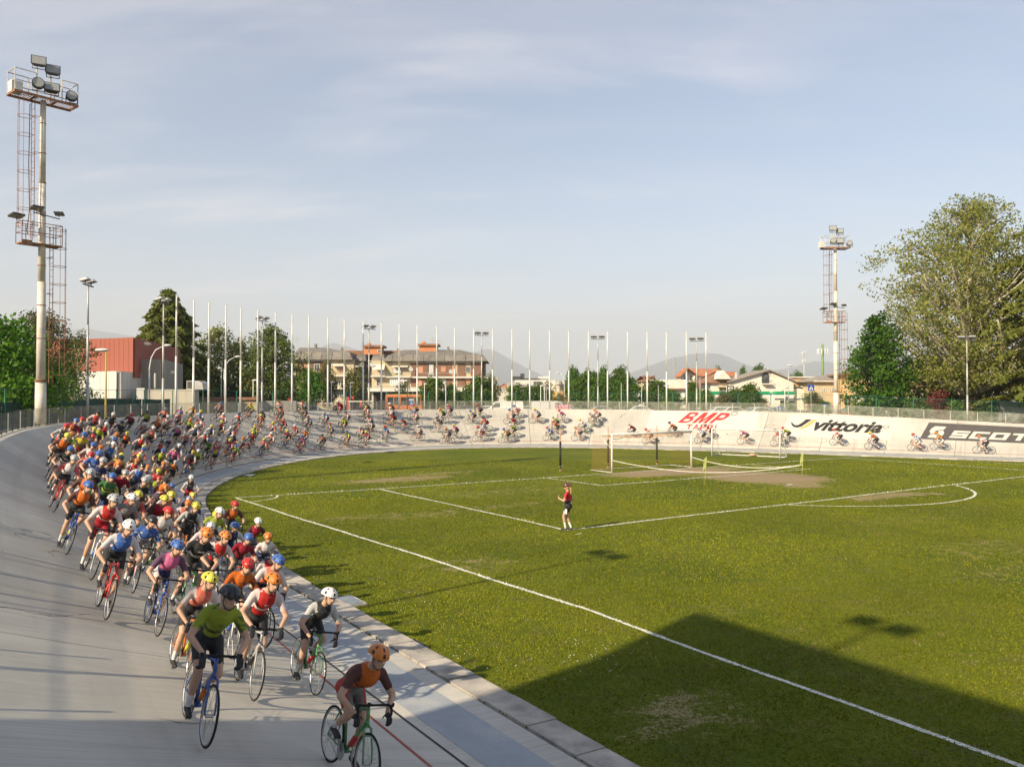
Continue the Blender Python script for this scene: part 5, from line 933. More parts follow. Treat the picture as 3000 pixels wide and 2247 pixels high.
for xa, xb, ya, yb, o_ in ((807,832,787,798,1.3),(717,744,785,790,1.0),(764,783,786,791,2.0),(848,882,789.5,792,1.0)):
    yy = 2.2 if xa == 764 else 0; m = MB(); m.add([(B.X(xa),yy-.02,B.Z(ya)),(B.X(xb),yy-.02,B.Z(ya)),(B.X(xb),yy-o_,B.Z(yb)),(B.X(xa),yy-o_,B.Z(yb)),(B.X(xb),yy-o_,B.Z(yb+1.6)),(B.X(xa),yy-o_,B.Z(yb+1.6))], [(0,1,2,3),(3,2,4,5)]); m.build('awning', 'awning', B.o)
for x, y in ((889,798),(975,803),(805,788),(784,789)):
    m = MB(); c = (B.X(x),-1.0,B.Z(y)); m.tube(c, (c[0]-.05,c[1]+.1,c[2]-.02), .42, .3, 14); m.tube((c[0],c[1]+.1,c[2]), (c[0]+.2,-.1,c[2]-.5), .03, n=5); m.build('satellite_dish', 'frame_white', B.o)
for x, yt in ((935,727),(946,733),(782,738),(642,727)): 
    m = MB(); q = B.d+6; c = xat(x, q)-B.x0; zt = hgt(yt, q)-GZ; m.tube((c,6,B.Z(768)), (c,6,zt), .03, n=5)
    for k in range(3): m.tube((c-.7+.15*k,6,zt-.3-.3*k), (c+.7-.15*k,6,zt-.3-.3*k), .02, n=4)
    m.build('antenna', 'metal_grey', B.o)
for x0_, x1_ in ((844,858),(895,910)): sign_text(B.o, 'shop_lettering', 'GELATERIA', B.X(x0_), B.X(x1_), B.Z(853.6), B.Z(851), -.32, 'sign_white')
B.box('garage_shutter', 716, 746, 839, 858, 'metal_grey', -.06, -.004)
# ---- red and grey hall at the left
def slabface(B_, name, p0, p1, ya0, ya1, z0, mt, w=1.1, lip=.05, thick=.10):
    """cladding panels along a straight wall from p0 to p1 (local x,y), top following two heights"""
    p0, p1 = np.array(p0, float), np.array(p1, float); L_ = np.linalg.norm(p1-p0); n = max(1, int(L_/w)); d = (p1-p0)/L_; nn = np.array([d[1], -d[0]])
    for i in range(n):
        a, b = p0+d*(L_*i/n+.012), p0+d*(L_*(i+1)/n-.012); za = ya0+(ya1-ya0)*i/n; zb = ya0+(ya1-ya0)*(i+1)/n; m = MB(); q = nn*thick
        m.add([(a[0],a[1],z0),(b[0],b[1],z0),(b[0],b[1],zb),(a[0],a[1],za),(a[0]+q[0],a[1]+q[1],z0),(b[0]+q[0],b[1]+q[1],z0),(b[0]+q[0],b[1]+q[1],zb),(a[0]+q[0],a[1]+q[1],za)], [(0,1,2,3),(7,6,5,4),(0,4,5,1),(1,5,6,2),(2,6,7,3),(3,7,4,0)]); m.build(name, mt, B_.o)
B = Bld('industrial_hall', 'red-topped grey industrial hall with ducts behind the fence', 70, x=290)
X, Z = B.X, B.Z
def PQ(x, y): return (xat(x, B.d+y)-B.x0, y)
def core(name, poly, z0, z1, mt): m = MB(); m.prism([PQ(*p) for p in poly], z0, z1, 'z'); return m.build(name, mt, B.o)
def H4(y): return hgt(y, 74)-GZ
core('red_volume', [(95,8.2),(289,4.2),(386,22),(200,26)], H4(815), H4(729.5), 'clad_red')
slabface(B, 'red_panel', PQ(95,8.1), PQ(289,4.1), H4(729), H4(729), H4(816), 'clad_red', .55); slabface(B, 'red_panel', PQ(289.8,4.15), PQ(387,22), H4(729), H4(729), H4(816), 'clad_red', .9)
core('white_volume', [(125,5.2),(254,1.2),(304,6.5),(170,12)], 0, Z(802.5), 'clad_white'); slabface(B, 'white_panel', PQ(125,5.0), PQ(254,1.0), Z(801), Z(801), 0, 'clad_white', .95); slabface(B, 'white_panel', PQ(254.8,1.05), PQ(303,6.1), Z(801), Z(801), 0, 'clad_white', .8)
core('grey_volume', [(297,6.3),(348,6.3),(392,17.5),(330,19)], 0, hgt(777,76)-GZ, 'clad_grey'); slabface(B, 'grey_panel', PQ(297,6.2), PQ(349,6.2), hgt(776,76)-GZ, hgt(776,76)-GZ, 0, 'clad_grey', 2.0); slabface(B, 'grey_panel', PQ(349.5,6.25), PQ(393,18), hgt(776,76)-GZ, hgt(776,76)-GZ, 0, 'clad_grey', 2.6)
core('cream_volume', [(300,1.5),(421,1.5),(430,8),(315,8)], 0, Z(842), 'clad_cream'); slabface(B, 'cream_panel', PQ(314,1.4), PQ(422,1.4), Z(841), Z(841), 0, 'clad_cream', 1.4); slabface(B, 'white_panel', PQ(296,1.2), PQ(314,1.2), Z(838), Z(838), 0, 'clad_white', .7)
m = MB(); m.prism([(X(388),Z(841)),(X(411),Z(841)),(X(408),Z(826)),(X(400),Z(821)),(X(389),Z(821))], 3.0, 4.6, 'y'); m.build('duct_hood', 'metal_grey', B.o)
m = MB(); m.bb((X(371),3.2,Z(841)), (X(384),4.4,Z(821))); m.build('duct_box', 'metal_grey', B.o); m = MB(); m.bb((X(373),3.15,Z(838)), (X(382),3.19,Z(823))); m.build('duct_mouth', 'dark_grey', B.o)
for x, y, yy in ((268,735.5,4.5),(273,735.5,4.4),(277,737.5,4.3),(312,800,6.1),(318,800,6.1)): m = MB(); c = (X(x),yy,Z(y)); m.tube(c, (c[0],c[1]-.5,c[2]), .11, n=10); m.tube((c[0],c[1]-.505,c[2]), (c[0],c[1]-.5,c[2]), .09, n=10, m=1); m.build('vent_pipe', ['metal_grey','dark_grey'], B.o)
for x, w in ((248,4),(283,3)): m = MB(); m.bb((X(x),.9 if x < 260 else 4.5,0), (X(x)+.12,1.0 if x < 260 else 4.7,Z(803))); m.build('drain_pipe', 'metal_grey', B.o)
B2 = Bld('low_annex', 'low dark flat-roofed annex with pale green screens by the fence', 62, x=190)
B2.box('wall', 140, 228, 868, 892, 'clad_grey', 0, 4, base=True); B2.box('roof_slab', 132, 233, 861, 868, 'dark_grey', -.5, 4.5); B2.box('roof_edge', 160, 252, 871, 873, 'metal_grey', -.9, -.52)
mat('green_screen', (.22,.42,.31), .6, .1, 2)
for x, w in ((197,14),(219,18)): B2.box('screen', x-w/2, x+w/2, 874, 886, 'green_screen', -.08, -.02)
for x in (165, 178): B2.box('air_conditioner', x-5, x+5, 855.5, 861, 'frame_white', .6, 1.1)
B3 = Bld('garden_wall', 'long low cream wall capped with rough stone', 84, 'wall', x=480)
B3.box('wall', 408, 556, 864, 885, 'render_cream', 0, .4, base=True); B3.box('coping', 404, 558, 858, 864, 'roof_brown', -.25, .6); B3.box('dark_band', 556, 640, 866, 880, 'clad_grey', 1.0, 1.5, base=True)
# ---- factory roofs and yellow wall
B = Bld('factory_block', 'white and yellow factory with grey roof plant and ducts', 175, x=1150)
B.box('white_wall', 1070, 1173, 847, 880, 'render_white', 0, 10, base=True); B.box('yellow_wall', 1173, 1228, 846, 880, 'render_yellow', -.02, 10, base=True); B.box('upper_wall', 1112, 1200, 821, 847, 'concrete_white', 4, 9); B.box('upper_wall', 1196, 1222, 823, 847, 'render_white', 4.2, 9)
B.box('dark_roof', 1106, 1124, 813, 821, 'dark_grey', 4, 9); B.box('dark_roof', 1124, 1166, 817.5, 821, 'dark_grey', 4, 9); B.box('roof_plant', 1124, 1133, 807, 818, 'dark_grey', 5, 7); B.box('silo', 1066, 1076, 813, 850, 'metal_grey', 2, 5); B.box('roof_deck', 1163, 1188, 813, 818, 'concrete_white', 4.5, 8)
for xa, xb, ya in ((1095,1124,826),(1122,1142,830),(1100,1112,838),(1142,1160,832),(1078,1092,838)): B.box('roof_unit', xa, xb, ya, 847, 'metal_grey', 1+random.random(), 3.5)
B.box('glass_bay', 1152, 1170, 824, 844, 'window_glass', 3.85, 3.98)
for i in range(6): B.box('bay_mullion', 1152+i*3.4, 1152.7+i*3.4, 824, 844, 'metal_grey', 3.7, 3.84)
m = MB(); c = B.X(1209); m.tube((c,3,B.Z(846)), (c,3,B.Z(826)), .45, n=12); m.tube((c,3,B.Z(830)), (c,3,B.Z(824)), .8, n=12); m.tube((c,3,B.Z(824)), (c,3,B.Z(821)), .6, .3, 12); m.build('chimney_cowl', 'metal_grey', B.o)
m = MB()
for i in range(7): m.tube((B.X(1216+i*2.0),2.5,B.Z(847)), (B.X(1222+i*2.0),2.5,B.Z(838)), .12, n=5)
m.build('slanted_bars', 'roof_brown', B.o)['kind'] = 'stuff'
B.box('dark_tower', 1217, 1238, 831, 850, 'roof_brown', 3, 8)
m = MB(); c = np.array([B.X(1211), -.08, B.Z(857)]); R_ = wD(8.5, 175); m.tube(c, c+[0,.05,0], R_, n=28); m.build('emblem_ring', 'sign_red', B.o); m = MB(); m.tube(c+[0,-.02,0], c+[0,-.001,0], R_*.82, n=28); m.build('emblem_disc', 'render_cream', B.o)
m = MB(); rr = random.Random(3)
for i in range(16): a = rr.uniform(0,6.28); q = rr.uniform(.1,.62)*R_; m.box((c[0]+q*math.cos(a), c[1]-.03, c[2]+q*math.sin(a)), (R_*.1, .01, R_*rr.uniform(.18,.34)))
m.build('emblem_marks', 'sign_red', B.o)['kind'] = 'stuff'
B = Bld('terracotta_house', 'small far house with red roof left of the factory', 260, x=1090); B.box('wall', 1078, 1104, 838, 850, 'render_cream', 0, 8, base=True); B.hip('roof', 1077, 1105, 838, 829, 'roof_tile', depth=8)
# ---- houses on the right
B = Bld('small_tiled_house', 'small house with brown hipped roof beside the white flat block', 215, x=1400); B.box('wall', 1387, 1416, 823, 880, 'render_cream', 0, 8, base=True); B.hip('roof', 1386, 1417, 823, 812, 'roof_brown', depth=8, hipw=4); B.win(1393, 828, 836, 5); B.win(1408, 828, 836, 5); B.box('chimney', 1390, 1393, 811, 818, 'roof_brown', 3, 4); B.box('chimney', 1412, 1415, 811, 818, 'roof_brown', 3, 4)
B = Bld('white_flat_block', 'long white flat-roofed block with blue strip window', 185, x=1450); B.box('upper_wall', 1417, 1482, 820, 843, 'render_white', 1, 9, base=True); B.box('wall', 1390, 1540, 842, 885, 'render_white', 0, 9, base=True); B.box('eave', 1385, 1492, 839, 842, 'roof_brown', -.8, .9)
mat('blue_glass', (.06,.12,.20), .2, .2, 3); B.win(1458, 847, 858, 22, y=0, panes=1); B.box('blue_strip', 1448, 1468, 848, 857, 'blue_glass', -.05, -.03); B.box('wall_sign', 1471, 1485, 848, 865, 'sign_white', -.1, -.02); [B.win(x, 846, 856, 5) for x in (1503, 1530)]
for i in range(9): B.box('window_bar', 1447.5+i*2.4, 1448+i*2.4, 847.5, 857.5, 'frame_white', -.09, -.055)
B = Bld('orange_roof_house', 'tall white house with orange gable roof and corner balcony', 205, x=1520); B.box('wall', 1480, 1582, 812, 880, 'render_white', 1, 10, base=True); B.hip('roof', 1481, 1582, 811, 795, 'roof_tile', .6, 9, 3, 1)
m = MB(); xa, xb, xm = B.X(1466), B.X(1505), B.X(1484); m.prism([(xa,B.Z(812)),(xm,B.Z(794)),(xb,B.Z(809)),(xb,B.Z(811.5)),(xm,B.Z(797)),(xa,B.Z(815))], -1.6, 5, 'y'); m.build('gable_roof', 'roof_tile', B.o); m = MB(); m.prism([(B.X(1470),B.Z(842)),(B.X(1502),B.Z(842)),(B.X(1502),B.Z(811)),(xm,B.Z(798)),(B.X(1470),B.Z(813))], .3, 5, 'y'); m.build('gable_wall', 'render_white', B.o)
B.balcony(1472, 1500, 818, 824, 'render_white', 1.4, 'rail_dark', .3); B.win(1480, 812, 823, 6, y=.3); B.win(1493, 812, 823, 6, y=.3); B.box('side_roof', 1556, 1588, 803, 815, 'roof_tile', 2, 10); B.win(1520, 818, 828, 6, y=1); B.win(1556, 818, 828, 6, y=1)
B.hip('lower_roof', 1472, 1545, 837, 818, 'roof_brown', .5, 8, 7, -3); B.box('lower_wall', 1473, 1544, 838, 880, 'render_white', -2.6, .9, base=True); B.win(1494, 848, 860, 7, y=-2.6); B.win(1528, 848, 860, 7, y=-2.6)
B = Bld('arch_gable_house', 'cream house with broad gable and arched upper window', 165, x=1605)
B.box('wall', 1535, 1575, 824, 882, 'render_white', 1.5, 10, base=True); m = MB(); m.prism([(B.X(1576),0),(B.X(1714),0),(B.X(1714),B.Z(824.5)),(B.X(1661),B.Z(802)),(B.X(1576),B.Z(824.5))], 0, 10, 'y'); m.build('gable_wall', 'render_white', B.o)
m = MB(); a = [(B.X(1571),B.Z(826)),(B.X(1661),B.Z(800.5)),(B.X(1719),B.Z(826)),(B.X(1719),B.Z(823.4)),(B.X(1661),B.Z(798)),(B.X(1571),B.Z(823.4))]; m.add([(p, -.7, q) for p, q in a]+[(p, 10.6, q) for p, q in a], [(0,1,7,6),(1,2,8,7),(5,4,10,11),(4,3,9,10),(0,5,4,1),(1,4,3,2),(6,7,10,11),(7,8,9,10),(0,6,11,5),(2,3,9,8)]); m.build('gable_roof', 'roof_light', B.o)
B.hip('wing_roof', 1528, 1600, 825, 801, 'roof_brown', .4, 10, 4, 1.2); m = MB(); m.prism([(B.X(1548),B.Z(819)),(B.X(1562),B.Z(800)),(B.X(1579),B.Z(819))], -.4, 5, 'y'); m.build('dormer_gable', 'render_white', B.o)
B.box('loggia', 1553, 1576, 820, 845, 'render_yellow', 1.3, 1.48); B.balcony(1553, 1576, 829, 833.5, 'render_white', .9, 'metal_grey', 1.3); B.box('loggia', 1554, 1575, 840, 858, 'render_yellow', 1.3, 1.48); B.win(1566, 843, 856, 12, y=1.25); B.win(1560, 821, 829, 5, y=1.25); B.box('flue', 1588, 1591, 805, 818, 'concrete_white', -.1, .2)
c = np.array([B.X(1653.5), -.04, B.Z(812)]); R_ = wD(8, 165); m = MB(); pts = [(c[0]+R_*math.cos(a), c[2]+R_*math.sin(a)) for a in np.linspace(0, math.pi, 15)]+[(c[0]-R_, B.Z(829)), (c[0]+R_, B.Z(829))]; m.prism(pts, -.05, -.01, 'y'); m.build('arch_recess', 'dark_grey', B.o); m = MB(); pts = [(c[0]+R_*.6*math.cos(a), c[2]-.2+R_*.7*math.sin(a)) for a in np.linspace(0, math.pi, 15)]+[(c[0]-R_*.6, B.Z(829)), (c[0]+R_*.6, B.Z(829))]; m.prism(pts, -.08, -.055, 'y'); m.build('arch_pane', 'window_glass', B.o)
m = MB(); m.path([(c[0]+(R_+.08)*math.cos(a), -.06, c[2]+(R_+.08)*math.sin(a)) for a in np.linspace(0, math.pi, 15)], .1, 5); m.build('arch_trim', 'concrete_white', B.o); B.balcony(1645, 1665, 822, 828.5, 'render_white', 1.0)
for x in (1592, 1690): B.win(x, 842, 850, 5)
B.box('terrace_wall', 1713, 1758, 816, 838, 'render_ochre', 3, 9); B.box('terrace_roof', 1711, 1760, 813.5, 816, 'concrete_white', 2.6, 9); B.balcony(1708, 1760, 826, 834, 'render_white', 2.0, 'rail_dark', 3); B.box('link_wall', 1713, 1760, 839, 882, 'render_white', 1.0, 9, base=True)
B = Bld('long_cream_house', 'long cream house with pale hipped roof beside the right mast', 160, x=1820); B.box('wall', 1759, 1856, 824, 884, 'render_cream', 0, 9, base=True); B.hip('roof', 1756, 1880, 822.5, 808, 'roof_light', .8, 9, 5); B.box('gutter', 1754, 1860, 822.8, 825, 'render_white', -.85, -.65)
for x in (1777,1781,1794,1798): B.win(x, 838, 846, 3.2, panes=1)
for x, w in ((1821,9),(1846,5),(1851,5)): B.win(x, 839, 848, w, 'shutter_grey', frame='frame_white')
B.win(1820, 826, 831, 8, 'shutter_grey', frame='shutter_grey'); B.box('balcony_slab', 1816, 1858, 833, 835.5, 'roof_brown', -.9, 0); B.box('orange_band', 1843, 1860, 850, 856, 'render_ochre', -.1, 0)
B = Bld('bar_building', 'tall ochre building with ground-floor bar sign and balconies', 150, x=1900); B.box('wall', 1854, 1960, 807, 885, 'render_ochre', 0, 12, base=True); B.hip('roof', 1850, 1962, 806, 799, 'roof_brown', .6, 12, 4); 
for y0_ in (818, 846):
    B.win(1885, y0_-4, y0_+7, 6); B.win(1895, y0_-4, y0_+9, 8); B.balcony(1879, 1904, y0_+3, y0_+9.5, 'concrete_white', 1.2, 'rail_dark'); B.win(1922, y0_-4, y0_+7, 7); B.win(1944, y0_-4, y0_+7, 7)
B.box('portico', 1858, 1930, 863, 885, 'dark_shop', -.5, .02); B.box('sign_board', 1836, 1916, 856.6, 861.8, 'sign_white', -2.5, -2.3); B.box('awning_band', 1838, 1914, 862.5, 866.5, 'awning', -2.3, -1.0); B.box('awning_band', 1830, 1854, 862.5, 866.5, 'awning', -1.2, -1.0)
sign_text(B.o, 'sign_lettering', 'Bar Tabacchi Pizzeria JO', B.X(1838), B.X(1906), B.Z(861.2), B.Z(857.3), -2.52, 'sign_black')
for x in (1842, 1868, 1893): B.box('pillar', x-.8, x+.8, 862, 886, 'concrete_white', -2.4, -2.0, base=True)
B = Bld('brick_house', 'orange brick house with white balcony behind the plane tree', 108, x=2160); B.box('wall', 2080, 2150, 800, 892, 'render_orange', 0, 9, base=True); B.box('wing_wall', 2112, 2260, 826, 892, 'render_orange', 1.2, 9, base=True); B.box('balcony_band', 2106, 2260, 846, 859, 'render_white', -1.6, 1.1); B.box('portico', 2108, 2240, 860, 892, 'shutter', .9, 1.15, base=True); B.win(2164, 866, 876, 16, y=.8); B.win(2122, 866, 880, 8, y=.8)
for x in (2114, 2196): B.box('pillar', x-2, x+2, 859, 890, 'render_cream', -1.4, -.9, base=True)
for y in (806, 826): B.win(2092, y, y+12, 9); B.win(2128, y-4, y+8, 9)
B = Bld('pale_house', 'pale cream house glimpsed between chestnut and plane tree', 125, x=2000); B.box('wall', 1965, 2070, 832, 890, 'render_cream', 0, 9, base=True); B.hip('roof', 1962, 2072, 831, 818, 'roof_brown', .5, 9, 3); [B.win(x, 842, 856, 9) for x in (1985, 2012, 2040)]
# ---- filling station
B = Bld('filling_station', 'filling station canopy with green fascia and kiosk', 140, x=1640); B.box('canopy', 1532, 1716, 852, 856, 'sign_white', 0, 7)
for xa, xb in ((1534,1560),(1560,1600),(1600,1640),(1640,1660),(1677,1698),(1698,1716)): B.box('fascia_panel', xa+.15, xb-.15, 845.5, 851.8, 'green_sign', -.12, 7.1)
B.box('fascia_panel', 1660.2, 1676.8, 845.5, 851.8, 'green_sign_bright', -.12, 7.1)
for x in (1575, 1640, 1700): B.box('column', x-1.5, x+1.5, 856, 884, 'frame_white', 1, 1.4, base=True)
B.box('kiosk', 1697, 1716, 865, 884, 'concrete_white', 3, 6, base=True); B.box('kiosk_roof', 1690, 1740, 861, 864, 'metal_grey', 2.2, 6.4); B.win(1709, 868, 877, 7, y=3)
B.box('sign_box', 1568, 1583, 834, 849, 'sign_white', -.7, -.3); m = MB(); c = (B.X(1575.5), -.74, B.Z(841.5)); w = .62
for s_ in ((0,w*.85,w*1.8,.16),(0,-w*.85,w*1.8,.16),(-w*.85,0,.16,w*1.8),(w*.85,0,.16,w*1.8)): m.box((c[0]+s_[0], c[1], c[2]+s_[1]), (s_[2], .03, s_[3]))
m.path([(c[0]-.35,c[1],c[2]-.1),(c[0],c[1],c[2]+.28),(c[0]+.35,c[1],c[2]-.1)], .07, 4); m.box((c[0],c[1],c[2]-.38), (.8,.03,.14)); m.build('sign_emblem', 'sign_black', B.o)
# ---------------------------------------------------------------- street furniture, signs, vehicles beyond the fence
mat('lamp_white', (.66,.66,.63), .4, .05, 3); mat('pole_yellow', (.50,.38,.06), .5, .15, 2); mat('barrier_red', (.52,.08,.05), .5, .12, 3); mat('mast_green', (.16,.26,.09), .6, .15, 2)
def street_lamp(x, ytop, depth, lab, arm=0.0, pm='lamp_white', hw=.55, face=1):
    f = empty('street_lamp', gp(x, depth), 0, lab, 'street lamp', 'street lamps'); h = hz_(ytop, depth); m = MB()
    if arm:
        a = abs(arm); sg = 1 if arm > 0 else -1; m.path([(0,0,-.3),(0,0,h*.55),(0,0,h*.74),(sg*a*.12,0,h*.86),(sg*a*.42,0,h*.95),(sg*a,0,h)], [.085,.07,.055,.05,.045,.04], 8); hx = sg*(a+.25)
    else: m.path([(0,0,-.3),(0,0,h*.5),(0,0,h)], [.08,.06,.045], 8); hx = face*hw*.35
    m.build('pole', pm, f, True); m = MB(); m.ball((hx,0,h+.03), (hw*.62,.16,.10), 10, 6); m.build('lamp_head', 'lamp_white', f, True); m = MB(); m.ball((hx,0,h-.02), (hw*.5,.12,.075), 8, 5); m.build('diffuser', 'lamp_glass', f, True)
for a in ((229,757,51,'street lamp on a yellow pole before the white cladding',0,'pole_yellow',.75,-1),(323,747,66,'curved-arm street lamp before the grey hall',1.15,'lamp_white',.6,1),(484,771,92,'curved-arm street lamp before the yellow-green birch',1.3,'lamp_white',.6,1),(478,796,96,'small straight lamp behind the curved-arm lamp',0,'lamp_white',.5,-1),(594,784,100,'curved-arm street lamp before the weeping birch',1.2,'lamp_white',.6,1),(547,822,95,'short straight lamp by the garden wall',0,'lamp_white',.6,1),(716,826,105,'short lamp before the apartment left wing, left one',0,'lamp_white',.5,1),(757,828,108,'short lamp before the apartment left wing, right one',0,'lamp_white',.5,1),(880,823,112,'dark short lamp near the orange bus',0,'rail_dark',.5,-1),(917,830,112,'short lamp beside the one-way sign',0,'lamp_white',.4,1),(963,828,113,'short lamp among the brick-side trees',0,'lamp_white',.4,-1),(1168,834,112,'short lamp before the yellow wall, left of a close pair',0,'lamp_white',.5,1),(1176,834,114,'short lamp before the yellow wall, right of a close pair',0,'lamp_white',.5,-1),(1219,806,150,'tall thin arm lamp over the yellow wall',-.9,'lamp_white',.6,1),(1695,838,112,'short lamp under the green canopy',0,'lamp_white',.5,1),(1669,848,112,'lamp beside the filling station canopy',0,'lamp_white',.4,-1),(1703,790,118,'tall straight lamp before the long cream house',0,'galv',.7,1),(1846,836,125,'curved-arm lamp before the bar building',-1.2,'galv',.5,1)): street_lamp(*a)
def thin_pole(x, yt, d, lab): f = empty('thin_pole', gp(x,d), 0, lab, 'pole'); h = hz_(yt,d); m = MB(); m.tube((0,0,-.3), (0,0,h), .05, .04, n=7); m.build('shaft', 'galv', f, True); m = MB(); m.ball((0,0,h), (.06,.06,.04), 7, 4); m.build('cap', 'galv', f)
for x, yt, d, lab in ((1180,838,113,'thin grey pole right of the close lamp pair'),(1342,828,100,'thin grey pole before the tall green group, left one'),(1386,826,100,'thin grey pole before the tall green group, right one'),(1422,832,110,'thin grey pole before the white flat block'),(1512,815,104,'thin pole beside the twin lamp above the lettering'),(1870,862,88,'thin pole right of the right mast'),(1895,858,90,'second thin pole right of the right mast')): thin_pole(x, yt, d, lab)
def sign(name, x, y, d, w, h, lab, face, marks, shape='box', foot=True, rz=0):
    f = empty(name, gp(x,d), rz, lab, 'sign', 'road signs'); z = hz_(y, d); W_ = wD(w,d); H_ = wD(h,d); m = MB()
    m.tube((0,.05,-.2), (0,.05,z+H_*.4), .035, n=6); m.build('post', 'galv', f); m = MB()
    if shape == 'box': m.box((0,0,z), (W_,.04,H_))
    elif shape == 'disc': m.tube((0,-.02,z), (0,.02,z), W_/2, n=20)
    else: m.prism([(-W_/2,z+H_/2),(W_/2,z+H_/2),(0,z-H_/2)], -.02, .02, 'y')
    m.build('plate', face, f)
    for i, (kind, pts, mt) in enumerate(marks):
        m = MB(); yy = -.024-.004*i
        if kind == 'poly': m.add([(p*W_/2, yy, z+q*H_/2) for p, q in pts], [tuple(range(len(pts)))])
        if kind == 'disc': m.tube((0,yy-.002,z), (0,yy+.001,z), W_/2*pts, n=20)
        m.build('mark', mt, f)
tri = [(-.72,-.6),(.72,-.6),(0,.72)]; fig = [(-.12,-.5),(.1,-.5),(.16,-.1),(.05,.3),(-.1,.3),(-.2,-.1)]; arrow = [(-.12,-.75),(.12,-.75),(.12,.1),(.4,.1),(0,.75),(-.4,.1),(-.12,.1)]
cross = [('poly',tri,'sign_white'),('poly',fig,'sign_black')]
sign('crossing_sign', 1752, 838, 112, 13, 12.5, 'large blue pedestrian crossing sign over the young tree', 'sign_blue', cross); sign('crossing_sign', 1684, 881, 100, 8, 8, 'small blue crossing sign by the filling station kiosk', 'sign_blue', cross); sign('crossing_sign', 1782, 876, 98, 7, 8, 'small blue crossing sign left of the right mast', 'sign_blue', cross)
sign('one_way_sign', 888.5, 871, 108, 6, 8, 'blue one-way arrow sign before the gelateria', 'sign_sky', [('poly',arrow,'sign_white')]); sign('name_plate', 888.5, 863.5, 108.4, 9, 3, 'pale blue street name plate above the one-way sign', 'sign_white', [('poly',[(-.9,-.3),(.9,-.3),(.9,.4),(-.9,.4)],'sign_sky')])
nop = [('disc',.98,'sign_red'),('disc',.76,'sign_blue'),('poly',[(-.62,.5),(-.5,.62),(.62,-.5),(.5,-.62)],'sign_red')]
sign('no_parking_sign', 403, 862, 76, 10.5, 10.5, 'round blue and red no-parking sign before the cream wall', 'sign_red', nop, 'disc'); sign('no_parking_sign', 1799, 878, 97, 6, 8, 'round no-parking sign beside the right mast', 'sign_red', nop, 'disc')
yld = [('poly',[(-.62,.72),(.62,.72),(0,-.55)],'sign_white')]
sign('yield_sign', 1659, 874, 102, 9, 8, 'red and white yield triangle below the canopy', 'sign_red', yld, 'tri'); sign('yield_sign', 1740, 876, 102, 9, 8, 'red and white yield triangle left of the young tree', 'sign_red', yld, 'tri')
sign('direction_sign', 1660, 884, 101.5, 7, 7, 'round blue arrow sign under the yield triangle', 'sign_blue', [('disc',.55,'sign_white')], 'disc'); sign('disabled_sign', 773, 869, 99, 5, 4.5, 'small blue parking sign by the red barriers', 'sign_sky', [('poly',[(-.4,-.5),(.3,-.5),(.3,.4),(-.1,.5)],'sign_white')])
f = empty('totem_sign', gp(1831,122), 0, 'tall black vertical sign beside the bar building', 'sign'); Zt = lambda y: hz_(y,122); w = wD(5,122); m = MB(); m.bb((-w,0,Zt(886)), (w,.3,Zt(855))); m.build('board', 'sign_black', f); sign_text(f, 'lettering', 'ROXY', -w*.55, w*.35, Zt(878), Zt(862), -.01, 'sign_white', rot=True); m = MB(); m.bb((-w*.6,-.02,Zt(886)), (w*.6,-.002,Zt(880))); m.build('poster', 'sign_white', f)
# telecom masts and pylon
def telecom(x, yt, d, lab, pm, r, ring):
    f = empty('telecom_mast', gp(x,d), 0, lab, 'telecom mast', 'telecom masts'); h = hz_(yt,d); m = MB(); m.tube((0,0,0), (0,0,h*.985), r, r*.75, 12); m.build('shaft', pm, f, True)
    zs = (h*.86,) if ring else (h*.95, h*.80)
    for z in zs:
        for k in range(9 if ring else 5): a = k*6.28/(9 if ring else 5); q = np.array([math.cos(a), math.sin(a), 0])*(1.5 if ring else .6); m = MB(); m.tube([0,0,z], q+[0,0,z], .05, n=4); m.box(q+np.array([0,0,z+.2]), (.3,.25,1.7 if ring else 1.2)); m.build('antenna', 'lamp_white', f)
    m = MB(); m.tube((0,0,h*.9), (0,0,h*1.03), .06, n=5); m.build('whip', 'galv', f)
telecom(1777, 742, 260, 'green telecom mast with a ring of white antennas', 'mast_green', .45, True); telecom(1737, 758, 300, 'slim grey telecom mast with stacked white antennas', 'galv', .2, False)
def lattice(x, yt, d, lab, wb):
    f = empty('pylon', gp(x,d), 0, lab, 'pylon'); h = hz_(yt,d); m = MB(); c = [(-1,-1),(1,-1),(1,1),(-1,1)]
    lv = np.linspace(0, h, 10); W_ = lambda z: wb*(1-.86*z/h)
    for a, b in c: m.tube((a*wb,b*wb,0), (a*W_(h),b*W_(h),h), .09, n=4)
    for i in range(9):
        for k in range(4): p, q = c[k], c[(k+1) % 4]; m.tube((p[0]*W_(lv[i]),p[1]*W_(lv[i]),lv[i]), (q[0]*W_(lv[i+1]),q[1]*W_(lv[i+1]),lv[i+1]), .05, n=3); m.tube((q[0]*W_(lv[i]),q[1]*W_(lv[i]),lv[i]), (p[0]*W_(lv[i+1]),p[1]*W_(lv[i+1]),lv[i+1]), .05, n=3)
    m.build('lattice', 'galv', f)
    for z, L_ in ((.80,2.6),(.88,3.0),(.95,2.4)): m = MB(); m.tube((-L_,0,h*z), (L_,0,h*z), .1, n=4); m.build('crossarm', 'galv', f)
lattice(1457, 770, 620, 'grey lattice electricity pylon before the mountains', 3.4); lattice(402, 744, 330, 'grey lattice pylon between conifer and yellow-green birch', 1.6)
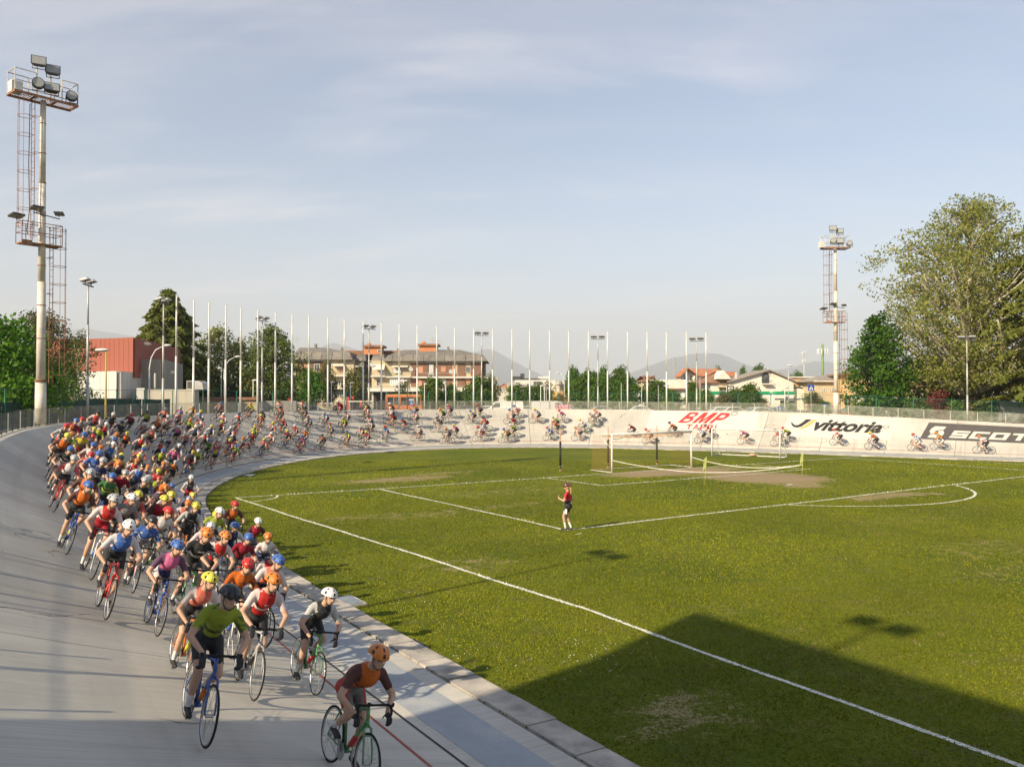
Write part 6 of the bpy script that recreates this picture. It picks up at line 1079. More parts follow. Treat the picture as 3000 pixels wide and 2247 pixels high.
# red barrier gates in the car park
for x, yt, d, lab in ((626,861,98,'red gate post left of the bright green tree'),(641,869,99,'shorter red gate post beside the bright green tree'),(752,858,98,'red gate post before the left wing, left one'),(762,857,98.5,'red gate post before the left wing, thick one'),(780,866,99,'red gate post near the pink bin')):
    f = empty('gate_post', gp(x,d), 0, lab, 'gate post', 'red gate posts'); h = hz_(yt,d); m = MB(); m.box((0,0,h/2), (.28,.28,h)); m.build('column', 'barrier_red', f); m = MB(); m.box((0,0,h+.03), (.34,.34,.06)); m.build('cap', 'barrier_red', f)
for x0_, x1_, y, d, mt, lab in ((628,652,870,97.6,'frame_white','white boom between the red posts at left'),(686,719,871.5,98,'barrier_red','red and white boom in the car park'),(753,806,867,97.8,'awning','pale boom before the shop fronts')):
    a, b = xat(x0_,d), xat(x1_,d); f = empty('barrier_boom', (a,d,hgt(y,d)), 0, lab, 'barrier', 'barrier booms'); n = 6
    for i in range(n): m = MB(); m.bb(((b-a)*i/n,-.06,-.07), ((b-a)*(i+1)/n-.004,.06,.07)); m.build('boom_section', mt if i % 2 == 0 or mt != 'barrier_red' else 'frame_white', f)
    for q in (.04, .96): m = MB(); m.bb(((b-a)*q-.06,-.06,GZ-hgt(y,d)), ((b-a)*q+.06,.06,-.07)); m.build('support', 'galv', f)
# ---- cars, vans, bus
def carpaint(name, c): return mat(name, c, .28, .04, 2, spec=.5, coat=.6)
for n_, c in (('car_white',(.70,.70,.68)),('car_silver',(.42,.43,.43)),('car_grey',(.12,.125,.13)),('car_black',(.02,.02,.022)),('car_red',(.40,.03,.03)),('car_blue',(.05,.09,.20)),('bus_orange',(.62,.17,.05)),('trailer_grey',(.20,.21,.21)),('pink_sheet',(.70,.22,.30))): carpaint(n_, c)
mat('tyre', (.02,.02,.02), .8, .2, 8); mat('rim_alloy', (.45,.45,.45), .35, .1, 4, metal=.6); mat('head_lamp', (.75,.75,.72), .15, .05, 4); mat('tail_lamp', (.45,.02,.02), .2, .1, 4)
PROF = {'car': ([(-2.1,.35),(-2.12,.75),(-2.0,.93),(-1.55,1.0),(-1.0,1.42),(-.3,1.50),(.5,1.44),(1.15,1.02),(1.85,.88),(2.1,.70),(2.12,.35)], [(-1.42,1.02),(-.97,1.36),(-.3,1.43),(.45,1.37),(1.02,1.02)], 1.72, 1.3),
        'van': ([(-2.5,.4),(-2.52,1.0),(-2.48,2.0),(-2.35,2.15),(.9,2.15),(1.3,2.0),(1.85,1.32),(2.45,1.10),(2.55,.85),(2.55,.4)], [(.55,1.32),(.55,1.9),(1.18,1.9),(1.66,1.32)], 1.95, 1.55)}
def vehicle(kind, pos, rz, mt, lab, cat='car'):
    body, glass, w, ax = PROF[kind]; f = empty({'car':'parked_car','van':'parked_van'}[kind], pos, rz, lab, cat, 'vehicles in the car park'); m = MB(); n = len(body); vs = []
    for y, k in ((-w/2,1),(w/2,1)):
        for x, z in body: ins = .12*max(0, min(1, (z-1.0)/.45)); vs.append((x, y-math.copysign(ins, y), z))
    m.add(vs, [tuple(range(n))[::-1], tuple(range(n,2*n))]+[(i,(i+1) % n,n+(i+1) % n,n+i) for i in range(n)]); b = m.build('body', mt, f); bv = b.modifiers.new('b', 'BEVEL'); bv.width = .06; bv.segments = 2
    for sg in (-1, 1):
        m = MB(); m.add([(x, sg*(w/2+.008-.12*max(0, min(1, (z-1.0)/.45))), z) for x, z in glass], [tuple(range(len(glass)))]); m.build('side_window', 'window_glass', f)
    top = [p for p in body]; ws = [p for p in body if p[1] > .95]
    for (xa, za), (xb, zb) in ((glass[-1], glass[-2]), (glass[0], glass[1])):
        if kind == 'van' and xa < 1: continue
        o_ = .10 if xa > 0 else -.10; i0 = w/2-.1; m = MB(); m.add([(xa+o_,-i0,za+.02),(xa+o_,i0,za+.02),(xb+o_*.9,i0-.1,zb+.03),(xb+o_*.9,-i0+.1,zb+.03)], [(0,1,2,3)]); m.build('windscreen', 'window_glass', f)
    for x in (-ax, ax):
        for sg in (-1, 1):
            m = MB(); m.tube((x,sg*(w/2-.2),.32), (x,sg*(w/2+.01),.32), .32, n=16); t_ = m.build('wheel', 'tyre', f); m = MB(); m.tube((x,sg*(w/2+.01),.32), (x,sg*(w/2+.02),.32), .2, n=12); m.build('rim', 'rim_alloy', t_)
    for sg in (-1, 1):
        m = MB(); m.box((body[-2][0]-.02, sg*(w/2-.28), body[-2][1]+.0), (.12,.34,.14)); m.build('headlight', 'head_lamp', f); m = MB(); m.box((body[1][0]+.02, sg*(w/2-.2), .85), (.1,.2,.2)); m.build('tail_light', 'tail_lamp', f)
cars = [('car',676,110,.1,'car_silver','silver hatchback behind the red and white boom'),('car',735,118,1.6,'car_black','black car behind the red gate posts'),('car',790,112,0.2,'car_grey','dark grey car near the shop fronts'),('car',1052,112,2.9,'car_white','white car left of the white van'),('van',1090,108,3.1,'car_white','white van in the car park under the green street trees'),('car',1128,116,.3,'car_grey','dark grey car right of the white van'),('car',1148,112,.0,'car_silver','silver car between the two white vans'),('van',1188,109,.15,'car_white','white van before the yellow factory wall'),('car',1010,116,.4,'car_black','black car under the dense tree at the brick corner'),('car',1226,112,.1,'car_grey','grey car by the pink tarpaulin'),('car',1300,112,.2,'car_silver','silver car under the tall green group'),('car',1380,112,3.0,'car_white','white car before the green group'),('car',1560,104,.1,'car_white','white car above the red lettering, left one'),('car',1584,103,.2,'car_white','white car above the red lettering, right one'),('car',1640,100,.3,'car_white','white car near the yield sign'),('car',1676,101,2.8,'car_grey','dark car beside the yield sign'),('car',1845,92,.2,'car_red','red car right of the right mast'),('car',1872,94,.1,'car_white','white car under the chestnut tree'),('car',2150,85,.2,'car_black','black car beside the grey trailer')]
for k, x, d, rz, mt, lab in cars: vehicle(k, gp(x, d), rz, mt, lab, 'van' if k == 'van' else 'car')
# orange bus
f = empty('city_bus', gp(875,122), 0, 'orange city bus before the gelateria', 'bus', 'vehicles in the car park'); L_ = wD(80,122); m = MB(); m.bb((-L_/2,-1.25,.35), (L_/2,1.25,2.95)); b = m.build('body', 'bus_orange', f); bv = b.modifiers.new('b','BEVEL'); bv.width = .15; bv.segments = 3
for i in range(5): m = MB(); m.bb((-L_/2+.35+i*(L_-.6)/5,-1.275,1.5), (-L_/2+.2+(i+1)*(L_-.6)/5,-1.255,2.65)); m.build('window', 'window_glass', f)
m = MB(); m.bb((-L_/2-.02,-1.1,1.4), (-L_/2-.005,1.1,2.7)); m.build('windscreen', 'window_glass', f); m = MB(); m.bb((-L_/2+.05,-1.2,2.96), (L_/2-.05,1.2,3.06)); m.build('roof', 'render_ochre', f)
for x in (-L_*.3, L_*.3): m = MB(); m.tube((x,-1.3,.45), (x,-1.0,.45), .45, n=16); m.build('wheel', 'tyre', f)
# grey trailer and a pink tarpaulin
f = empty('box_trailer', gp(2178,80), .05, 'plain grey box trailer beyond the fence at right', 'trailer'); w = wD(34,80); m = MB(); m.bb((-w,-1.0,.5), (w,1.0,2.55)); m.build('box', 'trailer_grey', f); m = MB(); m.bb((-w-.03,-1.03,2.55), (w+.03,1.03,2.62)); m.build('roof', 'car_grey', f)
for x in (-w*.5, w*.4): m = MB(); m.tube((x,-1.08,.4), (x,-.9,.4), .35, n=14); m.build('wheel', 'tyre', f)
f = empty('tarpaulin_stack', gp(1216,106), 0, 'bright pink tarpaulin-covered stack behind the fence', 'tarpaulin'); w = wD(17,106); m = MB(); rr = random.Random(2); k = 12
for i in range(k+1):
    for j in range(4): m.v.append((-w+2*w*i/k, -1.0+2.0*j/3*.99, 1.5+(.18 if 0 < j < 3 else -.1)+rr.uniform(-.08,.08)))
m.f = [(a*4+b, (a+1)*4+b, (a+1)*4+b+1, a*4+b+1) for a in range(k) for b in range(3)]; m.m = [0]*len(m.f); m.bb((-w+.05,-1.0,0), (w-.05,.95,1.38)); m.build('sheet', 'pink_sheet', f)
# ---------------------------------------------------------------- people: bodies as one continuous skin grown round a posed skeleton
mat('skin', (.52,.32,.22), .55, .10, 6, spec=.4); mat('hair_fair', (.42,.26,.09), .7, .25, 30); mat('hair_dark', (.05,.03,.02), .6, .2, 30); mat('sock_white', (.72,.71,.69), .85, .06, 10); mat('shoe_black', (.025,.024,.026), .45, .2, 10); mat('glove_black', (.03,.03,.032), .7, .2, 10); mat('lens_dark', (.015,.015,.02), .08, .1, 3, spec=.7); mat('short_black', (.022,.022,.025), .7, .25, 6, .15, 30)
def body_mesh(name, prims, voxel, ratio):
    m = MB()
    for p in prims:
        if p[0] == 'c':
            _, a, b, r0, r1, reg = p; a = np.array(a); b = np.array(b); L_ = np.linalg.norm(b-a); m.tube(a, b, r0, r1, 10); m.ball(a, r0*.995, 10, 6); m.ball(b, r1*.995, 10, 6)
        else: m.ball(p[1], p[2], 14, 9, M=p[4] if len(p) > 4 else None)
    me = m.mesh(name, 'skin'); o = bpy.data.objects.new(name, me); COL.objects.link(o)
    q = o.modifiers.new('r', 'REMESH'); q.mode = 'VOXEL'; q.voxel_size = voxel; q = o.modifiers.new('s', 'SMOOTH'); q.iterations = 4; q.factor = .5; q = o.modifiers.new('d', 'DECIMATE'); q.ratio = ratio
    bpy.context.view_layer.update(); dg = bpy.context.evaluated_depsgraph_get(); out_ = bpy.data.meshes.new_from_object(o.evaluated_get(dg)); bpy.data.objects.remove(o)
    out_.name = name; out_.materials.clear(); n = len(out_.polygons); c = np.empty(n*3); out_.polygons.foreach_get('center', c); c = c.reshape(-1, 3); best = np.full(n, 1e9); reg = np.zeros(n, dtype=np.int32)
    for p in prims:
        if p[0] == 'c':
            a, b = np.array(p[1]), np.array(p[2]); d = b-a; t = np.clip(((c-a)@d)/max(1e-9, d@d), 0, 1); dist = np.linalg.norm(c-a-t[:,None]*d, axis=1)-(p[3]*(1-t)+p[4]*t); rg = p[5]
        else:
            v = c-np.array(p[1])
            if len(p) > 4: v = v@p[4]
            r = np.array(p[2]); k = np.linalg.norm(v/r, axis=1); dist = (k-1)*r.min(); rg = p[3]
        b_ = dist < best; best[b_] = dist[b_]; reg[b_] = rg
    out_.polygons.foreach_set('material_index', reg); out_.polygons.foreach_set('use_smooth', [True]*n); out_.update(); return out_
def fingers(prims, wrist, d, n, side, sc, curl, thumb_in, reg):
    """palm and five unequal fingers: d = pointing direction, n = back of the hand, side = towards the thumb"""
    d, n, side = [np.array(v, float)/np.linalg.norm(v) for v in (d, n, side)]; w = np.array(wrist, float); kn = w+d*.085*sc
    prims.append(('c', w, w+d*.05*sc, .024*sc, .030*sc, reg)); 
    for o_ in (-.024, 0, .024): prims.append(('c', w+d*.03*sc+side*o_*sc*.8, kn+side*o_*sc, .017*sc, .014*sc, reg))
    for o_, L_ in ((-.033,.058),(-.011,.074),(.011,.080),(.033,.072)):
        p = kn+side*o_*sc; dd = d
        for k, f in enumerate((.45,.32,.23)):
            dd = dd*math.cos(curl)-n*math.sin(curl); e = p+dd*L_*f*sc; prims.append(('c', p, e, (.0105-.001*k)*sc, (.0098-.001*k)*sc, reg)); p = e
    p = w+d*.025*sc+side*.03*sc; dd = side*.75+d*.6-n*.2; dd /= np.linalg.norm(dd)
    for f in (.04, .032): e = p+dd*f*sc; prims.append(('c', p, e, .0125*sc, .0105*sc, reg)); p = e; dd = dd*.7+d*.4-n*.5*thumb_in; dd /= np.linalg.norm(dd)
def ik(a, b, l1, l2, pole):
    a, b = np.array(a, float), np.array(b, float); d = b-a; L_ = min(np.linalg.norm(d), (l1+l2)*.999); u = d/np.linalg.norm(d); x = (l1*l1-l2*l2+L_*L_)/(2*L_); h = math.sqrt(max(0, l1*l1-x*x)); p = np.array(pole, float); p -= u*(p@u); p /= np.linalg.norm(p); return a+u*x+p*h
def head(prims, c, M, sc=1.0):
    c = np.array(c, float); f = lambda v: c+M @ np.array(v)*sc
    prims += [('e', f((0,0,.02)), np.array((.098,.076,.105))*sc, 0, M), ('e', f((.03,0,-.055)), np.array((.066,.056,.062))*sc, 0, M), ('c', f((.092,0,.01)), f((.112,0,-.028)), .011*sc, .016*sc, 0), ('c', f((.085,-.02,-.065)), f((.085,.02,-.065)), .011*sc, .011*sc, 0)]
    for sg in (-1, 1): prims.append(('e', f((-.005,.078*sg,-.005)), np.array((.022,.009,.032))*sc, 0, M))
BB = np.array([0,0,.27])
def rider_prims(ph, drops):
    v_ = math.sin(ph*7.3); P = []; HIP = np.array([-.17+.02*v_,0,.985]); CH = np.array([.20,.0,1.30+.035*v_]) if not drops else np.array([.24,0,1.22+.03*v_]); 
    MID = (HIP+CH)/2+np.array([-.035,0,.045])
    P += [('e', HIP+[.01,0,.0], (.15,.155,.13), 2), ('c', HIP+[.02,0,.05], MID, .125, .135, 2), ('c', MID-[.04,0,.02], CH, .135, .150, 1), ('c', CH+[-.02,-.11,.02], CH+[-.02,.11,.02], .10, .10, 1), ('e', (HIP+MID)/2+[.05,0,.05], (.13,.125,.12), 1)]
    NK = CH+np.array([.10,0,.12]); HD = NK+np.array([.10,0,.12]); P.append(('c', CH+[.03,0,.06], HD-[.02,0,.02], .062, .056, 0)); M = np.array(Matrix.Rotation(.3*v_, 3, 'Z') @ Matrix.Rotation(math.radians(14-9*v_), 3, 'Y')); head(P, HD, M)
    for sg in (-1, 1):
        SH = CH+np.array([0,.175*sg,.02]); HN = np.array([.52,.205*sg,.985]) if not drops else np.array([.49,.205*sg,.86]); EL = ik(SH, HN, .30, .27, (-.25,.9*sg,-.5)); mid = SH+(EL-SH)*.62
        P += [('c', SH, mid, .062, .052, 1), ('c', mid, EL, .049, .042, 0), ('c', EL, HN, .043, .028, 0)]; fingers(P, HN, (.85,0,-.5), (0,0,1) if not drops else (.6,0,.8), (0,-sg,.1), 1.0, .75, 1, 5)
        a = ph+(0 if sg > 0 else math.pi); PD = BB+np.array([.17*math.cos(a), .115*sg, .17*math.sin(a)]); AN = PD+np.array([-.085,0,.105]); HJ = HIP+np.array([.0,.095*sg,-.01]); KN = ik(HJ, AN, .43, .435, (1,.05*sg,.2)); th = HJ+(KN-HJ)*.70
        P += [('c', HJ, th, .098, .072, 2), ('c', th, KN, .068, .055, 0), ('c', KN, KN+(AN-KN)*.35, .053, .056, 0), ('c', KN+(AN-KN)*.35, KN+(AN-KN)*.72, .056, .040, 0), ('c', KN+(AN-KN)*.72, AN, .041, .036, 3), ('c', AN+[-.03,0,-.05], PD+[.05,0,.025], .038, .036, 4), ('c', PD+[.05,0,.025], PD+[.10,0,.02], .036, .024, 4)]
    return P, HD, M
def helmet_mesh(HD, M, tag_):
    m = MB(); n, k = 20, 8; c = np.array(HD)+M @ np.array((-.012,0,.045))
    for i in range(k+1):
        th = math.radians(98)*i/k
        for j in range(n): ph = 2*math.pi*j/n; rib = 1+.055*(-1 if j % 4 == 3 else 1)*math.sin(th)*(math.cos(ph) < .9); p = np.array([.150*math.sin(th)*math.cos(ph)*rib-.018*(1-math.cos(th))*(math.cos(ph) < 0), .106*math.sin(th)*math.sin(ph)*rib, .112*math.cos(th)*(1.0)]); m.v.append(tuple(c+M @ p))
    m.f = [(i*n+j, i*n+(j+1) % n, (i+1)*n+(j+1) % n, (i+1)*n+j) for i in range(k) for j in range(n)]+[tuple(range(k*n, (k+1)*n))]; m.m = [1 if (j % 4 == 3 and 2 <= i <= 6 and not (i == 4)) else 0 for i in range(k) for j in range(n)]+[1]
    for sg in (-1, 1): m.path([np.array(HD)+M @ np.array(q) for q in ((.02,.082*sg,.03),(.03,.084*sg,-.04),(.045,.05*sg,-.105),(.05,0,-.125))], .006, 4, 1)
    return m.mesh('helmet', ['hel_white', 'glove_black'], False)
def glasses_mesh(HD, M):
    m = MB(); c = np.array(HD); 
    for sg in (-1, 1): m.ball(c+M @ np.array((.088,.035*sg,.022)), (.02,.034,.02), 8, 5, M=M)
    m.tube(c+M @ np.array((.098,-.02,.025)), c+M @ np.array((.098,.02,.025)), .006, n=5)
    for sg in (-1, 1): m.tube(c+M @ np.array((.085,.066*sg,.025)), c+M @ np.array((0,.084*sg,.02)), .005, n=4)
    return m.mesh('sunglasses', 'lens_dark', True)
JC = {'red':(.50,.025,.02),'orange':(.66,.16,.02),'coral':(.62,.16,.11),'crimson':(.34,.012,.03),'lime':(.38,.46,.04),'yellow':(.62,.48,.04),'white':(.68,.67,.65),'grey':(.24,.24,.24),'black':(.025,.025,.028),'navy':(.025,.04,.12),'blue':(.05,.13,.42),'green':(.06,.20,.06),'pink':(.60,.14,.30),'brown':(.20,.10,.05)}
ACC = {'red':(.62,.60,.58),'orange':(.03,.03,.04),'coral':(.60,.58,.56),'crimson':(.03,.03,.03),'lime':(.03,.05,.03),'yellow':(.05,.08,.30),'white':(.45,.04,.03),'grey':(.45,.05,.03),'black':(.50,.50,.48),'navy':(.62,.60,.58),'blue':(.60,.58,.55),'green':(.60,.55,.10),'pink':(.05,.05,.08),'brown':(.55,.30,.08)}
for k_, c in JC.items():                                 # jerseys: body colour, contrasting side panels and band, printed blotches
    t = NT('kit_'+k_); c = tuple(x*.82 for x in c); oi = t.n('ShaderNodeObjectInfo').outputs['Random']; sp_ = t.n('ShaderNodeSeparateXYZ'); t.l(t.c.outputs['Object'], sp_.inputs[0]); ac = ACC[k_]
    side = t.math('MULTIPLY', t.math('GREATER_THAN', t.math('ABSOLUTE', sp_.outputs['Y']), .118), t.math('GREATER_THAN', oi, .35))
    q_ = t.math('ADD', t.math('MULTIPLY', sp_.outputs['X'], .75), t.math('MULTIPLY', sp_.outputs['Z'], .55)); bnd = t.math('MULTIPLY', t.math('LESS_THAN', t.math('ABSOLUTE', t.math('SUBTRACT', q_, t.math('ADD', .70, t.math('MULTIPLY', oi, .12)))), .035), t.math('LESS_THAN', oi, .62))
    pr = t.rng(t.noise(9, 2, .5, None, (1, .6, 1.4)), .60, .63); f = t.math('MULTIPLY', t.math('MAXIMUM', t.math('MAXIMUM', side, bnd), t.math('MULTIPLY', pr, .8)), .85, True)
    hs = t.n('ShaderNodeHueSaturation'); t.l(t.rng(oi, 0, 1, .85, 1.12, False), hs.inputs['Value']); hs.inputs['Color'].default_value = (*c, 1); wr = t.noise(26, 3, .6)
    t.col(t.mix(f, t.mix(t.math('MULTIPLY', t.rng(t.noise(4, 4, .6), .4, .7), .3), hs.outputs[0], tuple(x*.6 for x in c)), ac), .72, .25); t.bump(wr, .35, .012)
HC = {'white':(.72,.71,.69),'red':(.52,.03,.025),'black':(.03,.03,.033),'orange':(.66,.20,.03),'yellow':(.60,.55,.06),'blue':(.06,.14,.42),'silver':(.40,.41,.42)}
for k_, c in HC.items(): mat('hel_'+k_, c, .3, .06, 4, spec=.5)
FC = {'black':(.02,.02,.022),'white':(.66,.66,.64),'red':(.45,.03,.025),'blue':(.04,.10,.36),'orange':(.62,.18,.03),'green':(.08,.26,.08),'silver':(.36,.37,.38)}
for k_, c in FC.items(): mat('frame_'+k_, c, .3, .05, 4, spec=.5, coat=.4)
mat('rubber', (.018,.018,.018), .8, .15, 10); mat('alloy', (.38,.38,.38), .35, .1, 6, metal=.7); mat('spoke', (.30,.30,.30), .4, .1, 6, metal=.5)
POSES = []
for ph, dr in ((.45, False), (1.9, True), (3.5, False), (5.2, True), (2.7, False), (4.4, True)):
    P, HD, M = rider_prims(ph, dr); b_ = body_mesh('body', P, .0105, .16)
    for q in ('skin', 'kit_red', 'short_black', 'sock_white', 'shoe_black', 'glove_black'): b_.materials.append(MAT[q])
    POSES.append((ph, b_, helmet_mesh(HD, M, ''), glasses_mesh(HD, M)))
# bicycle meshes
RA, FA_ = np.array([-.41,0,.335]), np.array([.59,0,.335]); ST = np.array([-.185,0,.84]); HT, HB = np.array([.395,0,.90]), np.array([.435,0,.76])
m = MB(); m.tube(BB, ST, .017, n=8); m.tube(ST-[0,0,.06], HT-[0,0,.03], .018, n=8); m.tube(HB+[0,0,.01], BB, .022, n=8); m.tube(HB, HT, .022, n=8); m.tube((-.005,0,.27-.04+.04), BB, .03, n=8)
for sg in (-1, 1): m.tube(BB+[0,.02*sg,0], RA+[0,.065*sg,0], .011, n=6); m.tube(ST-[0,-.015*sg,.05], RA+[0,.065*sg,0], .009, n=6)
m.tube((0,-.05,.27), (0,.05,.27), .026, n=8); FRAME = m.mesh('frame', 'frame_black', True)
m = MB(); m.tube(HB, HB+[.015,0,-.05], .022, n=8)
for sg in (-1, 1): m.path([HB+np.array([.015,.0,-.05]), HB+np.array([.03,.045*sg,-.08]), FA_+np.array([-.03,.055*sg,.12]), FA_+np.array([0,.055*sg,0])], [.016,.016,.012,.009], 6)
FORK = m.mesh('fork', 'frame_black', True)
m = MB(); m.tube(HT, HT+[-.008,0,.04], .018, n=8); m.tube(HT+[-.008,0,.035], (.475,0,.945), .016, n=8); m.tube((.475,-.21,.945), (.475,.21,.945), .015, n=8)
for sg in (-1, 1): m.path([(.475,.21*sg,.945),(.53,.212*sg,.945),(.565,.212*sg,.92),(.575,.212*sg,.875),(.55,.212*sg,.83),(.50,.212*sg,.815),(.455,.212*sg,.815)], .016, 7); m.path([(.535,.212*sg,.945),(.575,.212*sg,.965),(.59,.212*sg,.995)], [.018,.019,.014], 6)
BARS = m.mesh('handlebar', 'rubber', True)
m = MB(); m.tube(ST-[0,0,.02], ST+[-.03,0,.10], .014, n=8); n_ = 9; xs_ = [-.34,-.30,-.24,-.18,-.12,-.06]; ws_ = [.055,.072,.066,.042,.024,.016]
for x, w in zip(xs_, ws_):
    for j in range(8): a = 2*math.pi*j/8; m.v.append((x, w*math.cos(a), .955+.020*math.sin(a)+(.01 if x < -.29 else 0)))
b0 = len(m.v)-48; m.f += [(b0+i*8+j, b0+i*8+(j+1) % 8, b0+(i+1)*8+(j+1) % 8, b0+(i+1)*8+j) for i in range(5) for j in range(8)]+[tuple(b0+j for j in range(8)), tuple(b0+40+j for j in range(8))]; m.m += [0]*42; SADDLE = m.mesh('saddle', 'rubber', True)
m = MB(); m.path([(.318*math.cos(a), 0, .318*math.sin(a)) for a in np.linspace(0, 2*math.pi, 25)[:-1]], .0135, 6, 0, True); TYRE = m.mesh('tyre', 'rubber', True)
m = MB(); m.path([(.297*math.cos(a), 0, .297*math.sin(a)) for a in np.linspace(0, 2*math.pi, 25)[:-1]], .012, 5, 0, True); m.tube((0,-.045,0), (0,.045,0), .02, n=8)
for k in range(16): a = 2*math.pi*k/16; m.tube((0,.035*(-1)**k,0), (.295*math.cos(a+.25*(-1)**(k//2)), 0, .295*math.sin(a+.25*(-1)**(k//2))), .0022, n=3, m=1, caps=False)
RIMW = m.mesh('wheel', ['alloy', 'spoke'], False)
m = MB(); m.tube((0,-.062,0), (0,-.056,0), .098, n=20); 
for sg in (-1, 1): m.tube((0,.075*sg,0), (.17*sg,.085*sg,0), .014, .011, 6); m.box((.17*sg,.115*sg,0), (.09,.06,.018))
CRANK = m.mesh('crankset', 'alloy', False)
m = MB(); m.tube((-.41,-.06,.372), (0,-.06,.365), .006, n=4); m.tube((-.41,-.06,.30), (0,-.06,.175), .006, n=4); CHAIN = m.mesh('chain', 'spoke')
m = MB(); m.tube((.21,0,.50), (.115,0,.385), .036, n=10); m.tube((.21,0,.50), (.225,0,.518), .036, .02, 10); m.tube((.225,0,.518), (.235,0,.53), .014, n=8); BOTTLE = m.mesh('bottle', 'hel_white', True)
def setmat(o, i, name): o.material_slots[i].link = 'OBJECT'; o.material_slots[i].material = MAT[name]
def place(o, s, d, lean=.75, yaw=0.0, sc=1.0):
    p = SP(s, d); t = -TAN(s); fw = np.array([t[0], t[1], 0]); cy, sy = math.cos(yaw), math.sin(yaw); fw = np.array([fw[0]*cy-fw[1]*sy, fw[0]*sy+fw[1]*cy, 0])
    n = SNORM(s, d); up = n*lean+np.array([0,0,1])*(1-lean); fw = fw-n*(fw@n); fw /= np.linalg.norm(fw); up = up-fw*(up@fw); up /= np.linalg.norm(up); lf = np.cross(up, fw)
    o.matrix_world = Matrix(((fw[0],lf[0],up[0],p[0]),(fw[1],lf[1],up[1],p[1]),(fw[2],lf[2],up[2],p[2]+.006),(0,0,0,1))) @ Matrix.Scale(sc, 4)
rr = random.Random(21); USED = set(); PLACED = []
JW = ['red']*6+['orange']*5+['coral']*4+['crimson']*3+['lime']*3+['yellow']*2+['white']*4+['grey']*4+['black']*4+['navy']*2+['blue']*2+['green']+['pink']*2+['brown']*2
SHORTS = ['short_black']*7+['kit_navy','kit_grey','kit_crimson']
def where(s, d):
    y = C(s)[1]
    if s < s_near(-4.4, 20.3): return 'on the near straight'
    if s < s_near(-16.3, 43.5): return 'at the head of the pack'
    if s < s_near(-12, 73): return 'in the left bend'
    if s < s_near(12, 78): return 'on far banking'
    return 'on far straight'
def cyclist(s, d, near):
    for _ in range(200):
        k = (rr.choice(JW), rr.choice(list(HC)), rr.choice(list(FC)))
        if k not in USED: break
    USED.add(k); jc, hc, fc = k; ph, body, hel, gl = rr.choice(POSES); yaw = rr.uniform(-.09, .09); sc = rr.uniform(.93, 1.05); w = where(s, d)
    b = empty('bicycle', (0,0,0), 0, f'{fc} road bicycle ridden by cyclist in {jc} jersey and {hc} helmet', 'bicycle', 'racing bicycles of the pack'); place(b, s, d, yaw=yaw, sc=sc)
    o = link('frame', FRAME, b); setmat(o, 0, 'frame_'+fc)
    o = link('fork', FORK, b); setmat(o, 0, 'frame_'+fc); link('handlebar', BARS, b); link('saddle', SADDLE, b); o = link('crankset', CRANK, b, BB); o.rotation_euler = (0, -ph, 0)
    if near:
        link('chain', CHAIN, b); q = link('bottle', BOTTLE, b); setmat(q, 0, 'hel_'+rr.choice(list(HC)))
    for ax in (RA, FA_): o = link('wheel', RIMW, b, ax); o.rotation_euler = (0, rr.uniform(0, 3), 0); link('tyre', TYRE, o)
    p = empty('person', (0,0,0), 0, f'cyclist in {jc} jersey and {hc} helmet on {fc} bicycle, {w}', 'person', 'cyclists of the pack'); place(p, s, d, yaw=yaw, sc=sc)
    o = link('body', body, p); setmat(o, 1, 'kit_'+jc); setmat(o, 2, rr.choice(SHORTS)); o = link('helmet', hel, p); setmat(o, 0, 'hel_'+hc); link('sunglasses', gl, p)
def scatter(s0, s1, dlo, dhi, n, ls, ld, near=False, bias=1.0):
    tries = 0; k = 0
    while k < n and tries < n*120:
        tries += 1; s = rr.uniform(s0, s1); f = (s-s0)/(s1-s0); lo = dlo[0]+(dlo[1]-dlo[0])*f; hi = dhi[0]+(dhi[1]-dhi[0])*f; d = lo+(hi-lo)*rr.random()**bias
        if any(abs(a-s) < ls and abs(b-d) < ld for a, b in PLACED): continue
        PLACED.append((s, d)); cyclist(s, d, near or C(s)[1] < 45); k += 1
    return k
sN = lambda x, y: s_near(x, y)
for s, d in ((sN(1.2,11.9),3.9),(sN(-.6,14.7),5.0),(sN(-2.2,17.0),3.2),(sN(-2.6,17.6),4.3),(sN(-3.2,18.5),3.7),(sN(-3.9,19.6),5.6),(sN(-4.6,20.6),3.4),(sN(.5,12.9),5.3)): PLACED.append((s, d)); cyclist(s, d, True)
for x, y, d in ((-12.6,34.2,.95),(-8.3,26.3,.9),(-6.4,23.2,1.1)): s = sN(x, y); PLACED.append((s, d)); cyclist(s, d, True)
n0 = scatter(sN(-.4,14.4), sN(-4.9,21.1), (3.0,2.4), (5.6,5.9), 13, 1.8, .66, True)
n1 = scatter(sN(-4.9,21.1), sN(-13.7,36.3), (1.3,2.2), (5.9,6.1), 60, 1.8, .6)
n2 = scatter(sN(-13.7,36.3), sN(-17.2,59), (2.2,2.2), (6.1,6.6), 78, 1.8, .6)
n3 = scatter(sN(-17.2,59), sN(-7,78), (2.2,2.3), (6.6,6.7), 62, 1.9, .64)
n4 = scatter(sN(-7,78), sN(8,79.5), (2.2,2.2), (6.7,5.4), 46, 2.0, .7); n5 = scatter(sN(9,79), sN(24,71.5), (2.2,2.2), (3.9,3.2), 8, 2.8, .7)
for x, d in ((1815,2.9),(1893,2.5),(1984,2.5),(2034,2.8),(2128,2.5)): s = s_at_x(x, d, lo=S_FAR); PLACED.append((s, d)); cyclist(s, d, False)
print('riders', len(PLACED), n1, n2, n3, n4, n5)
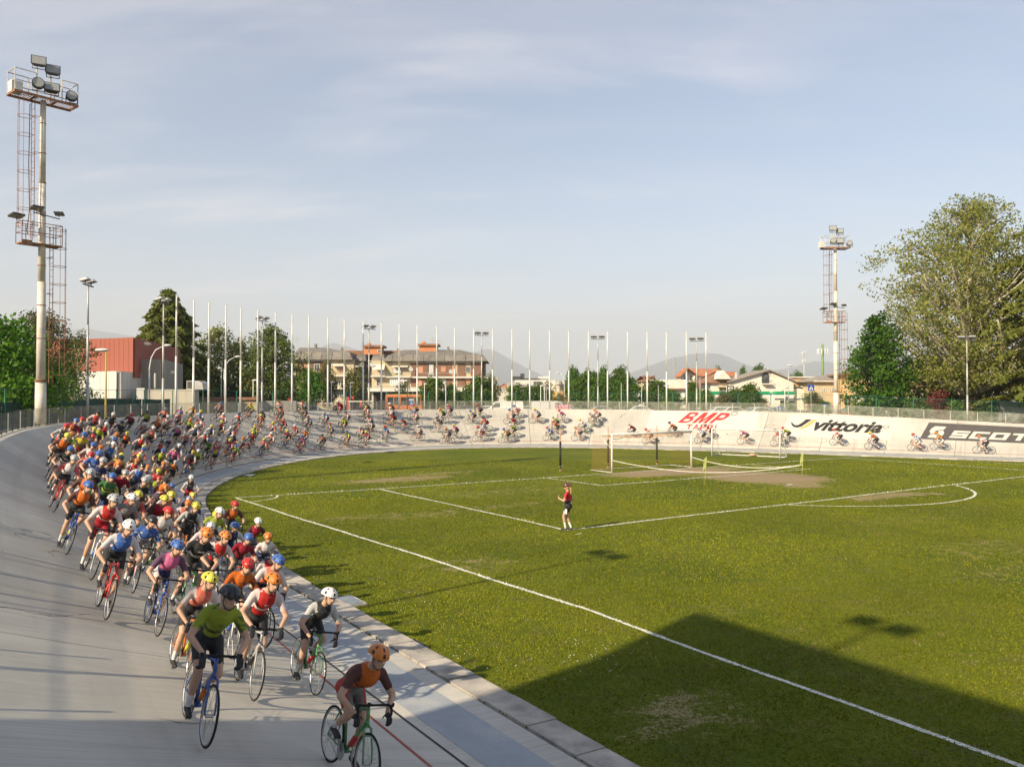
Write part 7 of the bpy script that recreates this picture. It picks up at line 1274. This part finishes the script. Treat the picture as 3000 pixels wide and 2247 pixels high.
# ---- the woman standing on the pitch: red jersey, black shorts, white socks, helmet and fair ponytail; face turned left
mat('jersey_scarlet', (.46,.03,.035), .7, .2, 8, .2, 40)
def walker():
    P = []; H = .93; x = .0                                    # local: x = facing direction (towards the left of the picture), y = her left
    HIP = np.array([0,0,.90]); WA = np.array([-.015,0,1.05]); CH = np.array([.0,0,1.27])
    P += [('e', HIP+[-.02,0,.0], (.125,.165,.12), 2), ('e', HIP+[-.055,-.07,-.05], (.095,.085,.10), 2), ('e', HIP+[-.055,.07,-.05], (.095,.085,.10), 2), ('c', HIP+[0,0,.04], WA, .125, .108, 2), ('c', WA+[0,0,.02], CH-[0,0,.03], .106, .122, 1), ('c', CH+[-.005,-.10,.05], CH+[-.005,.10,.05], .082, .082, 1), ('e', CH+[.04,0,-.02], (.10,.14,.10), 1)]
    NK = CH+np.array([.0,0,.15]); HD = NK+np.array([.035,0,.135]); P.append(('c', CH+[0,0,.06], HD-[.02,0,.05], .052, .050, 0)); M = np.array(Matrix.Rotation(math.radians(10), 3, 'Y') @ Matrix.Rotation(math.radians(8), 3, 'Z')); head(P, HD, M, .93)
    # arms: left hand raised in front of the chest, right arm bent behind the torso
    for sg, HN, pole in ((1, (.27,.20,1.15), (-.3,.6,-1)), (-1, (.12,-.20,.98), (-1,-.4,0))):
        SH = CH+np.array([0,.165*sg,.05]); EL = ik(SH, HN, .27, .24, pole); mid = SH+(EL-SH)*.55
        P += [('c', SH, mid, .054, .046, 1), ('c', mid, EL, .042, .037, 0), ('c', EL, HN, .037, .025, 0)]; fingers(P, HN, np.array((.35,-.25*sg,.85)) if sg > 0 else (.6,.2,-.6), (.8,.4*sg,-.3) if sg > 0 else (0,-1,.2), (0,-sg,.3), .92, .5, .6, 0)
    for sg, AN, KNp in ((1, (.07,.06,.095), (1,0,.1)), (-1, (-.10,-.075,.10), (1,0,.1))):
        HJ = HIP+np.array([-.005,.085*sg,-.03]); AN = np.array(AN); KN = ik(HJ, AN, .405, .40, KNp) if sg > 0 else ik(HJ, AN, .41, .40, KNp); th = HJ+(KN-HJ)*.50
        P += [('c', HJ, th, .092, .076, 2), ('c', th, th+(KN-HJ)*.05, .078, .074, 6), ('c', th+(KN-HJ)*.05, KN, .070, .052, 0), ('c', KN, KN+(AN-KN)*.32, .050, .055, 0), ('c', KN+(AN-KN)*.32, KN+(AN-KN)*.55, .055, .044, 0), ('c', KN+(AN-KN)*.55, AN, .045, .036, 3), ('c', AN+[-.03,0,-.055], AN+[.09,.0,-.068], .036, .032, 4), ('c', AN+[.09,0,-.068], AN+[.15,.0,-.072], .032, .022, 4)]
    b_ = body_mesh('body', P, .007, .22)
    for q in ('skin', 'jersey_scarlet', 'short_black', 'sock_white', 'shoe_black', 'glove_black', 'kit_red'): b_.materials.append(MAT[q])
    p0 = onz(1226.5, 1146.5); w = empty('person', (p0[0], p0[1], .035), math.radians(158), 'standing cyclist in red jersey, black shorts and helmet on the penalty line', 'person'); w.scale = (1.02,)*3
    link('body', b_, w); hm_ = helmet_mesh(np.array(HD), M, ''); o = link('helmet', hm_, w); setmat(o, 0, 'hel_black'); setmat(o, 1, 'hel_red'); link('sunglasses', glasses_mesh(np.array(HD), M), w)
    m = MB(); m.path([HD+np.array([-.095,0,.01]), HD+np.array([-.15,-.02,-.06]), HD+np.array([-.155,-.03,-.17]), HD+np.array([-.135,-.03,-.30]), HD+np.array([-.12,-.02,-.38])], [.028,.036,.034,.026,.008], 8); m.ball(HD+np.array([-.03,0,.0]), (.085,.080,.085), 10, 6); m.build('hair', 'hair_fair', w, True)
    m = MB(); m.bb((-.05,.155,.62), (.03,.172,.80)); o = m.build('thigh_panel', 'sock_white', w); o.location = (.02,.012,-.02); m = MB(); m.bb((-.155,-.03,.98), (-.138,.06,1.02)); m.build('back_label', 'hel_silver', w)
walker()
# ---------------------------------------------------------------- mountains
def ridge(name, pts, dist, depth, seed, lab):
    rng = np.random.default_rng(seed); x0, x1 = pts[0][0], pts[-1][0]; n = 150; rows = 9; m = MB(); pa = rng.uniform(0, 6.28, 8)
    for r in range(rows):
        f = r/(rows-1); d = dist-depth*(1-f)
        for i in range(n):
            x = x0+(x1-x0)*i/(n-1); y = np.interp(x, [p[0] for p in pts], [p[1] for p in pts]); top = max(0, hgt(y, dist)-GZ)
            nz = sum(math.sin(x*.05*(k+1)*1.3+pa[k]+f*3*(k+1))/(k+1.5) for k in range(6))*.06; m.v.append((xat(x, dist)*(d/dist), d, GZ-4+max(0, top*(f**1.15)*(1+nz*(1-f)*2.4+nz*.16))))
    b = len(m.v); 
    for i in range(n): x = x0+(x1-x0)*i/(n-1); m.v.append((xat(x, dist)*1.15, dist*1.15, GZ-5))
    m.f = [(r*n+i, r*n+i+1, (r+1)*n+i+1, (r+1)*n+i) for r in range(rows-1) for i in range(n-1)]+[((rows-1)*n+i, (rows-1)*n+i+1, b+i+1, b+i) for i in range(n-1)]; m.m = [0]*len(m.f); o = m.build(name, 'forest_slope', None, True); tag(o, lab, None, None, 'structure')
t = NT('forest_slope'); a = t.noise(.0016, 6, .65); b2 = t.noise(.008, 4, .7); t.col(t.mix(t.rng(a, .35, .65), (.03,.05,.018), (.075,.085,.04)), .95, .1); t.bump(b2, .8, 40)
ridge('mountains', [(-260,735),(-120,726),(0,722),(90,712),(150,712),(200,711),(240,718),(285,726),(310,740),(345,756),(420,790),(560,812),(640,790),(690,752),(714,737),(735,744),(775,757),(810,772),(850,762),(885,758),(930,775),(1020,762),(1060,752),(1090,768),(1140,796),(1200,822),(1300,828),(1345,812),(1400,790),(1450,774),(1490,764),(1520,762),(1560,764),(1590,778),(1625,792),(1670,800),(1720,792),(1760,778),(1830,786),(1900,792),(2000,770),(2120,762),(2260,775),(2450,790)], 11500, 3800, 4, 'hazy blue mountain range along the horizon')
# ---------------------------------------------------------------- grandstand round the camera (casts the shadow in front)
mat('stand_concrete', (.36,.34,.31), .9, .2, .8, .3, 20)
sd = np.array([.548,-.837]); so = np.array([-.837,-.548]); RC = np.array([-7.9, 7.05]); RH = 9.75
def SPT(a, b, z): q = RC+sd*a+so*b; return (q[0], q[1], z)
st = empty('grandstand', (0,0,0), 0, 'concrete grandstand with flat roof behind the camera', 'grandstand')
def sbox(name, a0, a1, b0, b1, z0, z1): m = MB(); v = [SPT(a+(.34*b if a < 1 else 0), b, z) for z in (z0, z1) for a, b in ((a0,b0),(a1,b0),(a1,b1),(a0,b1))]; m.add(v, [(3,2,1,0),(4,5,6,7),(0,1,5,4),(1,2,6,5),(2,3,7,6),(3,0,4,7)]); return m.build(name, 'stand_concrete', st)
sbox('roof', 0, 46, 0, 11, RH, RH+.35); sbox('back_wall', 0, 46, 10.6, 10.98, GZ-.5, RH-.003); sbox('side_wall', 0, .3, 3.5, 10.59, GZ-.5, RH-.003)
for k in range(6): sbox('column', 3+8*k, 3.4+8*k, 5, 5.4, GZ, RH-.003)
for k in range(6): sbox('seating_tier', .4, 46, 2.6+1.3*k, 3.9+1.3*k-.003, GZ-.5, 3.0+.45*k)
sbox('front_wall', .4, 46, 2.3, 2.59, GZ-.5, 3.4)
# ---------------------------------------------------------------- haze: one even box of air round everything
hm = bpy.data.materials.new('air'); hm.use_nodes = True; hm.node_tree.nodes.clear(); o_ = hm.node_tree.nodes.new('ShaderNodeOutputMaterial'); v_ = hm.node_tree.nodes.new('ShaderNodeVolumePrincipled'); v_.inputs['Color'].default_value = (.70,.735,.80,1); v_.inputs['Density'].default_value = 1.6e-4; v_.inputs['Anisotropy'].default_value = 0.0; hm.node_tree.links.new(v_.outputs[0], o_.inputs['Volume'])
mb = MB(); mb.bb((-16500,-15500,-8), (16500,15500,1150)); hz = mb.build('haze', hm); tag(hz, 'thin pale summer haze in the air', 'haze', None, 'stuff')
